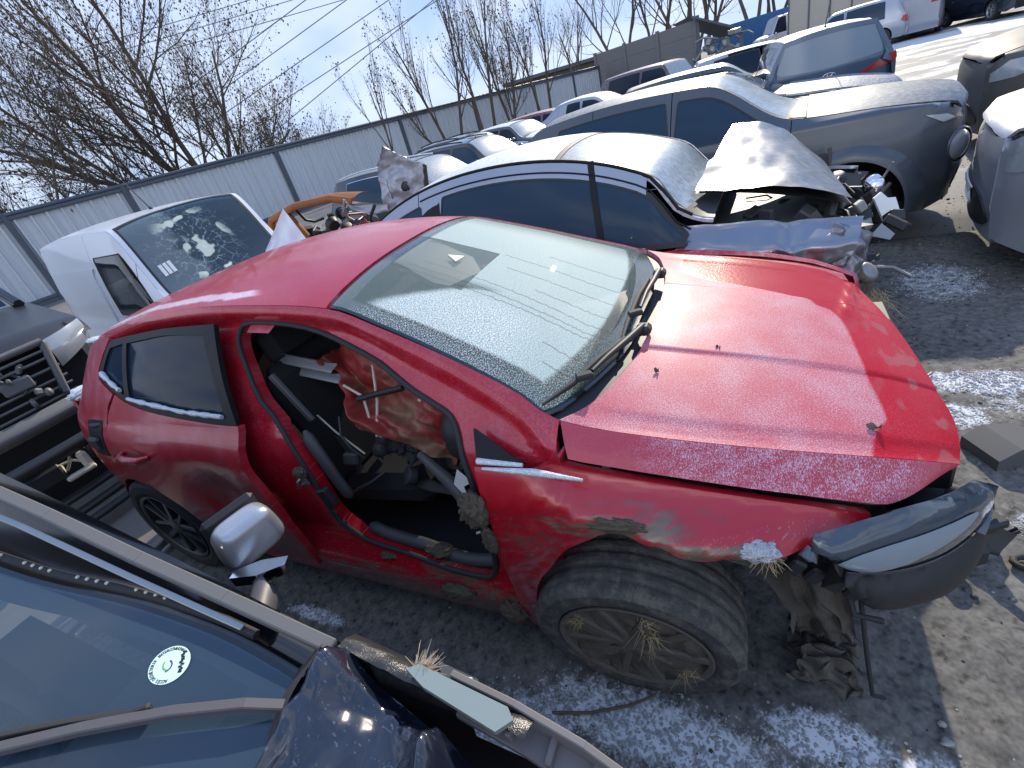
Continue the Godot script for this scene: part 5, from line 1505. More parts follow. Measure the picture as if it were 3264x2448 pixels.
func pieces_with(p: PackedVector2Array, wins: Array) -> Array:     # [[polygon, holes that lie wholly inside], ...]
	var polys := [p]; var inner := []
	for w in wins:
		var next := []
		for q in polys:
			if Geometry2D.intersect_polygons(q, w).is_empty():
				next.append(q)
				continue
			var out := Geometry2D.clip_polygons(q, w)
			var hole := false
			for r in out:
				if area_of(r) < 0.0: hole = true
			if hole:
				inner.append(w); next.append(q)
			else: next.append_array(out)
		polys = next
	var res := []
	for q in polys:
		if absf(area_of(q)) < 0.002: continue
		res.append([q, inner.filter(func(w): return Geometry2D.is_point_in_polygon(w[0], q))])
	return res

func panels(nm: String, list: Array, f: Callable, cell, m: Material, parent: Node, lip := 0.02) -> MeshInstance3D:
	var g := Geo.new()
	for e in list: sheet(g, e[0], f, cell if cell is Vector2 else Vector2(cell, cell), e[1], lip)
	return part(nm, g, m, parent)

func make_car(nm: String, label: String, at: Vector3, yaw: float, p: Dictionary, group := "") -> Node3D:
	var b := car_body(p)
	var car := thing(nm, label, p.get("cat", "car"), at, yaw, group)
	car.scale = Vector3.ONE * p.get("scale", 1.0)
	var L: float = p.get("L", 4.1); var hw: float = p.get("W", 1.75) * 0.5; var H: float = p.get("H", 1.48)
	var xn := L * 0.5; var xt := -L * 0.5
	var xw: float = p.get("xw", 1.0); var xs: float = p.get("xs", 0.25); var xb: float = p.get("xb", xt + 0.45); var xd: float = p.get("xd", xt + 0.12)
	var hn: float = p.get("hn", 0.80); var hd: float = p.get("hd", 1.0); var bh: float = p.get("bh", 0.95)
	var body: Material = p.get("paint", M.steel); var topm: Material = p.get("top", body)
	var glass: Material = p.get("glass", M.dark_glass); var screen: Material = p.get("screen", M.frosted_glass)
	var cs: float = p.get("cell", 0.07)
	var skip: Array = p.get("skip", [])
	var fx: float = p.get("fx", L * 0.312); var rx: float = p.get("rx", -L * 0.312); var wr: float = p.get("wr", 0.32); var sill: float = p.get("sill", 0.22)
	var bx: float = p.get("bp", -0.12)
	# side outline with wheel arches
	var o := PackedVector2Array()
	for k in 40:
		var x := lerpf(xt + 0.01, xn - 0.01, k / 39.0)
		o.append(Vector2(x, b.ye.at(x) - 0.003))
	o.append_array(pv([xn, hn - 0.3, xn - 0.03, sill + 0.05, xn - 0.2, sill - 0.02]))
	for c in [fx, rx]:
		for k in 15:
			var th := lerpf(deg_to_rad(-14), deg_to_rad(194), k / 14.0)
			o.append(Vector2(c + (wr + 0.05) * cos(th), wr + (wr + 0.05) * sin(th)))
	o.append_array(pv([xt + 0.2, sill, xt + 0.02, sill + 0.08, xt, hd - 0.4]))
	# windows: [x from, x to, top inset, pillar slope]
	var wins := []
	var spans: Array = p.get("windows", [[bx + 0.05, xw], [xb + 0.35, bx - 0.05]])
	for s in spans:
		var w := PackedVector2Array(); var low := PackedVector2Array()
		for k in 21:
			var x := lerpf(s[0], s[1], k / 20.0)
			var y: float = minf(b.ye.at(x) - p.get("rail", 0.075), s[2] if s.size() > 2 else 9.0)
			if y > bh + 0.03: w.append(Vector2(x, y))
		if w.size() < 2: continue
		w.append(Vector2(w[w.size() - 1].x + 0.05, bh + 0.02))
		w.append(Vector2(w[0].x - (s[3] if s.size() > 3 else 0.03), bh + 0.02))
		w.reverse()
		if area_of(w) < 0.0: w.reverse()
		var tmp := shrink(w, -0.03)
		if tmp.size() > 2: w = shrink(tmp, 0.03)
		wins.append(w)
	var splits := [["rear_wing", xt - 0.1, rx + 0.38], ["rear_door", rx + 0.387, bx - 0.004], ["front_door", bx + 0.004, fx - 0.42], ["front_wing", fx - 0.413, xn + 0.1]]
	if p.get("doors", 5) == 3: splits = [["rear_wing", xt - 0.1, bx - 0.004], ["front_door", bx + 0.004, fx - 0.42], ["front_wing", fx - 0.413, xn + 0.1]]
	for sg in [1.0, -1.0]:
		var S := func(off: float) -> Callable: return func(q: Vector2) -> Vector3: return b.side(q.x, q.y, sg, off)
		for sp in splits:
			if skip.has(sp[0]) and sg > 0: continue
			var piece := cut(o, rect(sp[1], 0.0, sp[2], 3.0))
			if piece.size() < 3: continue
			var ph := pieces_with(piece, wins)
			var pm: Material = p["paint_" + sp[0]] if p.has("paint_" + sp[0]) and sg > 0 else body
			var d := panels(sp[0], ph, S.call(0.0), cs, pm, car, 0.02)
			if sp[0].ends_with("door") and sg > 0:
				var hx: float = sp[1] + 0.14
				var g := Geo.new()
				g.tube([b.side(hx - 0.10, bh - 0.12, sg, 0.005), b.side(hx - 0.07, bh - 0.12, sg, 0.035), b.side(hx + 0.06, bh - 0.12, sg, 0.035), b.side(hx + 0.10, bh - 0.12, sg, 0.005)], 0.014, 6)
				part("door_handle", g, p.get("handle", body), d)
		for w in wins:
			panel("side_window", w, S.call(-0.006), cs * 1.5, glass, car, [], 0.0)
			if sg > 0: panel("window_seal", shrink(w, 0.016), S.call(-0.003), cs, p.get("seal", M.black_plastic), car, [shrink(w, -0.012)], 0.0)
		if not skip.has("sill"):
			panel("sill", rect(rx + wr + 0.06, sill - 0.06, fx - wr - 0.06, sill + 0.05), S.call(-0.02), 0.1, M.black_plastic, car, [], 0.02)
		if not skip.has("head_light"):
			panel("head_light", p.get("lamp", pv([xn - 0.42, hn - 0.10, xn - 0.36, hn - 0.02, xn - 0.14, hn - 0.04, xn - 0.03, hn - 0.14, xn - 0.03, hn - 0.22, xn - 0.2, hn - 0.19])), S.call(0.008), 0.05, M.lamp_glass, car, [], 0.02)
		if not skip.has("tail_light"):
			panel("tail_light", p.get("tail", pv([xt + 0.03, hd - 0.30, xt + 0.02, hd - 0.08, xt + 0.16, hd - 0.06, xt + 0.24, hd - 0.20, xt + 0.12, hd - 0.30])), S.call(0.008), 0.05, M.red_lens, car, [], 0.02)
		if not skip.has("door_mirror"):
			var g := Geo.new()
			var mp := b.side(xw - 0.22, bh + 0.04, sg, 0.13)
			g.blob(mp, Vector3(0.07, 0.075, 0.11), 0.06, 900, 14, 0.8)
			g.tube([b.side(xw - 0.18, bh, sg), mp], 0.025, 6)
			part("door_mirror", g, p.get("mirror", body), car)
	# roof with the two screens let into it, bonnet
	var T := func(off: float) -> Callable: return func(q: Vector2) -> Vector3: return b.top(q.x, q.y, off)
	var wsr := curve([xs + 0.02, -0.93, xs + 0.02, -0.93, xs, 0.0, xs + 0.02, 0.93, xs + 0.02, 0.93, xw - 0.03, 0.93, xw - 0.03, 0.93, xw + 0.06, 0.0, xw - 0.03, -0.93, xw - 0.03, -0.93], true, 4)
	var rwr := rect(xd + 0.03, -0.86, xb - 0.03, 0.86)
	if p.get("blank_rear", false): rwr = PackedVector2Array()
	panel("roof", rect(p.get("roof_from", xt + 0.01), -0.995, xw + 0.09, 0.995), T.call(0.0), Vector2(cs, 0.09), topm, car, [wsr] if rwr.is_empty() else [wsr, rwr], 0.02)
	panel("windscreen", wsr, T.call(-0.007), Vector2(cs, 0.09), screen, car, [], 0.0)
	panel("windscreen_seal", shrink(wsr, 0.015), T.call(-0.003), Vector2(cs, 0.09), M.black_plastic, car, [shrink(wsr, -0.035)], 0.0)
	var cw := pieces_with(rect(xw - 0.03, -0.97, xw + 0.095, 0.97), [wsr])
	panels("cowl", cw, T.call(0.004), Vector2(cs, 0.09), M.black_plastic, car, 0.0)
	if not rwr.is_empty(): panel("rear_screen", rwr, T.call(-0.007), Vector2(cs, 0.09), p.get("rear_glass", glass), car, [], 0.0)
	if not skip.has("bonnet"): panel("bonnet", rect(xw + 0.10, -0.99, xn - 0.012, 0.99), func(q: Vector2) -> Vector3: return b.top(q.x, q.y, 0.012 * smoothstep(0.72, 0.66, absf(q.y))) + Vector3(0.08 * smoothstep(xn - 0.35, xn, q.x) * (1.0 - pow(absf(q.y), 2.2)), 0, 0), Vector2(cs, 0.09), p.get("bonnet", topm), car, [], 0.02)
	# nose and tail
	var zn := b.zs(xn, 0.6) * 1.0; var zt := b.zs(xt, 0.6)
	var F := func(off: float) -> Callable: return func(q: Vector2) -> Vector3: return Vector3(xn + 0.07 * (1.0 - pow(absf(q.x) / zn, 2.2)) - 0.05 * smoothstep(0.5, 0.25, q.y) - 0.03 * smoothstep(hn - 0.14, hn, q.y) + off, q.y, q.x)
	var Rr := func(off: float) -> Callable: return func(q: Vector2) -> Vector3: return Vector3(xt - 0.07 * (1.0 - pow(absf(q.x) / zt, 2.2)) + 0.03 * smoothstep(0.5, 0.25, q.y) - off, q.y, q.x)
	if not skip.has("front_bumper"):
		panel("front_bumper", curve([-zn, sill, -zn, sill, zn, sill, zn, sill, zn, hn - 0.10, zn * 0.7, hn - 0.055, 0.0, hn - 0.035, -zn * 0.7, hn - 0.055, -zn, hn - 0.10], true, 3), F.call(0.0), 0.09, p.get("bumper", body), car, [], 0.03)
		panel("grille", curve([-zn * 0.75, 0.30, zn * 0.75, 0.30, zn * 0.85, 0.46, zn * 0.5, 0.52, -zn * 0.5, 0.52, -zn * 0.85, 0.46], true, 3), F.call(0.012), 0.09, M.black_plastic, car, [], 0.02)
		panel("number_plate", rect(-0.26, 0.40, 0.26, 0.51), F.call(0.02), 0.1, M.white_plastic, car, [], 0.012)
	if not skip.has("rear_bumper"):
		panel("tailgate", rect(-zt, sill + 0.28, zt, hd - 0.05), Rr.call(0.0), 0.09, body, car, [], 0.03)
		panel("rear_bumper", rect(-zt * 1.04, sill, zt * 1.04, sill + 0.30), Rr.call(0.03), 0.09, p.get("bumper", body), car, [], 0.06)
		for sg in [-1.0, 1.0]:
			panel("tail_light", rect(minf(sg * zt * 0.62, sg * zt), hd - 0.30, maxf(sg * zt * 0.62, sg * zt), hd - 0.14), Rr.call(0.008), 0.06, M.red_lens, car, [], 0.02)
	var ww: float = p.get("ww", 0.20)
	for e in [[fx, 1], [rx, 1], [fx, -1], [rx, -1]]:
		if skip.has("near_wheels") and e[1] > 0: continue
		wheel(car, Vector3(e[0], wr, e[1] * (hw * 0.96 - ww * 0.5)), Basis.IDENTITY if e[1] > 0 else Basis(Vector3.UP, PI), wr, ww, wr * 0.68, 5, M.rubber, p.get("rim", M.alloy))
	var g := Geo.new()
	g.box(Vector3((xw + xb) * 0.5, sill + 0.08, 0), Vector3(xw - xb, 0.06, hw * 1.7))
	g.box(Vector3(xn - 0.6, 0.5, 0), Vector3(0.9, 0.42, hw * 1.3))
	g.box(Vector3(xt + 0.4, 0.55, 0), Vector3(0.6, 0.5, hw * 1.5))
	g.box(Vector3(xw - 0.1, 0.75, 0), Vector3(0.3, 0.35, hw * 1.5))
	for z in [-0.36, 0.36]: seat(g, 0.0, z)
	seat(g, -0.85, 0.0, 0.55)
	part("cabin_floor", g, M.dark_cloth, car)
	if p.get("rails", false):
		for sg in [-1.0, 1.0]:
			var l := []
			for k in 9:
				var x := lerpf(xb + 0.1, xs - 0.15, k / 8.0)
				l.append(b.top(x, 0.93 * sg, 0.05 * sin(PI * clampf(k / 8.0, 0.04, 0.96)) ** 0.3))
			g = Geo.new(); g.tube(l, 0.018, 6)
			part("roof_rail", g, p.get("rail_mat", M.black_plastic), car)
	if p.has("aerial"):
		g = Geo.new()
		var a: Vector3 = b.top(p.aerial, 0.0, 0.0)
		g.tube([a, a + Vector3(-0.03, 0.03, 0), a + Vector3(-0.28, 0.32, 0)], [0.02, 0.008, 0.003], 6)
		part("aerial", g, M.black_plastic, car)
	return car

func row_cars():
	var dk := paint("slate", lin(0.045, 0.055, 0.07), 1, 0.35, 0.4, 0.4)
	mat("lamp_glass", lin(0.30, 0.33, 0.36), 0.12, 0.2, 0.8)
	var white := mat("white_paint", lin(0.66, 0.68, 0.72), 0.35, 0.0, 0.4)
	# the silver, round-roofed coupe behind the red car, its nose smashed in
	var silver := paint("silver", lin(0.30, 0.325, 0.38), 0, 0.28, 0.45, 0.6)
	var silver_f := paint("silver", lin(0.19, 0.205, 0.235), 2, 0.3, 0.4)
	var silver_ff := paint("silver", lin(0.19, 0.205, 0.235), 3, 0.3, 0.3)
	var bt := make_car("silver_coupe", "silver round-roofed car with smashed nose and snowy roof right behind the red hatchback", Vector3(0.21, 0, -1.93), deg_to_rad(-3.5), {
		L = 3.75, W = 1.72, H = 1.52, arch = true, xw = 1.02, xs = 0.14, xb = -1.1, xd = -1.75, hh = 0.99, hn = 0.90, hd = 0.90, bh = 0.88, rw = 0.56, doors = 3, bp = -0.95, rail = 0.085,
		paint = silver, top = silver_ff, scale = 0.97, windows = [[-0.72, 1.05, 9.0, 0.06], [-1.45, -0.92]], glass = M.blue_glass, skip = ["bonnet", "front_bumper", "head_light", "front_wing", "near_wheels", "door_mirror"], blank_rear = true, cell = 0.05})
	smashed_nose(bt, M.bent_silver)
	# the dark grey crossover in the third row
	var gr := paint("ash", lin(0.062, 0.073, 0.09), 0, 0.38, 0.35, 0.5)
	var gr2 := paint("ash", lin(0.062, 0.073, 0.09), 1, 0.38, 0.3, 0.4)
	var jk := make_car("grey_crossover", "dark grey crossover with bulging wheel arch and round lamp behind the silver car", Vector3(0.86, 0, -4.12), deg_to_rad(-4.6), {
		L = 4.1, W = 1.78, H = 1.57, xw = 0.92, xs = 0.22, xb = -1.35, xd = -1.95, hh = 1.10, hn = 0.98, hd = 1.10, bh = 1.02, rw = 0.56, paint = gr, top = gr2, scale = 0.99, wr = 0.345, sill = 0.26, fx = 1.33, rx = -1.2, bp = -0.05,
		glass = M.blue_glass, mirror = gr, lamp = pv([1.78, 0.955, 1.92, 0.93, 1.98, 0.89, 1.90, 0.88]), skip = ["near_wheels"], windows = [[0.0, 0.9], [-1.2, -0.1]], cell = 0.05})
	crossover_details(jk, gr)
	# dark blue hatchback seen from behind
	var bl := paint("steel_blue", lin(0.05, 0.085, 0.14), 0, 0.35, 0.35, 0.5)
	var hy := make_car("blue_estate", "steel-blue five-door car seen from behind with long red tail lamps", Vector3(2.17, 0, -10.1), deg_to_rad(95.8), {
		L = 4.35, W = 1.84, H = 1.66, xw = 1.0, xs = 0.3, xb = -1.95, xd = -2.13, hh = 1.08, hn = 0.95, hd = 1.12, bh = 1.02, rw = 0.60, paint = bl, top = paint("steel_blue", lin(0.05, 0.085, 0.14), 3), scale = 0.965, wr = 0.34, blank_rear = true, tail_w = 0.93, roof_from = -1.97, skip = ["rear_bumper", "tail_light"], aerial = -1.7})
	estate_tail(hy, bl)
	# white panel van with the broken windscreen
	var vn := make_car("white_van", "white panel van with shattered windscreen in front of the metal fence", Vector3(-4.03, 0, -1.51), deg_to_rad(-9.5), {
		cat = "van", L = 4.1, W = 1.72, H = 1.88, xw = 1.15, xs = 0.60, xb = -1.90, xd = -2.02, hh = 1.10, hn = 0.92, hd = 1.2, bh = 1.0, rw = 0.66, paint = white, top = white, scale = 0.945, windows = [[0.02, 1.08, 1.60, -0.10]], bp = -0.05, glass = M.tinted_glass, screen = M.cracked_screen, mirror = M.black_plastic, doors = 3, blank_rear = true, handle = M.black_plastic, cell = 0.05, aerial = 0.1, rail = 0.12})
	van_details(vn, white)
	var navy := paint("navy", lin(0.012, 0.018, 0.035), 0, 0.2, 0.2, 0.7)
	var navy_f := paint("navy", lin(0.012, 0.018, 0.035), 2, 0.3, 0.2, 0.5)
	var mp := make_car("navy_people_carrier", "dark navy people carrier with silver roof rails behind the torn silver panel", Vector3(-3.95, 0, -6.0), deg_to_rad(-8.8), {L = 4.3, W = 1.78, H = 1.62, xw = 1.2, xs = 0.38, hh = 1.06, hn = 0.9, paint = navy, top = navy_f, scale = 0.87, rails = true, rail_mat = M.chrome, glass = M.blue_glass, seal = M.chrome, mirror = M.chrome, aerial = -1.5})
	make_car("black_estate", "black estate car with pale window strip below the fence, behind the navy people carrier", Vector3(-4.53, 0, -9.4), deg_to_rad(-14.0), {L = 4.4, W = 1.78, H = 1.53, xw = 1.1, xs = 0.35, paint = navy, top = navy, bonnet = navy_f, scale = 0.89, rails = true, glass = M.blue_glass, aerial = 0.25})
	make_car("grey_saloon", "grey car with white rime on its roof between the black estate and maroon car", Vector3(-5.13, 0, -13.5), deg_to_rad(-22.0), {L = 4.2, xw = 0.95, paint = dk, top = paint("slate", lin(0.045, 0.055, 0.07), 3), scale = 0.9, aerial = -0.3}, "")
	make_car("black_hatchback", "black hatchback roof showing just behind the black estate by the fence", Vector3(-5.6, 0, -11.3), deg_to_rad(-14.0), {L = 4.2, H = 1.52, xw = 1.0, paint = navy, top = navy, scale = 0.92, rails = true})
	make_car("maroon_hatchback", "maroon hatchback with frosted windscreen near the far end of the metal fence", Vector3(-5.2, 0, -16.9), deg_to_rad(2.0), {L = 4.1, xw = 0.95, paint = paint("maroon", lin(0.12, 0.015, 0.025), 1), top = paint("maroon", lin(0.12, 0.015, 0.025), 2), scale = 0.9})
	make_car("silver_saloon", "silver saloon with rimed white roof parked nearest the concrete wall", Vector3(-3.34, 0, -16.1), deg_to_rad(-11.9), {L = 4.4, H = 1.44, xw = 0.98, xs = 0.25, xb = -1.0, xd = -1.6, hd = 1.02, paint = silver, top = silver_ff, glass = M.dark_glass})
	# wrecks further back
	make_car("plum_saloon", "long plum-coloured wreck below the concrete wall", Vector3(-1.7, 0, -18.4), deg_to_rad(-32.0), {L = 4.9, H = 1.74, xw = 1.3, xs = 0.7, cat = "car", paint = paint("plum", lin(0.06, 0.035, 0.05), 1), top = paint("plum", lin(0.06, 0.035, 0.05), 1), scale = 1.0})
	make_car("black_wreck", "black wreck with rimed open bonnet just behind the grey crossover", Vector3(0.9, 0, -7.3), deg_to_rad(-6.0), {L = 4.3, H = 1.42, xw = 0.85, xs = 0.1, paint = navy, top = paint("navy", lin(0.012, 0.018, 0.035), 1), screen = M.dark_glass, bonnet = navy_f})
	make_car("silver_wreck", "silver wreck with its side open left of the steel-blue car", Vector3(1.5, 0, -15.2), deg_to_rad(10.0), {L = 4.2, H = 1.62, xw = 1.0, paint = silver, top = silver_ff, scale = 0.95, skip = ["front_door", "rear_door"]})
	make_car("grey_wreck", "grey wreck with frosted windscreen low down left of the steel-blue car", Vector3(0.5, 0, -11.3), deg_to_rad(4.0), {L = 4.2, H = 1.45, xw = 0.9, paint = gr, top = gr2})
	# far side of the yard
	make_car("silver_mpv", "silver people carrier far off at the top right in front of the beige cabin", Vector3(4.6, 0, -27.8), deg_to_rad(172.0), {L = 4.5, H = 1.7, xw = 1.1, paint = silver, top = silver_f, glass = M.blue_glass, mirror = silver})
	make_car("grey_van", "pale grey van far off between the silver people carrier and the black car", Vector3(7.4, 0, -29.5), deg_to_rad(80.0), {cat = "van", L = 5.0, W = 1.95, H = 2.1, hh = 1.3, hn = 1.1, hd = 1.4, xw = 1.7, xs = 1.1, bh = 1.25, paint = silver, top = silver_f, bp = 0.6, windows = [[0.65, 1.7]], blank_rear = true})
	make_car("black_offroader", "black off-road car with ribbed grille far off at the top right edge", Vector3(9.6, 0, -27.8), deg_to_rad(-75.0), {L = 4.5, W = 1.85, H = 1.75, hn = 1.0, hh = 1.12, paint = navy, top = navy_f})
	make_car("dark_lorry", "dark vehicle far off in the top right corner of the yard", Vector3(12.6, 0, -27.0), deg_to_rad(-80.0), {cat = "van", L = 5.2, W = 2.0, H = 2.3, hh = 1.4, hn = 1.2, hd = 1.5, xw = 1.8, xs = 1.2, bh = 1.3, paint = dk, top = dk, bp = 0.6, windows = [[0.65, 1.8]], blank_rear = true})
	make_car("white_delivery_van", "white delivery van far off between the blue container and beige cabin", Vector3(3.6, 0, -50.0), deg_to_rad(205.0), {cat = "van", L = 5.4, W = 2.0, H = 2.5, hh = 1.4, hn = 1.2, hd = 1.6, xw = 1.9, xs = 1.3, bh = 1.35, rw = 0.8, paint = white, top = white, bp = 0.8, windows = [[0.85, 1.9]], blank_rear = true})
	# right-hand row, noses into the lane
	var br := paint("taupe", lin(0.075, 0.072, 0.068), 0, 0.5, 0.2, 0.2)
	make_car("taupe_car", "grey-brown car with scuffed bumper at the right edge across the lane", Vector3(5.75, 0, -6.2), deg_to_rad(176.0), {L = 4.3, W = 1.85, H = 1.6, hn = 0.95, hh = 1.1, paint = br, top = br, bumper = M.grey_plastic, screen = M.dark_glass, cell = 0.05})
	make_car("snowy_silver_car", "silver car with clotted snow on its nose at the right edge of the lane", Vector3(4.95, 0, -2.55), deg_to_rad(168.0), {L = 4.2, W = 1.8, H = 1.5, hn = 0.90, paint = paint("pale_silver", lin(0.34, 0.36, 0.40), 0, 0.3, 0.4), top = paint("pale_silver", lin(0.34, 0.36, 0.40), 2), cell = 0.05})
	var g := Geo.new()
	var sn := noise(950, 3.0, 4)
	g.grid(func(u: float, v: float) -> Vector3:
		var n := absf(sn.get_noise_2d(u * 3.0, v * 3.0))
		return Vector3(lerpf(2.85, 3.55, v) + 0.10 * (u - 0.5), 0.80 + 0.18 * v + 0.05 * n + 0.02, lerpf(-2.95, -1.75, u)) - Vector3(0, 0.10, 0) * pow(absf(u - 0.5) * 2.0, 4.0) - Vector3(0, 0.08 if v < 0.04 else 0.0, 0), 40, 26)
	single("snow_blanket", g, M.snow, "crusted white snow lying on the nose of the silver car at the right edge", "snow")

func crumpled(g: Geo, c: Array, amp: float, fr: float, seed_: int, nu := 30, nv := 20):   # a sheet between four corners, buckled into flat facets
	var n := FastNoiseLite.new()
	n.seed = seed_; n.noise_type = FastNoiseLite.TYPE_CELLULAR; n.frequency = fr
	n.cellular_return_type = FastNoiseLite.RETURN_DISTANCE2_SUB
	n.fractal_type = FastNoiseLite.FRACTAL_NONE
	var s := noise(seed_ + 1, fr * 0.6, 2)
	var nn: Vector3 = (c[1] - c[0]).cross(c[3] - c[0]).normalized()
	g.grid(func(u: float, v: float) -> Vector3:
		var p: Vector3 = c[0].lerp(c[1], u).lerp(c[3].lerp(c[2], u), v)
		var e := smoothstep(0.0, 0.12, minf(minf(u, 1 - u), minf(v, 1 - v))) * 0.7 + 0.3
		return p + nn * (amp * e * (n.get_noise_2d(u * 2.0, v * 1.4) * 0.9 + s.get_noise_2d(u * 2.0, v * 2.0))), nu, nv)

func junk(g: Geo, lo: Vector3, hi: Vector3, cnt: int, seed_: int, size := 0.09):   # broken engine-bay odds and ends
	var q := RandomNumberGenerator.new()
	q.seed = seed_
	for k in cnt:
		var p := Vector3(q.randf_range(lo.x, hi.x), q.randf_range(lo.y, hi.y), q.randf_range(lo.z, hi.z))
		var bs := Basis.from_euler(Vector3(q.randf() * TAU, q.randf() * TAU, q.randf() * TAU))
		match k % 4:
			0: g.box(p, Vector3(q.randf_range(0.4, 1.6), q.randf_range(0.2, 0.8), q.randf_range(0.5, 1.2)) * size, bs, 0.008)
			1: g.tube([p, p + bs * Vector3(size, 0.02, 0), p + bs * Vector3(size * 1.8, size * 0.8, 0), p + bs * Vector3(size * 2.2, size * 1.8, size * 0.5)], size * q.randf_range(0.06, 0.16), 6)
			2: g.lathe([Vector2(0, -0.4), Vector2(0.7, -0.4), Vector2(0.8, -0.3), Vector2(0.8, 0.3), Vector2(0.6, 0.4), Vector2(0, 0.4)].map(func(e): return e * size * q.randf_range(0.5, 0.8)), 12, Transform3D(bs, p))
			3: g.flat([p, p + bs * Vector3(size, 0, 0.01), p + bs * Vector3(size * 1.2, size * 0.6, 0), p + bs * Vector3(size * 0.3, size * 0.9, 0.02)])

func smashed_nose(car: Node3D, sheetm: Material):
	var g := Geo.new()                                     # bonnet, kicked up and folded
	var n := noise(960, 1.6, 3)
	g.grid(func(u: float, v: float) -> Vector3:
		var x := lerpf(0.98 + 0.10 * v, lerpf(1.78, 1.62, v), u)
		var z := lerpf(0.42, -0.70, v)
		var y := lerpf(1.10 + 0.20 * v, lerpf(0.94, 0.98, v), u) + 0.10 * sin(u * PI) * (0.35 + 0.5 * v) + 0.03 * exp(-pow((v - 0.30 - 0.2 * u) / 0.12, 2)) * (1.0 - u) + 0.03 * n.get_noise_2d(u * 0.8, v * 0.8)
		return Vector3(x, y, z), 30, 30)
	part("bonnet", g, sheetm, car)
	g = Geo.new()
	g.grid(func(u: float, v: float) -> Vector3:
		var x := lerpf(0.98 + 0.10 * v, lerpf(1.78, 1.62, v), u)
		return Vector3(x, lerpf(1.08 + 0.18 * v, lerpf(0.90, 0.94, v), u) + 0.07 * sin(u * PI) * (0.35 + 0.5 * v), lerpf(0.40, -0.68, v)), 10, 10)
	part("bonnet_liner", g, M.black_plastic, car)
	g = Geo.new()                                          # near front wing, pushed back in soft folds
	var n2 := noise(961, 1.8, 3)
	g.grid(func(u: float, v: float) -> Vector3:
		var x := lerpf(0.92, 1.72 + 0.10 * (1.0 - v), u)
		var y := lerpf(0.965 - 0.07 * u, 0.52 + 0.10 * u, v)
		var z := 0.66 + 0.18 * smoothstep(0.0, 0.30, v) - 0.05 * u + 0.03 * n2.get_noise_2d(u * 1.2, v * 0.8) + 0.05 * exp(-pow((u - 0.62 - 0.15 * v) / 0.05, 2)) - 0.06 * exp(-pow((u - 0.2) / 0.16, 2) - pow((v - 0.35) / 0.25, 2))
		return Vector3(x, y + 0.012 * n2.get_noise_2d(u * 1.2 + 7, v), z), 40, 22)
	part("front_wing", g, M.wing_silver, car)
	g = Geo.new()
	crumpled(g, [Vector3(1.66, 0.92, 0.70), Vector3(1.86, 0.80, 0.62), Vector3(1.80, 0.55, 0.70), Vector3(1.70, 0.56, 0.84)], 0.05, 2.2, 970, 14, 14)
	part("wing_tip", g, sheetm, car)
	g = Geo.new(); junk(g, Vector3(1.15, 0.60, -0.65), Vector3(1.85, 0.88, 0.60), 70, 41, 0.11)
	g.box(Vector3(1.28, 0.58, 0.0), Vector3(0.72, 0.55, 1.30), Basis.IDENTITY, 0.05)
	g.grid(func(u: float, v: float) -> Vector3: return Vector3(lerpf(0.90, 1.72, u), 0.80, lerpf(-0.80, 0.66, v)), 2, 2)
	g.grid(func(u: float, v: float) -> Vector3: return Vector3(lerpf(0.90, 1.72, u), lerpf(0.5, 0.97, v), -0.70), 2, 2)
	var e := part("engine_bay", g, M.lining, car)
	g = Geo.new(); junk(g, Vector3(1.45, 0.55, -0.5), Vector3(1.95, 0.90, 0.55), 34, 42, 0.10)
	part("broken_fittings", g, M.dull_steel, e).set_meta("kind", "stuff")
	g = Geo.new(); junk(g, Vector3(1.55, 0.4, -0.5), Vector3(2.0, 0.85, 0.5), 26, 43, 0.09)
	part("broken_trim", g, M.black_plastic, e).set_meta("kind", "stuff")
	g = Geo.new(); g.blob(Vector3(1.93, 0.82, -0.22), Vector3(0.06, 0.07, 0.07), 0.05, 5, 14)
	part("lamp_bowl", g, M.chrome, e)
	g = Geo.new()
	g.prism(pv([0, 0, 0.10, 0.01, 0.11, 0.12, 0.07, 0.14, 0.05, 0.19, 0.0, 0.18]), 0.0, 0.015, Transform3D(Basis.from_euler(Vector3(-0.3, 0.5, 0.3)), Vector3(1.98, 0.64, 0.02)))
	part("bracket", g, M.white_plastic, e)
	g = Geo.new()
	g.box(Vector3(1.74, 0.42, 0.44), Vector3(0.30, 0.24, 0.30), Basis(Vector3(0, 1, 0), 0.2), 0.04)
	g.blob(Vector3(1.66, 0.30, 0.48), Vector3(0.28, 0.25, 0.26), 0.3, 47, 14)
	part("crushed_beam", g, M.liner, car)
	part("straw_tuft", straw_tuft(Vector3(1.90, 0.46, 0.62), 0.16, 80, Vector3(0.2, -0.9, 0.2), 61), M.straw, car)
	part("straw_tuft", straw_tuft(Vector3(1.78, 0.58, 0.60), 0.20, 50, Vector3(-0.9, -0.2, 0.3), 62), M.straw, car)
	g = Geo.new()                                          # rear wiper and stripped paint by the tailgate
	g.tube([Vector3(-1.72, 1.02, 0.25), Vector3(-1.60, 1.15, 0.28), Vector3(-1.32, 1.33, 0.34)], [0.02, 0.012, 0.006], 6)
	part("rear_wiper", g, M.black_plastic, car)
	var bb := car_body({L = 3.75, W = 1.72, H = 1.52, arch = true, xw = 1.02, xs = 0.14, xb = -1.1, xd = -1.75, hh = 0.99, hn = 0.90, hd = 0.90, bh = 0.88, rw = 0.56})
	var edge := []; var lower := []; var glassb := []
	for k in 34:
		var x := lerpf(-1.55, 1.0, k / 33.0)
		edge.append(bb.top(x, 0.985, 0.004))
		var y := bb.ye.at(x)
		if x > -0.95: lower.append(bb.side(x, y - 0.055, 1.0, 0.002))
	g = Geo.new(); g.tube(edge, 0.011, 6); g.tube(lower, 0.006, 5)
	part("drip_moulding", g, M.trim_black, car)
	g = Geo.new()
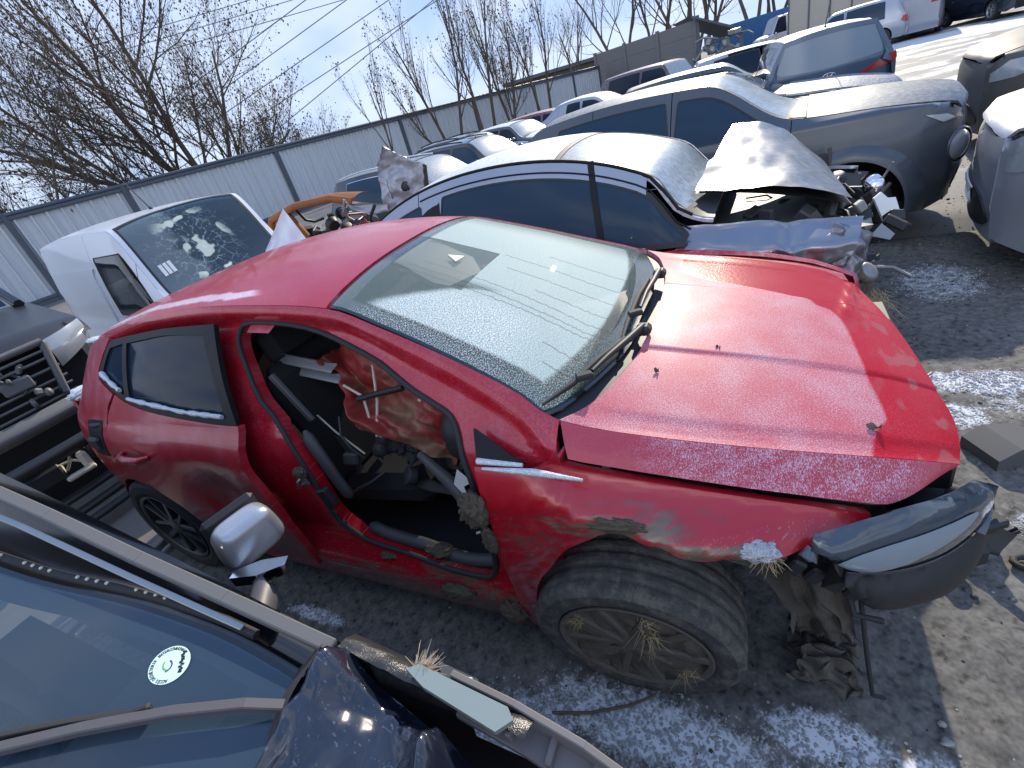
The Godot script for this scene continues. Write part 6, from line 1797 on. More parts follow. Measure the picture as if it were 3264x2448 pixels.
	sheet(g, pv([0.47, 0.90, 0.51, 0.90, 0.43, 1.40, 0.39, 1.40]), func(q: Vector2) -> Vector3: return bb.side(q.x, q.y, 1.0, 0.001), Vector2(0.05, 0.05), [], 0.01)
	part("window_divider", g, M.trim_black, car)
	g = Geo.new()
	sheet(g, curve([-1.12, 0.90, -1.12, 0.90, -0.70, 0.90, -0.70, 0.90, -0.74, 1.30, -0.76, 1.33, -0.92, 1.27, -1.10, 1.08], true, 3), func(q: Vector2) -> Vector3: return bb.side(q.x, q.y, 1.0, 0.003), Vector2(0.06, 0.06), [], 0.01)
	var pl := part("pillar_cover", g, M.trim_black, car)
	g = Geo.new()
	sheet(g, curve([-0.93, 0.93, -0.86, 0.92, -0.84, 1.05, -0.86, 1.12, -0.93, 1.10, -0.92, 1.02], true, 4), func(q: Vector2) -> Vector3: return bb.side(q.x, q.y, 1.0, 0.005), Vector2(0.05, 0.05), [], 0.0)
	part("torn_label", g, M.white_plastic, pl)
	g = Geo.new()
	g.blob(bb.side(0.72, 0.96, -1.0, 0.12), Vector3(0.07, 0.07, 0.10), 0.05, 7, 14)
	g.blob(bb.side(0.66, 0.93, 1.0, -0.10), Vector3(0.06, 0.08, 0.09), 0.05, 8, 14)
	part("mirror_inside", g, M.gloss_black, car)

func crossover_details(car: Node3D, m: Material):
	var g := Geo.new()
	var c := Vector3(1.33, 0.345, 0.80)
	g.grid(func(u: float, v: float) -> Vector3:             # flared arch
		var th := lerpf(-0.15, PI + 0.1, u)
		var r := lerpf(0.385, 0.52, v)
		return c + Vector3(cos(th) * r, sin(th) * r, 0.115 - 0.10 * v * v), 26, 6)
	part("wheel_arch", g, m, car)
	g = Geo.new()
	g.grid(func(u: float, v: float) -> Vector3:
		var th := lerpf(-0.3, PI + 0.3, u)
		return c + Vector3(cos(th) * 0.39, sin(th) * 0.39, lerpf(0.11, -0.4, v)), 20, 3)
	part("arch_liner", g, M.black_plastic, car)
	wheel(car, Vector3(1.33, 0.30, 0.70), Basis(Vector3.UP, 0.1), 0.33, 0.2, 0.22, 5, M.rubber, M.dark_alloy)
	g = Geo.new()                                          # round lamp in its socket
	var bs := Basis.looking_at(Vector3(-0.75, 0.0, -0.65)) * Basis(Vector3(1, 0, 0), PI / 2)
	g.lathe([Vector2(0.145, -0.12), Vector2(0.14, 0.0), Vector2(0.128, 0.05), Vector2(0.115, 0.052)], 28, Transform3D(bs, Vector3(2.0, 0.68, 0.60)))
	var s := part("lamp_ring", g, m, car)
	g = Geo.new()
	g.lathe([Vector2(0.116, 0.035), Vector2(0.09, 0.062), Vector2(0.05, 0.075), Vector2(0, 0.08)], 24, Transform3D(bs, Vector3(2.0, 0.68, 0.60)))
	part("round_lamp", g, M.lamp_glass, s)
	g = Geo.new()
	for k in 5: g.tube([Vector3(2.00 - 0.02 * k, 0.90 - 0.035 * k, 0.35), Vector3(1.92 - 0.02 * k, 0.905 - 0.035 * k, 0.62)], 0.008, 5)
	part("slatted_vent", g, M.black_plastic, car)
	g = Geo.new()
	g.grid(func(u: float, v: float) -> Vector3: return Vector3(lerpf(0.97, 1.12, u), 1.075 - 0.02 * v, lerpf(-0.42, 0.60, v)), 4, 8)
	part("cowl", g, M.black_plastic, car)

func estate_tail(car: Node3D, m: Material):
	# tail built as panels over a curved surface: x from height and side position
	var F := func(off: float) -> Callable: return func(q: Vector2) -> Vector3:
		var x := -2.17 + 0.10 * pow(absf(q.x) / 0.9, 2.4)
		if q.y > 1.08: x += (q.y - 1.08) * 0.24
		if q.y < 0.70: x -= 0.05 * smoothstep(0.70, 0.60, q.y)
		return Vector3(x - off, q.y, q.x)
	var gl := curve([-0.66, 1.16, -0.66, 1.14, 0.0, 1.10, 0.66, 1.14, 0.70, 1.20, 0.60, 1.47, 0.54, 1.52, 0.0, 1.55, -0.54, 1.52, -0.60, 1.47, -0.70, 1.20], true, 3)
	var out := curve([-0.88, 0.64, -0.88, 0.64, 0.0, 0.62, 0.88, 0.64, 0.88, 0.64, 0.88, 0.95, 0.84, 1.10, 0.70, 1.40, 0.60, 1.58, 0.60, 1.58, 0.0, 1.62, -0.60, 1.58, -0.60, 1.58, -0.70, 1.40, -0.84, 1.10, -0.88, 0.95], true, 3)
	var tg := panel("tailgate", out, F.call(0.0), 0.05, m, car, [gl], 0.03)
	panel("rear_screen", gl, F.call(-0.008), 0.06, M.blue_frosted_glass, tg, [], 0.0)
	for sg in [-1.0, 1.0]:
		panel("tail_light", curve([0.86 * sg, 1.10, 0.86 * sg, 0.98, 0.62 * sg, 0.94, 0.36 * sg, 0.905, 0.36 * sg, 0.905, 0.50 * sg, 0.97, 0.80 * sg, 1.09], true, 3), F.call(0.014), 0.04, M.red_lens, car, [], 0.03)
	# oval badge with a slanted letter
	var g := Geo.new()
	var ring := []
	for k in 25: ring.append(F.call(0.016).call(Vector2(cos(TAU * k / 24) * 0.085, 0.985 + sin(TAU * k / 24) * 0.045)))
	g.tube(ring, 0.006, 5, false)
	for l in [[-0.045, 0.955, -0.015, 1.015], [0.015, 0.955, 0.045, 1.015], [-0.03, 0.98, 0.03, 0.99]]:
		g.tube([F.call(0.018).call(Vector2(l[0], l[1])), F.call(0.018).call(Vector2(l[2], l[3]))], 0.009, 5)
	part("badge", g, M.chrome, tg)
	panel("number_plate_recess", rect(-0.30, 0.76, 0.30, 0.90), F.call(0.004), 0.08, M.black_plastic, tg, [], 0.01)
	panel("rear_bumper", curve([-0.9, 0.62, -0.9, 0.62, 0.9, 0.62, 0.9, 0.62, 0.9, 0.32, 0.8, 0.26, -0.8, 0.26, -0.9, 0.32], true, 3), F.call(0.05), 0.06, m, car, [], 0.1)
	panel("bumper_trim", rect(-0.8, 0.28, 0.8, 0.45), F.call(0.062), 0.06, M.black_plastic, car, [], 0.02)
	g = Geo.new()
	g.grid(func(u: float, v: float) -> Vector3: return Vector3(lerpf(-1.7, -2.02, v), lerpf(1.63, 1.585, v) - 0.03 * pow(absf(u - 0.5) * 2, 2), lerpf(-0.58, 0.58, u)), 10, 4)
	part("spoiler", g, paint("steel_blue", Color.WHITE, 3), car)

func van_details(car: Node3D, white: Material):
	var g := Geo.new()                                     # bonnet torn up: a white corner standing on end beside the screen
	crumpled(g, [Vector3(1.36, 1.03, -0.10), Vector3(1.66, 1.05, -0.62), Vector3(1.50, 1.55, -0.57), Vector3(1.36, 1.24, -0.28)], 0.035, 1.4, 981, 14, 14)
	part("torn_bonnet", g, white, car)
	g = Geo.new()
	crumpled(g, [Vector3(1.10, 1.10, 0.25), Vector3(1.50, 1.0, 0.10), Vector3(1.66, 1.10, -0.65), Vector3(1.18, 1.14, -0.60)], 0.04, 1.4, 982, 14, 14)
	part("torn_bonnet", g, white, car)
	g = Geo.new()
	g.tube([Vector3(1.17, 1.12, -0.15), Vector3(1.00, 1.22, 0.0), Vector3(0.80, 1.40, 0.15)], [0.03, 0.012, 0.008], 6)
	part("wiper_arm", g, M.black_plastic, car)
	g = Geo.new()                                          # pressed panel in the cargo side
	var b := car_body({L = 4.1, W = 1.72, H = 1.88, xw = 1.15, xs = 0.60, xb = -1.90, xd = -2.02, hh = 1.10, hn = 0.92, hd = 1.2, bh = 1.0, rw = 0.66})
	sheet(g, curve([-1.7, 1.5, -1.7, 1.42, -1.66, 0.72, -1.6, 0.68, -0.15, 0.68, -0.05, 0.72, -0.10, 1.42, -0.16, 1.5], true, 3), func(q: Vector2) -> Vector3: return b.side(q.x, q.y, 1.0, 0.012), Vector2(0.08, 0.08), [], 0.015)
	part("pressed_panel", g, white, car)
	g = Geo.new()
	for k in 3: sheet(g, rect(0.92 + 0.0 * k, -0.80 + 0.065 * k, 0.98, -0.75 + 0.065 * k), func(q: Vector2) -> Vector3: return b.top(q.x, -q.y, 0.004), Vector2(0.05, 0.05), [], 0.0)
	part("inspection_sticker", g, M.white_plastic, car)

func front_wreck():
	# the dark vehicle behind the red car's tail, its grille and bumper skin gone
	var car := thing("dark_pickup", "dark vehicle with bare grille and stripped bumper beam behind the red hatchback's tail", "car", Vector3(-2.66, 0, 0.92), deg_to_rad(-7.0))
	car.scale = Vector3(1.0, 1.22, 1.0)
	var g := Geo.new()
	var hw := 0.86
	var bow := func(z: float) -> float: return -0.16 * pow(absf(z) / hw, 2.2)
	# bonnet and wings
	g.grid(func(u: float, v: float) -> Vector3:
		var z := lerpf(-hw, hw, u)
		return Vector3(lerpf(-0.06, -1.05, v) + bow.call(z), 1.06 + 0.12 * v - 0.05 * pow(absf(z) / hw, 2.5) - 0.07 * smoothstep(0.12, 0.0, v), z), 24, 14)
	part("bonnet", g, M.dirty_gloss, car)
	g = Geo.new()
	for sg in [-1.0, 1.0]:
		g.grid(func(u: float, v: float) -> Vector3:
			return Vector3(lerpf(-0.26, -1.6, u), lerpf(1.03, 0.35, v) + 0.06 * u, sg * (hw + 0.05 * sin(v * PI) - 0.10 * smoothstep(0.2, 0.0, u))), 14, 8)
	part("wing", g, M.dirty_gloss, car)
	g = Geo.new()
	g.grid(func(u: float, v: float) -> Vector3: return Vector3(lerpf(-1.1, -1.75, v), lerpf(1.16, 1.60, v), lerpf(-0.72, 0.72, u)), 6, 6)
	part("windscreen", g, M.blue_glass, car)
	g = Geo.new()
	for sg in [-1.0, 1.0]: g.tube([Vector3(-1.08, 1.14, sg * 0.78), Vector3(-1.78, 1.60, sg * 0.68), Vector3(-2.6, 1.68, sg * 0.66)], 0.04, 6)
	g.grid(func(u: float, v: float) -> Vector3: return Vector3(lerpf(-1.75, -3.2, v), 1.62 + 0.06 * sin(v * PI), lerpf(-0.68, 0.68, u)), 6, 6)
	part("roof", g, M.navy_0, car)
	g = Geo.new()                                          # grille frame: a wide surround holding three tiers of empty openings
	var bar := func(y0: float, z0: float, y1: float, z1: float, r: float):
		g.tube([Vector3(bow.call(z0), y0, z0), Vector3(bow.call((z0 + z1) * 0.5), (y0 + y1) * 0.5, (z0 + z1) * 0.5), Vector3(bow.call(z1), y1, z1)], r, 6)
	for y in [1.0, 0.955, 0.915, 0.86, 0.80, 0.755, 0.71]:
		bar.call(y, -0.55, y, 0.55, 0.008 if y < 0.99 else 0.020)
	bar.call(0.99, -0.55, 0.72, -0.48, 0.022); bar.call(0.99, 0.55, 0.72, 0.48, 0.022)
	var gf := part("grille", g, M.frosty_grey, car)
	for k in 15:
		g = Geo.new()
		var z := -0.50 + 0.0714 * k
		bar.call(0.995, z, 0.915, z, 0.005); bar.call(0.80, z, 0.71, z, 0.006)
		if k % 2 == 0: bar.call(0.90, z, 0.81, z + 0.02, 0.009)
		part("grille_bar", g, M.frosty_grey, gf)
	g = Geo.new()
	for z in [-0.30, 0.05, 0.33]: g.box(Vector3(bow.call(z) - 0.005, 0.85, z), Vector3(0.03, 0.07, 0.16), Basis.IDENTITY, 0.01)
	part("badge_mount", g, M.frosty_grey, gf)
	g = Geo.new(); junk(g, Vector3(-0.06, 0.72, -0.5), Vector3(0.0, 0.98, 0.5), 36, 211, 0.045)
	part("broken_clips", g, M.frosty_grey, gf).set_meta("kind", "stuff")
	g = Geo.new(); junk(g, Vector3(-0.05, 0.34, -0.75), Vector3(0.05, 0.44, 0.6), 30, 212, 0.06)
	part("torn_brackets", g, M.cream_plastic, car).set_meta("kind", "stuff")
	for sg in [-1.0, 1.0]:
		g = Geo.new()
		g.grid(func(u: float, v: float) -> Vector3:
			var z: float = sg * lerpf(0.56, 0.84, u)
			return Vector3(bow.call(z) - 0.02 - 0.10 * u * u + 0.03 * sin(v * PI), lerpf(1.0 + 0.02 * u, 0.84 + 0.06 * u, v), z), 8, 6)
		part("head_light", g, M.lamp_glass, car)
	g = Geo.new()                                          # front panel strip under the grille, then the open bumper gap
	g.grid(func(u: float, v: float) -> Vector3:
		var z := lerpf(-hw, hw, u)
		return Vector3(bow.call(z) + 0.03 + 0.05 * sin(v * PI), lerpf(0.70, 0.60, v), z), 20, 5)
	part("front_panel", g, M.frosty_grey, car)
	g = Geo.new()
	g.grid(func(u: float, v: float) -> Vector3:
		var z := lerpf(-hw, hw, u)
		return Vector3(bow.call(z) + 0.10 + 0.03 * sin(v * PI), lerpf(0.52, 0.44, v), z), 20, 5)
	part("bumper_beam", g, M.dirty_gloss, car)
	g = Geo.new()
	for z in [-0.62, -0.30, 0.10, 0.45]:
		g.box(Vector3(bow.call(z) + 0.09, 0.375, z), Vector3(0.05, 0.11, 0.05), Basis(Vector3(0, 1, 0), 0.3), 0.012)
		g.box(Vector3(bow.call(z) + 0.10, 0.33, z + 0.06), Vector3(0.05, 0.025, 0.17), Basis.IDENTITY, 0.008)
	part("bumper_bracket", g, M.cream_plastic, car)
	g = Geo.new()
	for z in [-0.45, -0.08, 0.28]: g.box(Vector3(bow.call(z) + 0.06, 0.385, z), Vector3(0.06, 0.10, 0.20), Basis.IDENTITY, 0.015)
	part("sensor_box", g, M.black_plastic, car)
	g = Geo.new()
	for e in [[0.24, 0.03], [0.16, 0.06], [0.10, 0.10]]:
		g.grid(func(u: float, v: float) -> Vector3:
			var z := lerpf(-hw, hw, u)
			return Vector3(bow.call(z) + e[1] + 0.04 * sin(v * PI), e[0] - 0.05 * v, z), 16, 4)
	part("lower_skirt", g, M.dirty_gloss, car)
	g = Geo.new()
	g.box(Vector3(-0.38, 0.55, 0), Vector3(0.25, 0.85, 1.5))
	part("radiator", g, M.dark_cloth, car)
	for z in [-0.7, 0.7]: wheel(car, Vector3(-0.75, 0.34, z), Basis.IDENTITY if z > 0 else Basis(Vector3.UP, PI), 0.34, 0.22, 0.22, 5, M.rubber, M.dark_alloy)
	g = Geo.new()                                          # a rail and slats of a broken pallet on the ground between the two
	g.box(Vector3(-1.72, 0.05, 0.98), Vector3(0.06, 0.05, 0.9), Basis(Vector3.UP, 0.15), 0.006)
	g.box(Vector3(-1.60, 0.06, 0.95), Vector3(0.035, 0.04, 0.9), Basis(Vector3.UP, 0.12), 0.006)
	single("loose_trim_bars", g, M.dull_steel, "long thin metal bars lying on the ground behind the red hatchback's rear wheel", "metal bars")

func rust_and_panel():
	# burnt orange door frame of a wreck and the torn silver panel standing up behind the red roof
	var t := thing("rusty_wreck", "burnt wreck with rusty orange roof edge between the white van and the torn silver panel", "car", Vector3(-3.25, 0, -3.45), deg_to_rad(-8.0))
	var g := Geo.new()
	g.grid(func(u: float, v: float) -> Vector3: return Vector3(lerpf(-0.85, 0.75, u), 1.28 + 0.10 * sin(u * 2.6) - 0.03 * u, lerpf(0.55, 0.25, v)) + Vector3(0, 0.04 * sin(v * PI), 0), 18, 5)
	g.tube([Vector3(-0.9, 1.26, 0.56), Vector3(-0.3, 1.36, 0.57), Vector3(0.4, 1.36, 0.56), Vector3(0.75, 1.28, 0.55)], 0.045, 7)
	part("roof_edge", g, M.rust, t)
	g = Geo.new()
	g.tube([Vector3(-0.9, 1.26, 0.56), Vector3(-1.05, 1.0, 0.62), Vector3(-1.05, 0.6, 0.66)], 0.05, 7)
	g.tube([Vector3(-0.55, 1.30, 0.57), Vector3(-0.25, 1.0, 0.63), Vector3(-0.10, 0.6, 0.68)], 0.055, 7)
	part("pillar", g, M.rust, t)
	g = Geo.new(); junk(g, Vector3(-0.6, 0.85, -0.2), Vector3(1.1, 1.12, 0.6), 40, 51, 0.14)
	part("burnt_fittings", g, M.black_plastic, t).set_meta("kind", "stuff")
	g = Geo.new(); junk(g, Vector3(0.0, 0.95, 0.0), Vector3(1.2, 1.15, 0.6), 14, 52, 0.12)
	part("scrap_plate", g, M.dull_steel, t).set_meta("kind", "stuff")
	g = Geo.new(); junk(g, Vector3(-0.3, 0.85, 0.0), Vector3(0.9, 1.05, 0.6), 10, 53, 0.16)
	part("red_scrap", g, M.dull_red, t).set_meta("kind", "stuff")
	g = Geo.new()
	g.box(Vector3(0.0, 0.55, 0.1), Vector3(3.0, 0.6, 1.3), Basis.IDENTITY, 0.1)
	part("hull", g, M.maroon_1, t)
	var s := thing("torn_panel", "upright torn silver sheet-metal panel with a dark hole behind the red car's roof", "metal panel", Vector3(-2.05, 1.10, -3.0), deg_to_rad(14.0))
	g = Geo.new()
	var n := noise(991, 1.8, 3)
	var outl := pv([-0.30, -0.05, -0.26, 0.30, -0.24, 0.62, -0.20, 0.76, -0.02, 1.02, 0.10, 0.84, 0.22, 0.72, 0.38, 0.62, 0.42, 0.58, 0.30, 0.05, 0.25, -0.10])
	sheet(g, outl, func(q: Vector2) -> Vector3: return Vector3(q.x * 0.85, q.y * 0.62, 0.10 * n.get_noise_2d(q.x, q.y) + 0.10 * q.x * q.x), Vector2(0.05, 0.05), [disc(0.06, 0.30, 0.055, 16, 1.4), rect(-0.16, 0.16, -0.145, 0.46)], 0.02)
	part("sheet_metal", g, M.scuffed_steel, s)
	g = Geo.new()
	g.blob(Vector3(0.05, 0.185, -0.03), Vector3(0.05, 0.06, 0.03), 0.2, 3, 12)
	part("grommet", g, M.black_plastic, s)
	g = Geo.new()
	g.box(Vector3(0.32, 0.19, 0.02), Vector3(0.035, 0.34, 0.05), Basis(Vector3(0, 0, 1), -0.22), 0.006)
	part("folded_edge", g, M.black_plastic, s)
	g = Geo.new()
	crumpled(g, [Vector3(-0.62, 0.12, 0.1), Vector3(-0.22, -0.12, 0.1), Vector3(-0.2, 0.06, 0.05), Vector3(-0.66, 0.22, 0.1)], 0.04, 2.0, 992, 10, 10)
	part("torn_strip", g, M.scuffed_steel, s)
	var mirrors := Geo.new()
	mirrors.blob(Vector3(-1.72, 1.08, -2.95), Vector3(0.14, 0.06, 0.08), 0.1, 8, 14)
	single("loose_mirror", mirrors, M.gloss_black, "shiny black wing mirror at the foot of the torn silver panel", "wing mirror")

func debris():
	var g := Geo.new()
	g.prism(pv([0, 0, 0.20, 0.0, 0.22, 0.07, 0.08, 0.10, 0.0, 0.06]), -0.09, 0.09, Transform3D(Basis(Vector3.UP, 0.45), Vector3(2.30, 0.0, -0.44)))
	single("plastic_housing", g, M.grey_plastic, "broken black plastic housing lying on the ground by the red car's nose", "plastic part")
	g = Geo.new()
	junk(g, Vector3(2.06, 0.05, -0.05), Vector3(2.22, 0.12, 0.12), 9, 66, 0.07)
	single("lamp_fragment", g, M.gloss_black, "shattered black lamp piece lying beside the red car's head lamp", "broken part")
	g = Geo.new()
	var ring := []
	for k in 13: ring.append(Vector3(2.30 + 0.05 * cos(TAU * k / 12), 0.02, 0.12 + 0.03 * sin(TAU * k / 12)))
	g.tube(ring, 0.012, 6, false)
	single("rubber_ring", g, M.rubber, "small black ring lying in the snow by the red car's nose", "ring")
	g = Geo.new()
	g.tube([Vector3(2.33, 0.012, 0.62), Vector3(2.39, 0.02, 0.57), Vector3(2.42, 0.014, 0.53)], [0.004, 0.007, 0.003], 5)
	single("wood_splinter", g, M.straw, "pale splinter lying on the sunlit ground in front of the red car", "splinter")
	g = Geo.new()
	g.tube([Vector3(0.86, 0.01, 1.02), Vector3(0.98, 0.02, 0.99), Vector3(1.10, 0.015, 0.93), Vector3(1.18, 0.03, 0.88)], 0.005, 5)
	single("bent_twig", g, M.twig, "thin bent twig on the ground under the red car's front wheel", "twig")
	g = Geo.new()
	g.tube([Vector3(2.08, 0.01, -0.92), Vector3(2.2, 0.02, -1.0), Vector3(2.29, 0.015, -1.12)], 0.006, 5)
	single("bent_wire", g, M.dull_steel, "pale bent wire on the ground beyond the red bonnet's tip", "wire")
	for e in [[1.93, 0.78, 0.02], [1.99, 0.93, 0.014]]:
		g = Geo.new()
		g.blob(Vector3(e[0], 0.012, e[1]), Vector3(e[2], 0.008, e[2] * 0.7), 0.5, int(e[0] * 100), 8)
		single("foil_scrap", g, M.dull_steel, ["crinkled bit of foil on the sunlit ground right of the shadow line", "small glassy scrap on the sunlit ground nearest the front"][0 if e[0] < 1.95 else 1], "scrap")
	var rb := red_body()
	var lf := [[1.73, 0.84, "brown leaf on the nose end of the red bonnet"], [1.36, 0.36, "dark leaf on the middle of the red bonnet"], [1.20, 0.60, "dark seed husk on the near half of the red bonnet"]]
	for k in 3:
		g = Geo.new()
		var q: Vector3 = rb.top(lf[k][0], lf[k][1], 0.004)
		g.grid(func(u: float, v: float) -> Vector3: return q + Vector3((u - 0.5) * (0.032 if k == 0 else 0.014), 0.008 * sin(u * 5.0 + v * 3.0) + 0.004, (v - 0.5) * (0.016 if k == 0 else 0.010) * sin(u * PI)), 6, 4)
		single("dead_leaf", g, M.pod if k else M.dark_mud, lf[k][2], "leaf")

func fence_x(z: float) -> float: return -19.0 - 0.19442 * (z + 8.0)

func fence():
	var f := thing("metal_fence", "tall grey corrugated sheet-metal fence with dark posts and cap rail", "fence")
	var zs := [6.0, 1.2, -2.6, -6.25, -9.61, -15.72, -23.38, -29.9, -37.19, -43.21, -48.02]
	var along := Vector3(-0.19442, 0, 1.0).normalized()
	var outw := Vector3(1.0, 0, 0.19442).normalized()       # towards the yard
	var bs := Basis(along, Vector3.UP, along.cross(Vector3.UP))
	for k in zs.size():
		var p := Vector3(fence_x(zs[k]), 0, zs[k])
		var g := Geo.new()
		g.box(p + Vector3(0, 1.38, 0) + outw * 0.06, Vector3(0.16, 2.82, 0.14), bs, 0.01)
		g.box(p + Vector3(0, 1.38, 0) + outw * 0.13, Vector3(0.05, 2.7, 0.03), bs, 0.004)
		part("post", g, M.fence_dark, f)
		if k == zs.size() - 1: break
		var q := Vector3(fence_x(zs[k + 1]), 0, zs[k + 1])
		var len := p.distance_to(q)
		g = Geo.new()
		var ribs := int(round(len / 0.42))
		# trapezoid ribs: outline along the bay, extruded upwards
		var prof := [[0.0, 0.0]]
		for r in ribs:
			var s0 := len * r / ribs; var w := len / ribs
			prof.append_array([[s0 + w * 0.30, 0.0], [s0 + w * 0.36, 0.075], [s0 + w * 0.50, 0.075], [s0 + w * 0.56, 0.0], [s0 + w * 0.78, 0.0], [s0 + w * 0.80, 0.012], [s0 + w * 0.84, 0.012], [s0 + w * 0.86, 0.0]])
		prof.append([len, 0.0])
		for r in prof.size() - 1:
			var a: Vector3 = p - along * prof[r][0] + outw * prof[r][1]; var b: Vector3 = p - along * prof[r + 1][0] + outw * prof[r + 1][1]
			g.flat([a + Vector3(0, 0.10, 0), b + Vector3(0, 0.10, 0), b + Vector3(0, 2.66, 0), a + Vector3(0, 2.66, 0)])
		part("panel", g, M.fence_sheet, f)
		g = Geo.new()
		var mid := (p + q) * 0.5
		g.box(mid + Vector3(0, 2.62, 0) + outw * 0.05, Vector3(len - 0.14, 0.12, 0.16), bs, 0.02)
		g.box(mid + Vector3(0, 2.74, 0) + outw * 0.03, Vector3(len + 0.02, 0.11, 0.22), bs, 0.03)
		part("cap_rail", g, M.fence_dark, f)
		g = Geo.new()
		g.box(mid + Vector3(0, 0.18, 0) + outw * 0.09, Vector3(len - 0.17, 0.10, 0.06), bs, 0.01)
		g.box(mid + Vector3(0, 0.06, 0) + outw * 0.07, Vector3(len - 0.17, 0.12, 0.08), bs, 0.01)
		part("base_rail", g, M.fence_dark, f)

func concrete_wall():
	var w := thing("concrete_wall", "grey precast concrete panel wall at the end of the metal fence", "wall")
	var A := Vector3(-11.6, 0, -49.2); var B := Vector3(-2.75, 0, -44.2)
	var d := (B - A).normalized(); var n := Vector3.UP.cross(d).normalized()
	if n.z < 0: n = -n
	var bs := Basis(d, Vector3.UP, d.cross(Vector3.UP))
	var len := A.distance_to(B)
	for k in 4:
		var g := Geo.new()
		g.box(A + d * (len * k / 3.0) + Vector3(0, 1.9, 0) + n * 0.05, Vector3(0.24, 3.8, 0.24), bs, 0.02)
		part("post", g, M.concrete, w)
		if k == 3: break
		for r in 4:
			g = Geo.new()
			g.box(A + d * (len * (k + 0.5) / 3.0) + Vector3(0, 0.46 + 0.92 * r, 0), Vector3(len / 3.0 - 0.22, 0.918, 0.12), bs, 0.02)
			part("panel", g, M.concrete, w)
	var s := thing("open_shed", "dark open-sided shed with sloping roof at the right end of the concrete wall", "shed")
	var g := Geo.new()
	var C := Vector3(-2.6, 0, -44.0); var D := Vector3(0.3, 0, -42.2)
	for v in [[C, 3.9], [D, 2.3]]:
		g = Geo.new()
		g.box(v[0] + Vector3(0, v[1] * 0.5, 0), Vector3(0.22, v[1], 0.22))
		part("post", g, M.fence_dark, s)
	g = Geo.new()
	g.flat([C + Vector3(-0.4, 4.0, 0.3), D + Vector3(0.5, 2.1, 0.3), D + Vector3(-1.5, 2.1, -5.0), C + Vector3(-2.4, 4.0, -5.0)])
	g.flat([C + Vector3(-0.4, 3.85, 0.3), D + Vector3(0.5, 1.95, 0.3), D + Vector3(0.5, 2.1, 0.3), C + Vector3(-0.4, 4.0, 0.3)])
	part("roof", g, M.fence_dark, s)
	g = Geo.new(); junk(g, C + Vector3(0.2, 0.6, 0.2), D + Vector3(-0.3, 2.4, 0.8), 40, 71, 0.5)
	single("scrap_heap", g, M.dull_steel, "heap of bent scrap piled under the open shed's sloping roof", "scrap heap").set_meta("kind", "stuff")

func far_buildings():
	var b := thing("low_warehouse", "long low dark building seen above the fence behind bare trees", "building")
	var g := Geo.new()
	var A := Vector3(-31.5, 0, -71.0); var B := Vector3(-17.5, 0, -76.3)
	var d := (B - A).normalized(); var bs := Basis(d, Vector3.UP, d.cross(Vector3.UP))
	g.box((A + B) * 0.5 + Vector3(0, 2.0, -4.0), Vector3(A.distance_to(B), 4.2, 8.0), bs)
	part("wall", g, M.brown_clad, b)
	g = Geo.new()
	g.box((A + B) * 0.5 + Vector3(0, 4.3, -4.0), Vector3(A.distance_to(B) + 0.8, 0.4, 8.8), bs)
	part("roof", g, M.fence_dark, b)
	var c := thing("blue_container", "weathered blue shipping container far off behind the wrecks", "container", Vector3(1.2, 0, -54.5), deg_to_rad(-8.0))
	g = Geo.new()
	for k in 24: g.box(Vector3(-3.0 + 0.26 * k, 1.5, 1.2), Vector3(0.13, 2.7, 0.07))
	g.box(Vector3(0, 1.5, 0), Vector3(6.4, 2.9, 2.4), Basis.IDENTITY, 0.02)
	part("shell", g, M.blue_clad, c)
	c = thing("beige_cabin", "beige site cabin with vertical joints above the steel-blue car", "cabin", Vector3(6.6, 0, -46.0), deg_to_rad(-4.0))
	for k in 5:
		g = Geo.new()
		g.box(Vector3(-2.7 + 1.22 * k, 2.2, 0), Vector3(1.18, 4.0, 2.6), Basis.IDENTITY, 0.015)
		part("panel", g, M.beige_clad, c)
	g = Geo.new()
	for k in 6: g.box(Vector3(-3.31 + 1.22 * k, 2.2, 0.02), Vector3(0.10, 4.05, 2.66))
	g.box(Vector3(-0.26, 4.25, 0), Vector3(6.4, 0.16, 2.9))
	part("frame", g, M.fence_dark, c)

func limb(g: Geo, tw: Geo, tips: Array, p: Vector3, d: Vector3, len: float, r: float, depth: int, o: Dictionary, q: RandomNumberGenerator):
	var pts := [p]; var rad := [r]
	var n := 5 if depth > 1 else 3
	var dd := d
	for k in n:
		dd = (dd + Vector3(q.randf_range(-1, 1), q.randf_range(-0.7, 0.9), q.randf_range(-1, 1)) * o.wander + Vector3.UP * o.lift * (0.4 if depth == o.depth else 1.0)).normalized()
		pts.append(pts[k] + dd * len / n)
		rad.append(lerpf(r, r * o.taper, float(k + 1) / n))
	if depth > 1: g.tube(pts, rad, 6 if depth >= o.depth - 1 else 4, false)
	else:
		rad[rad.size() - 1] *= 0.4
		tw.tube(pts, rad, 3, false)
	if depth <= 1:
		tips.append(pts[n]); tips.append(pts[n - 1])
		return
	var kids: int = o.kids[depth]
	for k in kids:
		var f: float = lerpf(o.start, 1.0, (k + q.randf() * 0.7) / kids)
		var i := mini(int(f * n), n - 1)
		var base: Vector3 = pts[i].lerp(pts[i + 1], f * n - i)
		var along: Vector3 = (pts[i + 1] - pts[i]).normalized()
		var side := along.cross(Vector3(q.randf_range(-1, 1), q.randf_range(-1, 1), q.randf_range(-1, 1))).normalized()
		var ang: float = deg_to_rad(q.randf_range(o.angle * 0.6, o.angle * 1.3))
		limb(g, tw, tips, base, (along * cos(ang) + side * sin(ang)).normalized(), len * q.randf_range(o.shrink * 0.75, o.shrink * 1.15) * (1.15 - 0.35 * f), lerpf(r, r * o.taper, f) * o.thin, depth - 1, o, q)

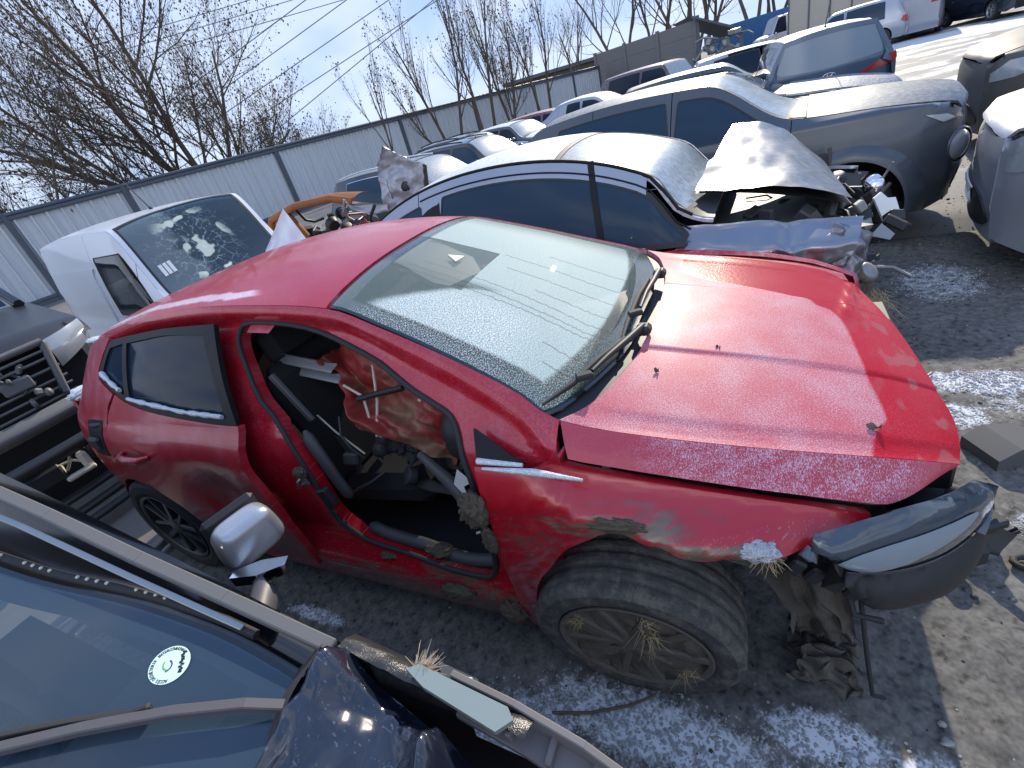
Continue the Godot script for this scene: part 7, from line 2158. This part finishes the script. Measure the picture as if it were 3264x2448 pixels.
func tree(label: String, at: Vector3, seed_: int, stems: Array, o: Dictionary, pods := 0, group := "bare trees beyond the fence", nm := "bare_tree") -> Node3D:
	var t := thing(nm, label, "tree", at, 0.0, group)
	var q := RandomNumberGenerator.new()
	q.seed = seed_
	var g := Geo.new(); var tw := Geo.new(); var tips := []
	for s in stems: limb(g, tw, tips, s[0], s[1].normalized(), s[2], s[3], o.depth, o, q)
	part("trunk", g, M.bark, t)
	part("crown", tw, M.twig, t)
	if pods > 0 and tips.size():
		var pg := Geo.new()
		pg.flat([Vector3(0, 0, 0), Vector3(0.35, -0.45, 0.1), Vector3(0.05, -1.0, 0.0), Vector3(-0.3, -0.5, -0.1)])
		var mm := MultiMesh.new()
		mm.transform_format = MultiMesh.TRANSFORM_3D
		mm.mesh = pg.mesh()
		mm.instance_count = pods
		for k in pods:
			var p: Vector3 = tips[q.randi() % tips.size()]
			mm.set_instance_transform(k, Transform3D(Basis.from_euler(Vector3(q.randf_range(-0.6, 0.6), q.randf() * TAU, q.randf_range(-0.6, 0.6))).scaled(Vector3.ONE * q.randf_range(0.05, 0.13)), p + Vector3(q.randf_range(-0.12, 0.12), q.randf_range(-0.1, 0.1), q.randf_range(-0.12, 0.12))))
		var mi := MultiMeshInstance3D.new()
		mi.name = "dead_leaves"
		mi.multimesh = mm
		mi.material_override = M.pod
		t.add_child(mi)
		mi.set_meta("kind", "stuff")
	return t

func copy_tree(src: Node3D, at: Vector3, yaw: float, sc: float, label: String, group := "") -> Node3D:
	var c: Node3D = src.duplicate()
	c.name = fresh("bare_tree", self)
	add_child(c)
	c.position = at; c.rotation.y = yaw; c.scale = Vector3.ONE * sc
	c.set_meta("label", label)
	if group: c.set_meta("group", group)
	return c

func trees():
	var up := Vector3.UP
	var O := {depth = 4, kids = {4: 12, 3: 11, 2: 11}, wander = 0.20, lift = 0.07, taper = 0.35, start = 0.18, angle = 38.0, shrink = 0.52, thin = 0.52}
	tree("broad bare tree with dead pods and spreading limbs behind the left fence panels", Vector3(-20.9, 0, -14.4), 5, [
		[Vector3(0, 0, 0), Vector3(-0.35, 1, 0.45), 9.5, 0.17], [Vector3(0.2, 0, 0), Vector3(0.05, 1, -0.05), 10.0, 0.15], [Vector3(0.1, 0, 0.1), Vector3(-0.75, 1, 1.0), 9.5, 0.14], [Vector3(0.3, 0, -0.1), Vector3(0.5, 1, -0.6), 7.5, 0.12], [Vector3(0, 0.8, 0.1), Vector3(-0.3, 0.75, 1.1), 8.0, 0.14], [Vector3(0.1, 0.5, 0), Vector3(0.5, 0.6, -0.9), 6.0, 0.12]], O, 14000)
	var A := {depth = 4, kids = {4: 9, 3: 8, 2: 6}, wander = 0.16, lift = 0.12, taper = 0.35, start = 0.2, angle = 30.0, shrink = 0.5, thin = 0.5}
	tree("slender bare tree between the big tree and the first fence gap in the sky", Vector3(-23.0, 0, -18.0), 9, [[Vector3.ZERO, Vector3(0.1, 1, 0), 6.5, 0.12], [Vector3(0.4, 0, 0.2), Vector3(0.4, 1, -0.5), 5.2, 0.09]], A, 500)
	var bush := tree("low bare bush just right of the big tree above the fence rail", Vector3(-20.5, 0, -20.4), 12, [[Vector3.ZERO, Vector3(0.2, 1, -0.2), 3.9, 0.05], [Vector3(0.3, 0, -0.5), Vector3(-0.2, 1, 0.3), 3.4, 0.05], [Vector3(-0.3, 0, 0.6), Vector3(0.1, 1, 0.4), 3.7, 0.05]], A, 260, "bare bushes along the fence", "bare_bush")
	var bl := ["dense bare bush under the big tree's left limbs above the fence rail", "bare bush at the left edge of the picture above the fence", "tangled bare bush beside the foot of the big tree", "thin bare bush between the big tree and the lone sapling"]
	var bp := [Vector3(-21.0, 0, -10.0), Vector3(-21.5, 0, -7.2), Vector3(-20.6, 0, -12.6), Vector3(-18.6, 0, -20.6)]
	for k in 4:
		var c: Node3D = bush.duplicate()
		c.name = fresh("bare_bush", self)
		add_child(c)
		c.position = bp[k]; c.rotation.y = 1.3 * k + 0.7; c.scale = Vector3.ONE * [1.3, 1.35, 1.15, 0.8][k]
		c.set_meta("label", bl[k])
	var Y := {depth = 3, kids = {3: 9, 2: 5}, wander = 0.08, lift = 0.35, taper = 0.3, start = 0.35, angle = 26.0, shrink = 0.42, thin = 0.5}
	tree("lone slim sapling with upright twigs in the open sky left of centre", Vector3(-14.6, 0, -20.0), 21, [[Vector3.ZERO, Vector3(-0.05, 1, 0), 4.9, 0.06], [Vector3(0.05, 1.2, 0), Vector3(0.2, 1, -0.2), 3.2, 0.03], [Vector3(0, 1.2, 0), Vector3(-0.3, 1, 0.3), 3.4, 0.03]], Y, 160)
	var B := {depth = 4, kids = {4: 11, 3: 8, 2: 6}, wander = 0.12, lift = 0.22, taper = 0.3, start = 0.25, angle = 27.0, shrink = 0.45, thin = 0.48}
	var b1 := tree("bushy bare tree with brown leaves, first right of the open sky gap", Vector3(-14.6, 0, -25.6), 31, [[Vector3.ZERO, Vector3(-0.15, 1, 0.25), 6.3, 0.10], [Vector3(0.4, 0, -0.5), Vector3(0.1, 1, -0.1), 6.8, 0.10], [Vector3(-0.2, 0, 0.4), Vector3(-0.4, 1, 0.7), 4.6, 0.07]], B, 900)
	copy_tree(b1, Vector3(-12.6, 0, -27.5), 2.1, 1.08, "bushy bare tree, second right of the open sky gap")
	copy_tree(b1, Vector3(-12.9, 0, -31.5), 4.0, 1.02, "upright bare tree, third right of the open sky gap")
	copy_tree(b1, Vector3(-12.4, 0, -35.5), 5.2, 1.05, "thin bare tree in front of the low dark building's left end")
	var C := {depth = 4, kids = {4: 8, 3: 7, 2: 6}, wander = 0.2, lift = 0.10, taper = 0.35, start = 0.3, angle = 42.0, shrink = 0.55, thin = 0.5}
	var c1 := tree("spreading bare tree rising behind the joint of metal fence and concrete wall", Vector3(-9.6, 0, -50.5), 41, [[Vector3.ZERO, Vector3(-0.35, 1, 0.1), 9.5, 0.17], [Vector3(0.3, 0, 0), Vector3(0.25, 1, 0), 10.0, 0.16]], C, 200)
	copy_tree(c1, Vector3(-6.6, 0, -52.0), 2.4, 1.05, "tall bare tree behind the middle of the concrete wall")
	copy_tree(c1, Vector3(-3.6, 0, -53.0), 4.1, 1.0, "tall bare tree behind the right end of the concrete wall")
	copy_tree(c1, Vector3(-13.2, 0, -47.5), 5.3, 0.7, "small spreading bare tree before the low dark building's right end")
	for k in 17:
		copy_tree(c1, Vector3(-7.0 + 2.3 * k + 1.2 * sin(k * 2.3), 1.0, -72.0 - 5.0 * sin(k * 1.7)), k * 1.9, 1.25 + 0.25 * sin(k * 3.1), "hazy bare tree of the far wood at the top right, %s from the left" % ["first", "second", "third", "fourth", "fifth", "sixth", "seventh", "eighth", "ninth", "tenth", "eleventh", "twelfth", "thirteenth", "fourteenth", "fifteenth", "sixteenth", "seventeenth"][k], "trees of the far wood")

func wires():
	var ends := [[Vector3(-44.17, 15.36, -37.25), Vector3(-40.28, 15.74, -41.4)], [Vector3(-43.61, 14.59, -37.9), Vector3(-37.63, 15.06, -43.81)], [Vector3(-42.51, 13.75, -39.12), Vector3(-34.11, 14.14, -46.62)], [Vector3(-42.71, 12.1, -38.9), Vector3(-36.71, 14.82, -44.59)], [Vector3(-42.2, 10.62, -39.45), Vector3(-33.84, 14.07, -46.82)], [Vector3(-41.8, 9.12, -39.87), Vector3(-30.61, 13.22, -49.01)], [Vector3(-41.79, 7.3, -39.88), Vector3(-26.67, 12.15, -51.3)], [Vector3(-41.11, 5.94, -40.58), Vector3(-34.25, 9.24, -46.51)]]
	var nth := ["topmost", "second", "third", "fourth", "fifth", "sixth", "seventh", "lowest"]
	for k in ends.size():
		var a: Vector3 = ends[k][0]; var b: Vector3 = ends[k][1]
		var g := Geo.new(); var l := []
		for s in 13:
			var t := lerpf(-2.0, 4.0, s / 12.0)
			l.append(a.lerp(b, t) + Vector3(0, 0.02 * (t * t - t), 0))
		g.tube(l, 0.042 if k > 2 else 0.034, 4, false)
		single("power_line", g, M.wire, "thin overhead power line crossing the sky, %s at its left end" % nth[k], "power line", "overhead power lines")

func _ready():
	camera_sky_sun()
	shared_textures()
	shared_materials()
	ground()
	fence()
	concrete_wall()
	far_buildings()
	trees()
	wires()
	red_car()
	black_car()
	row_cars()
	front_wreck()
	rust_and_panel()
	debris()
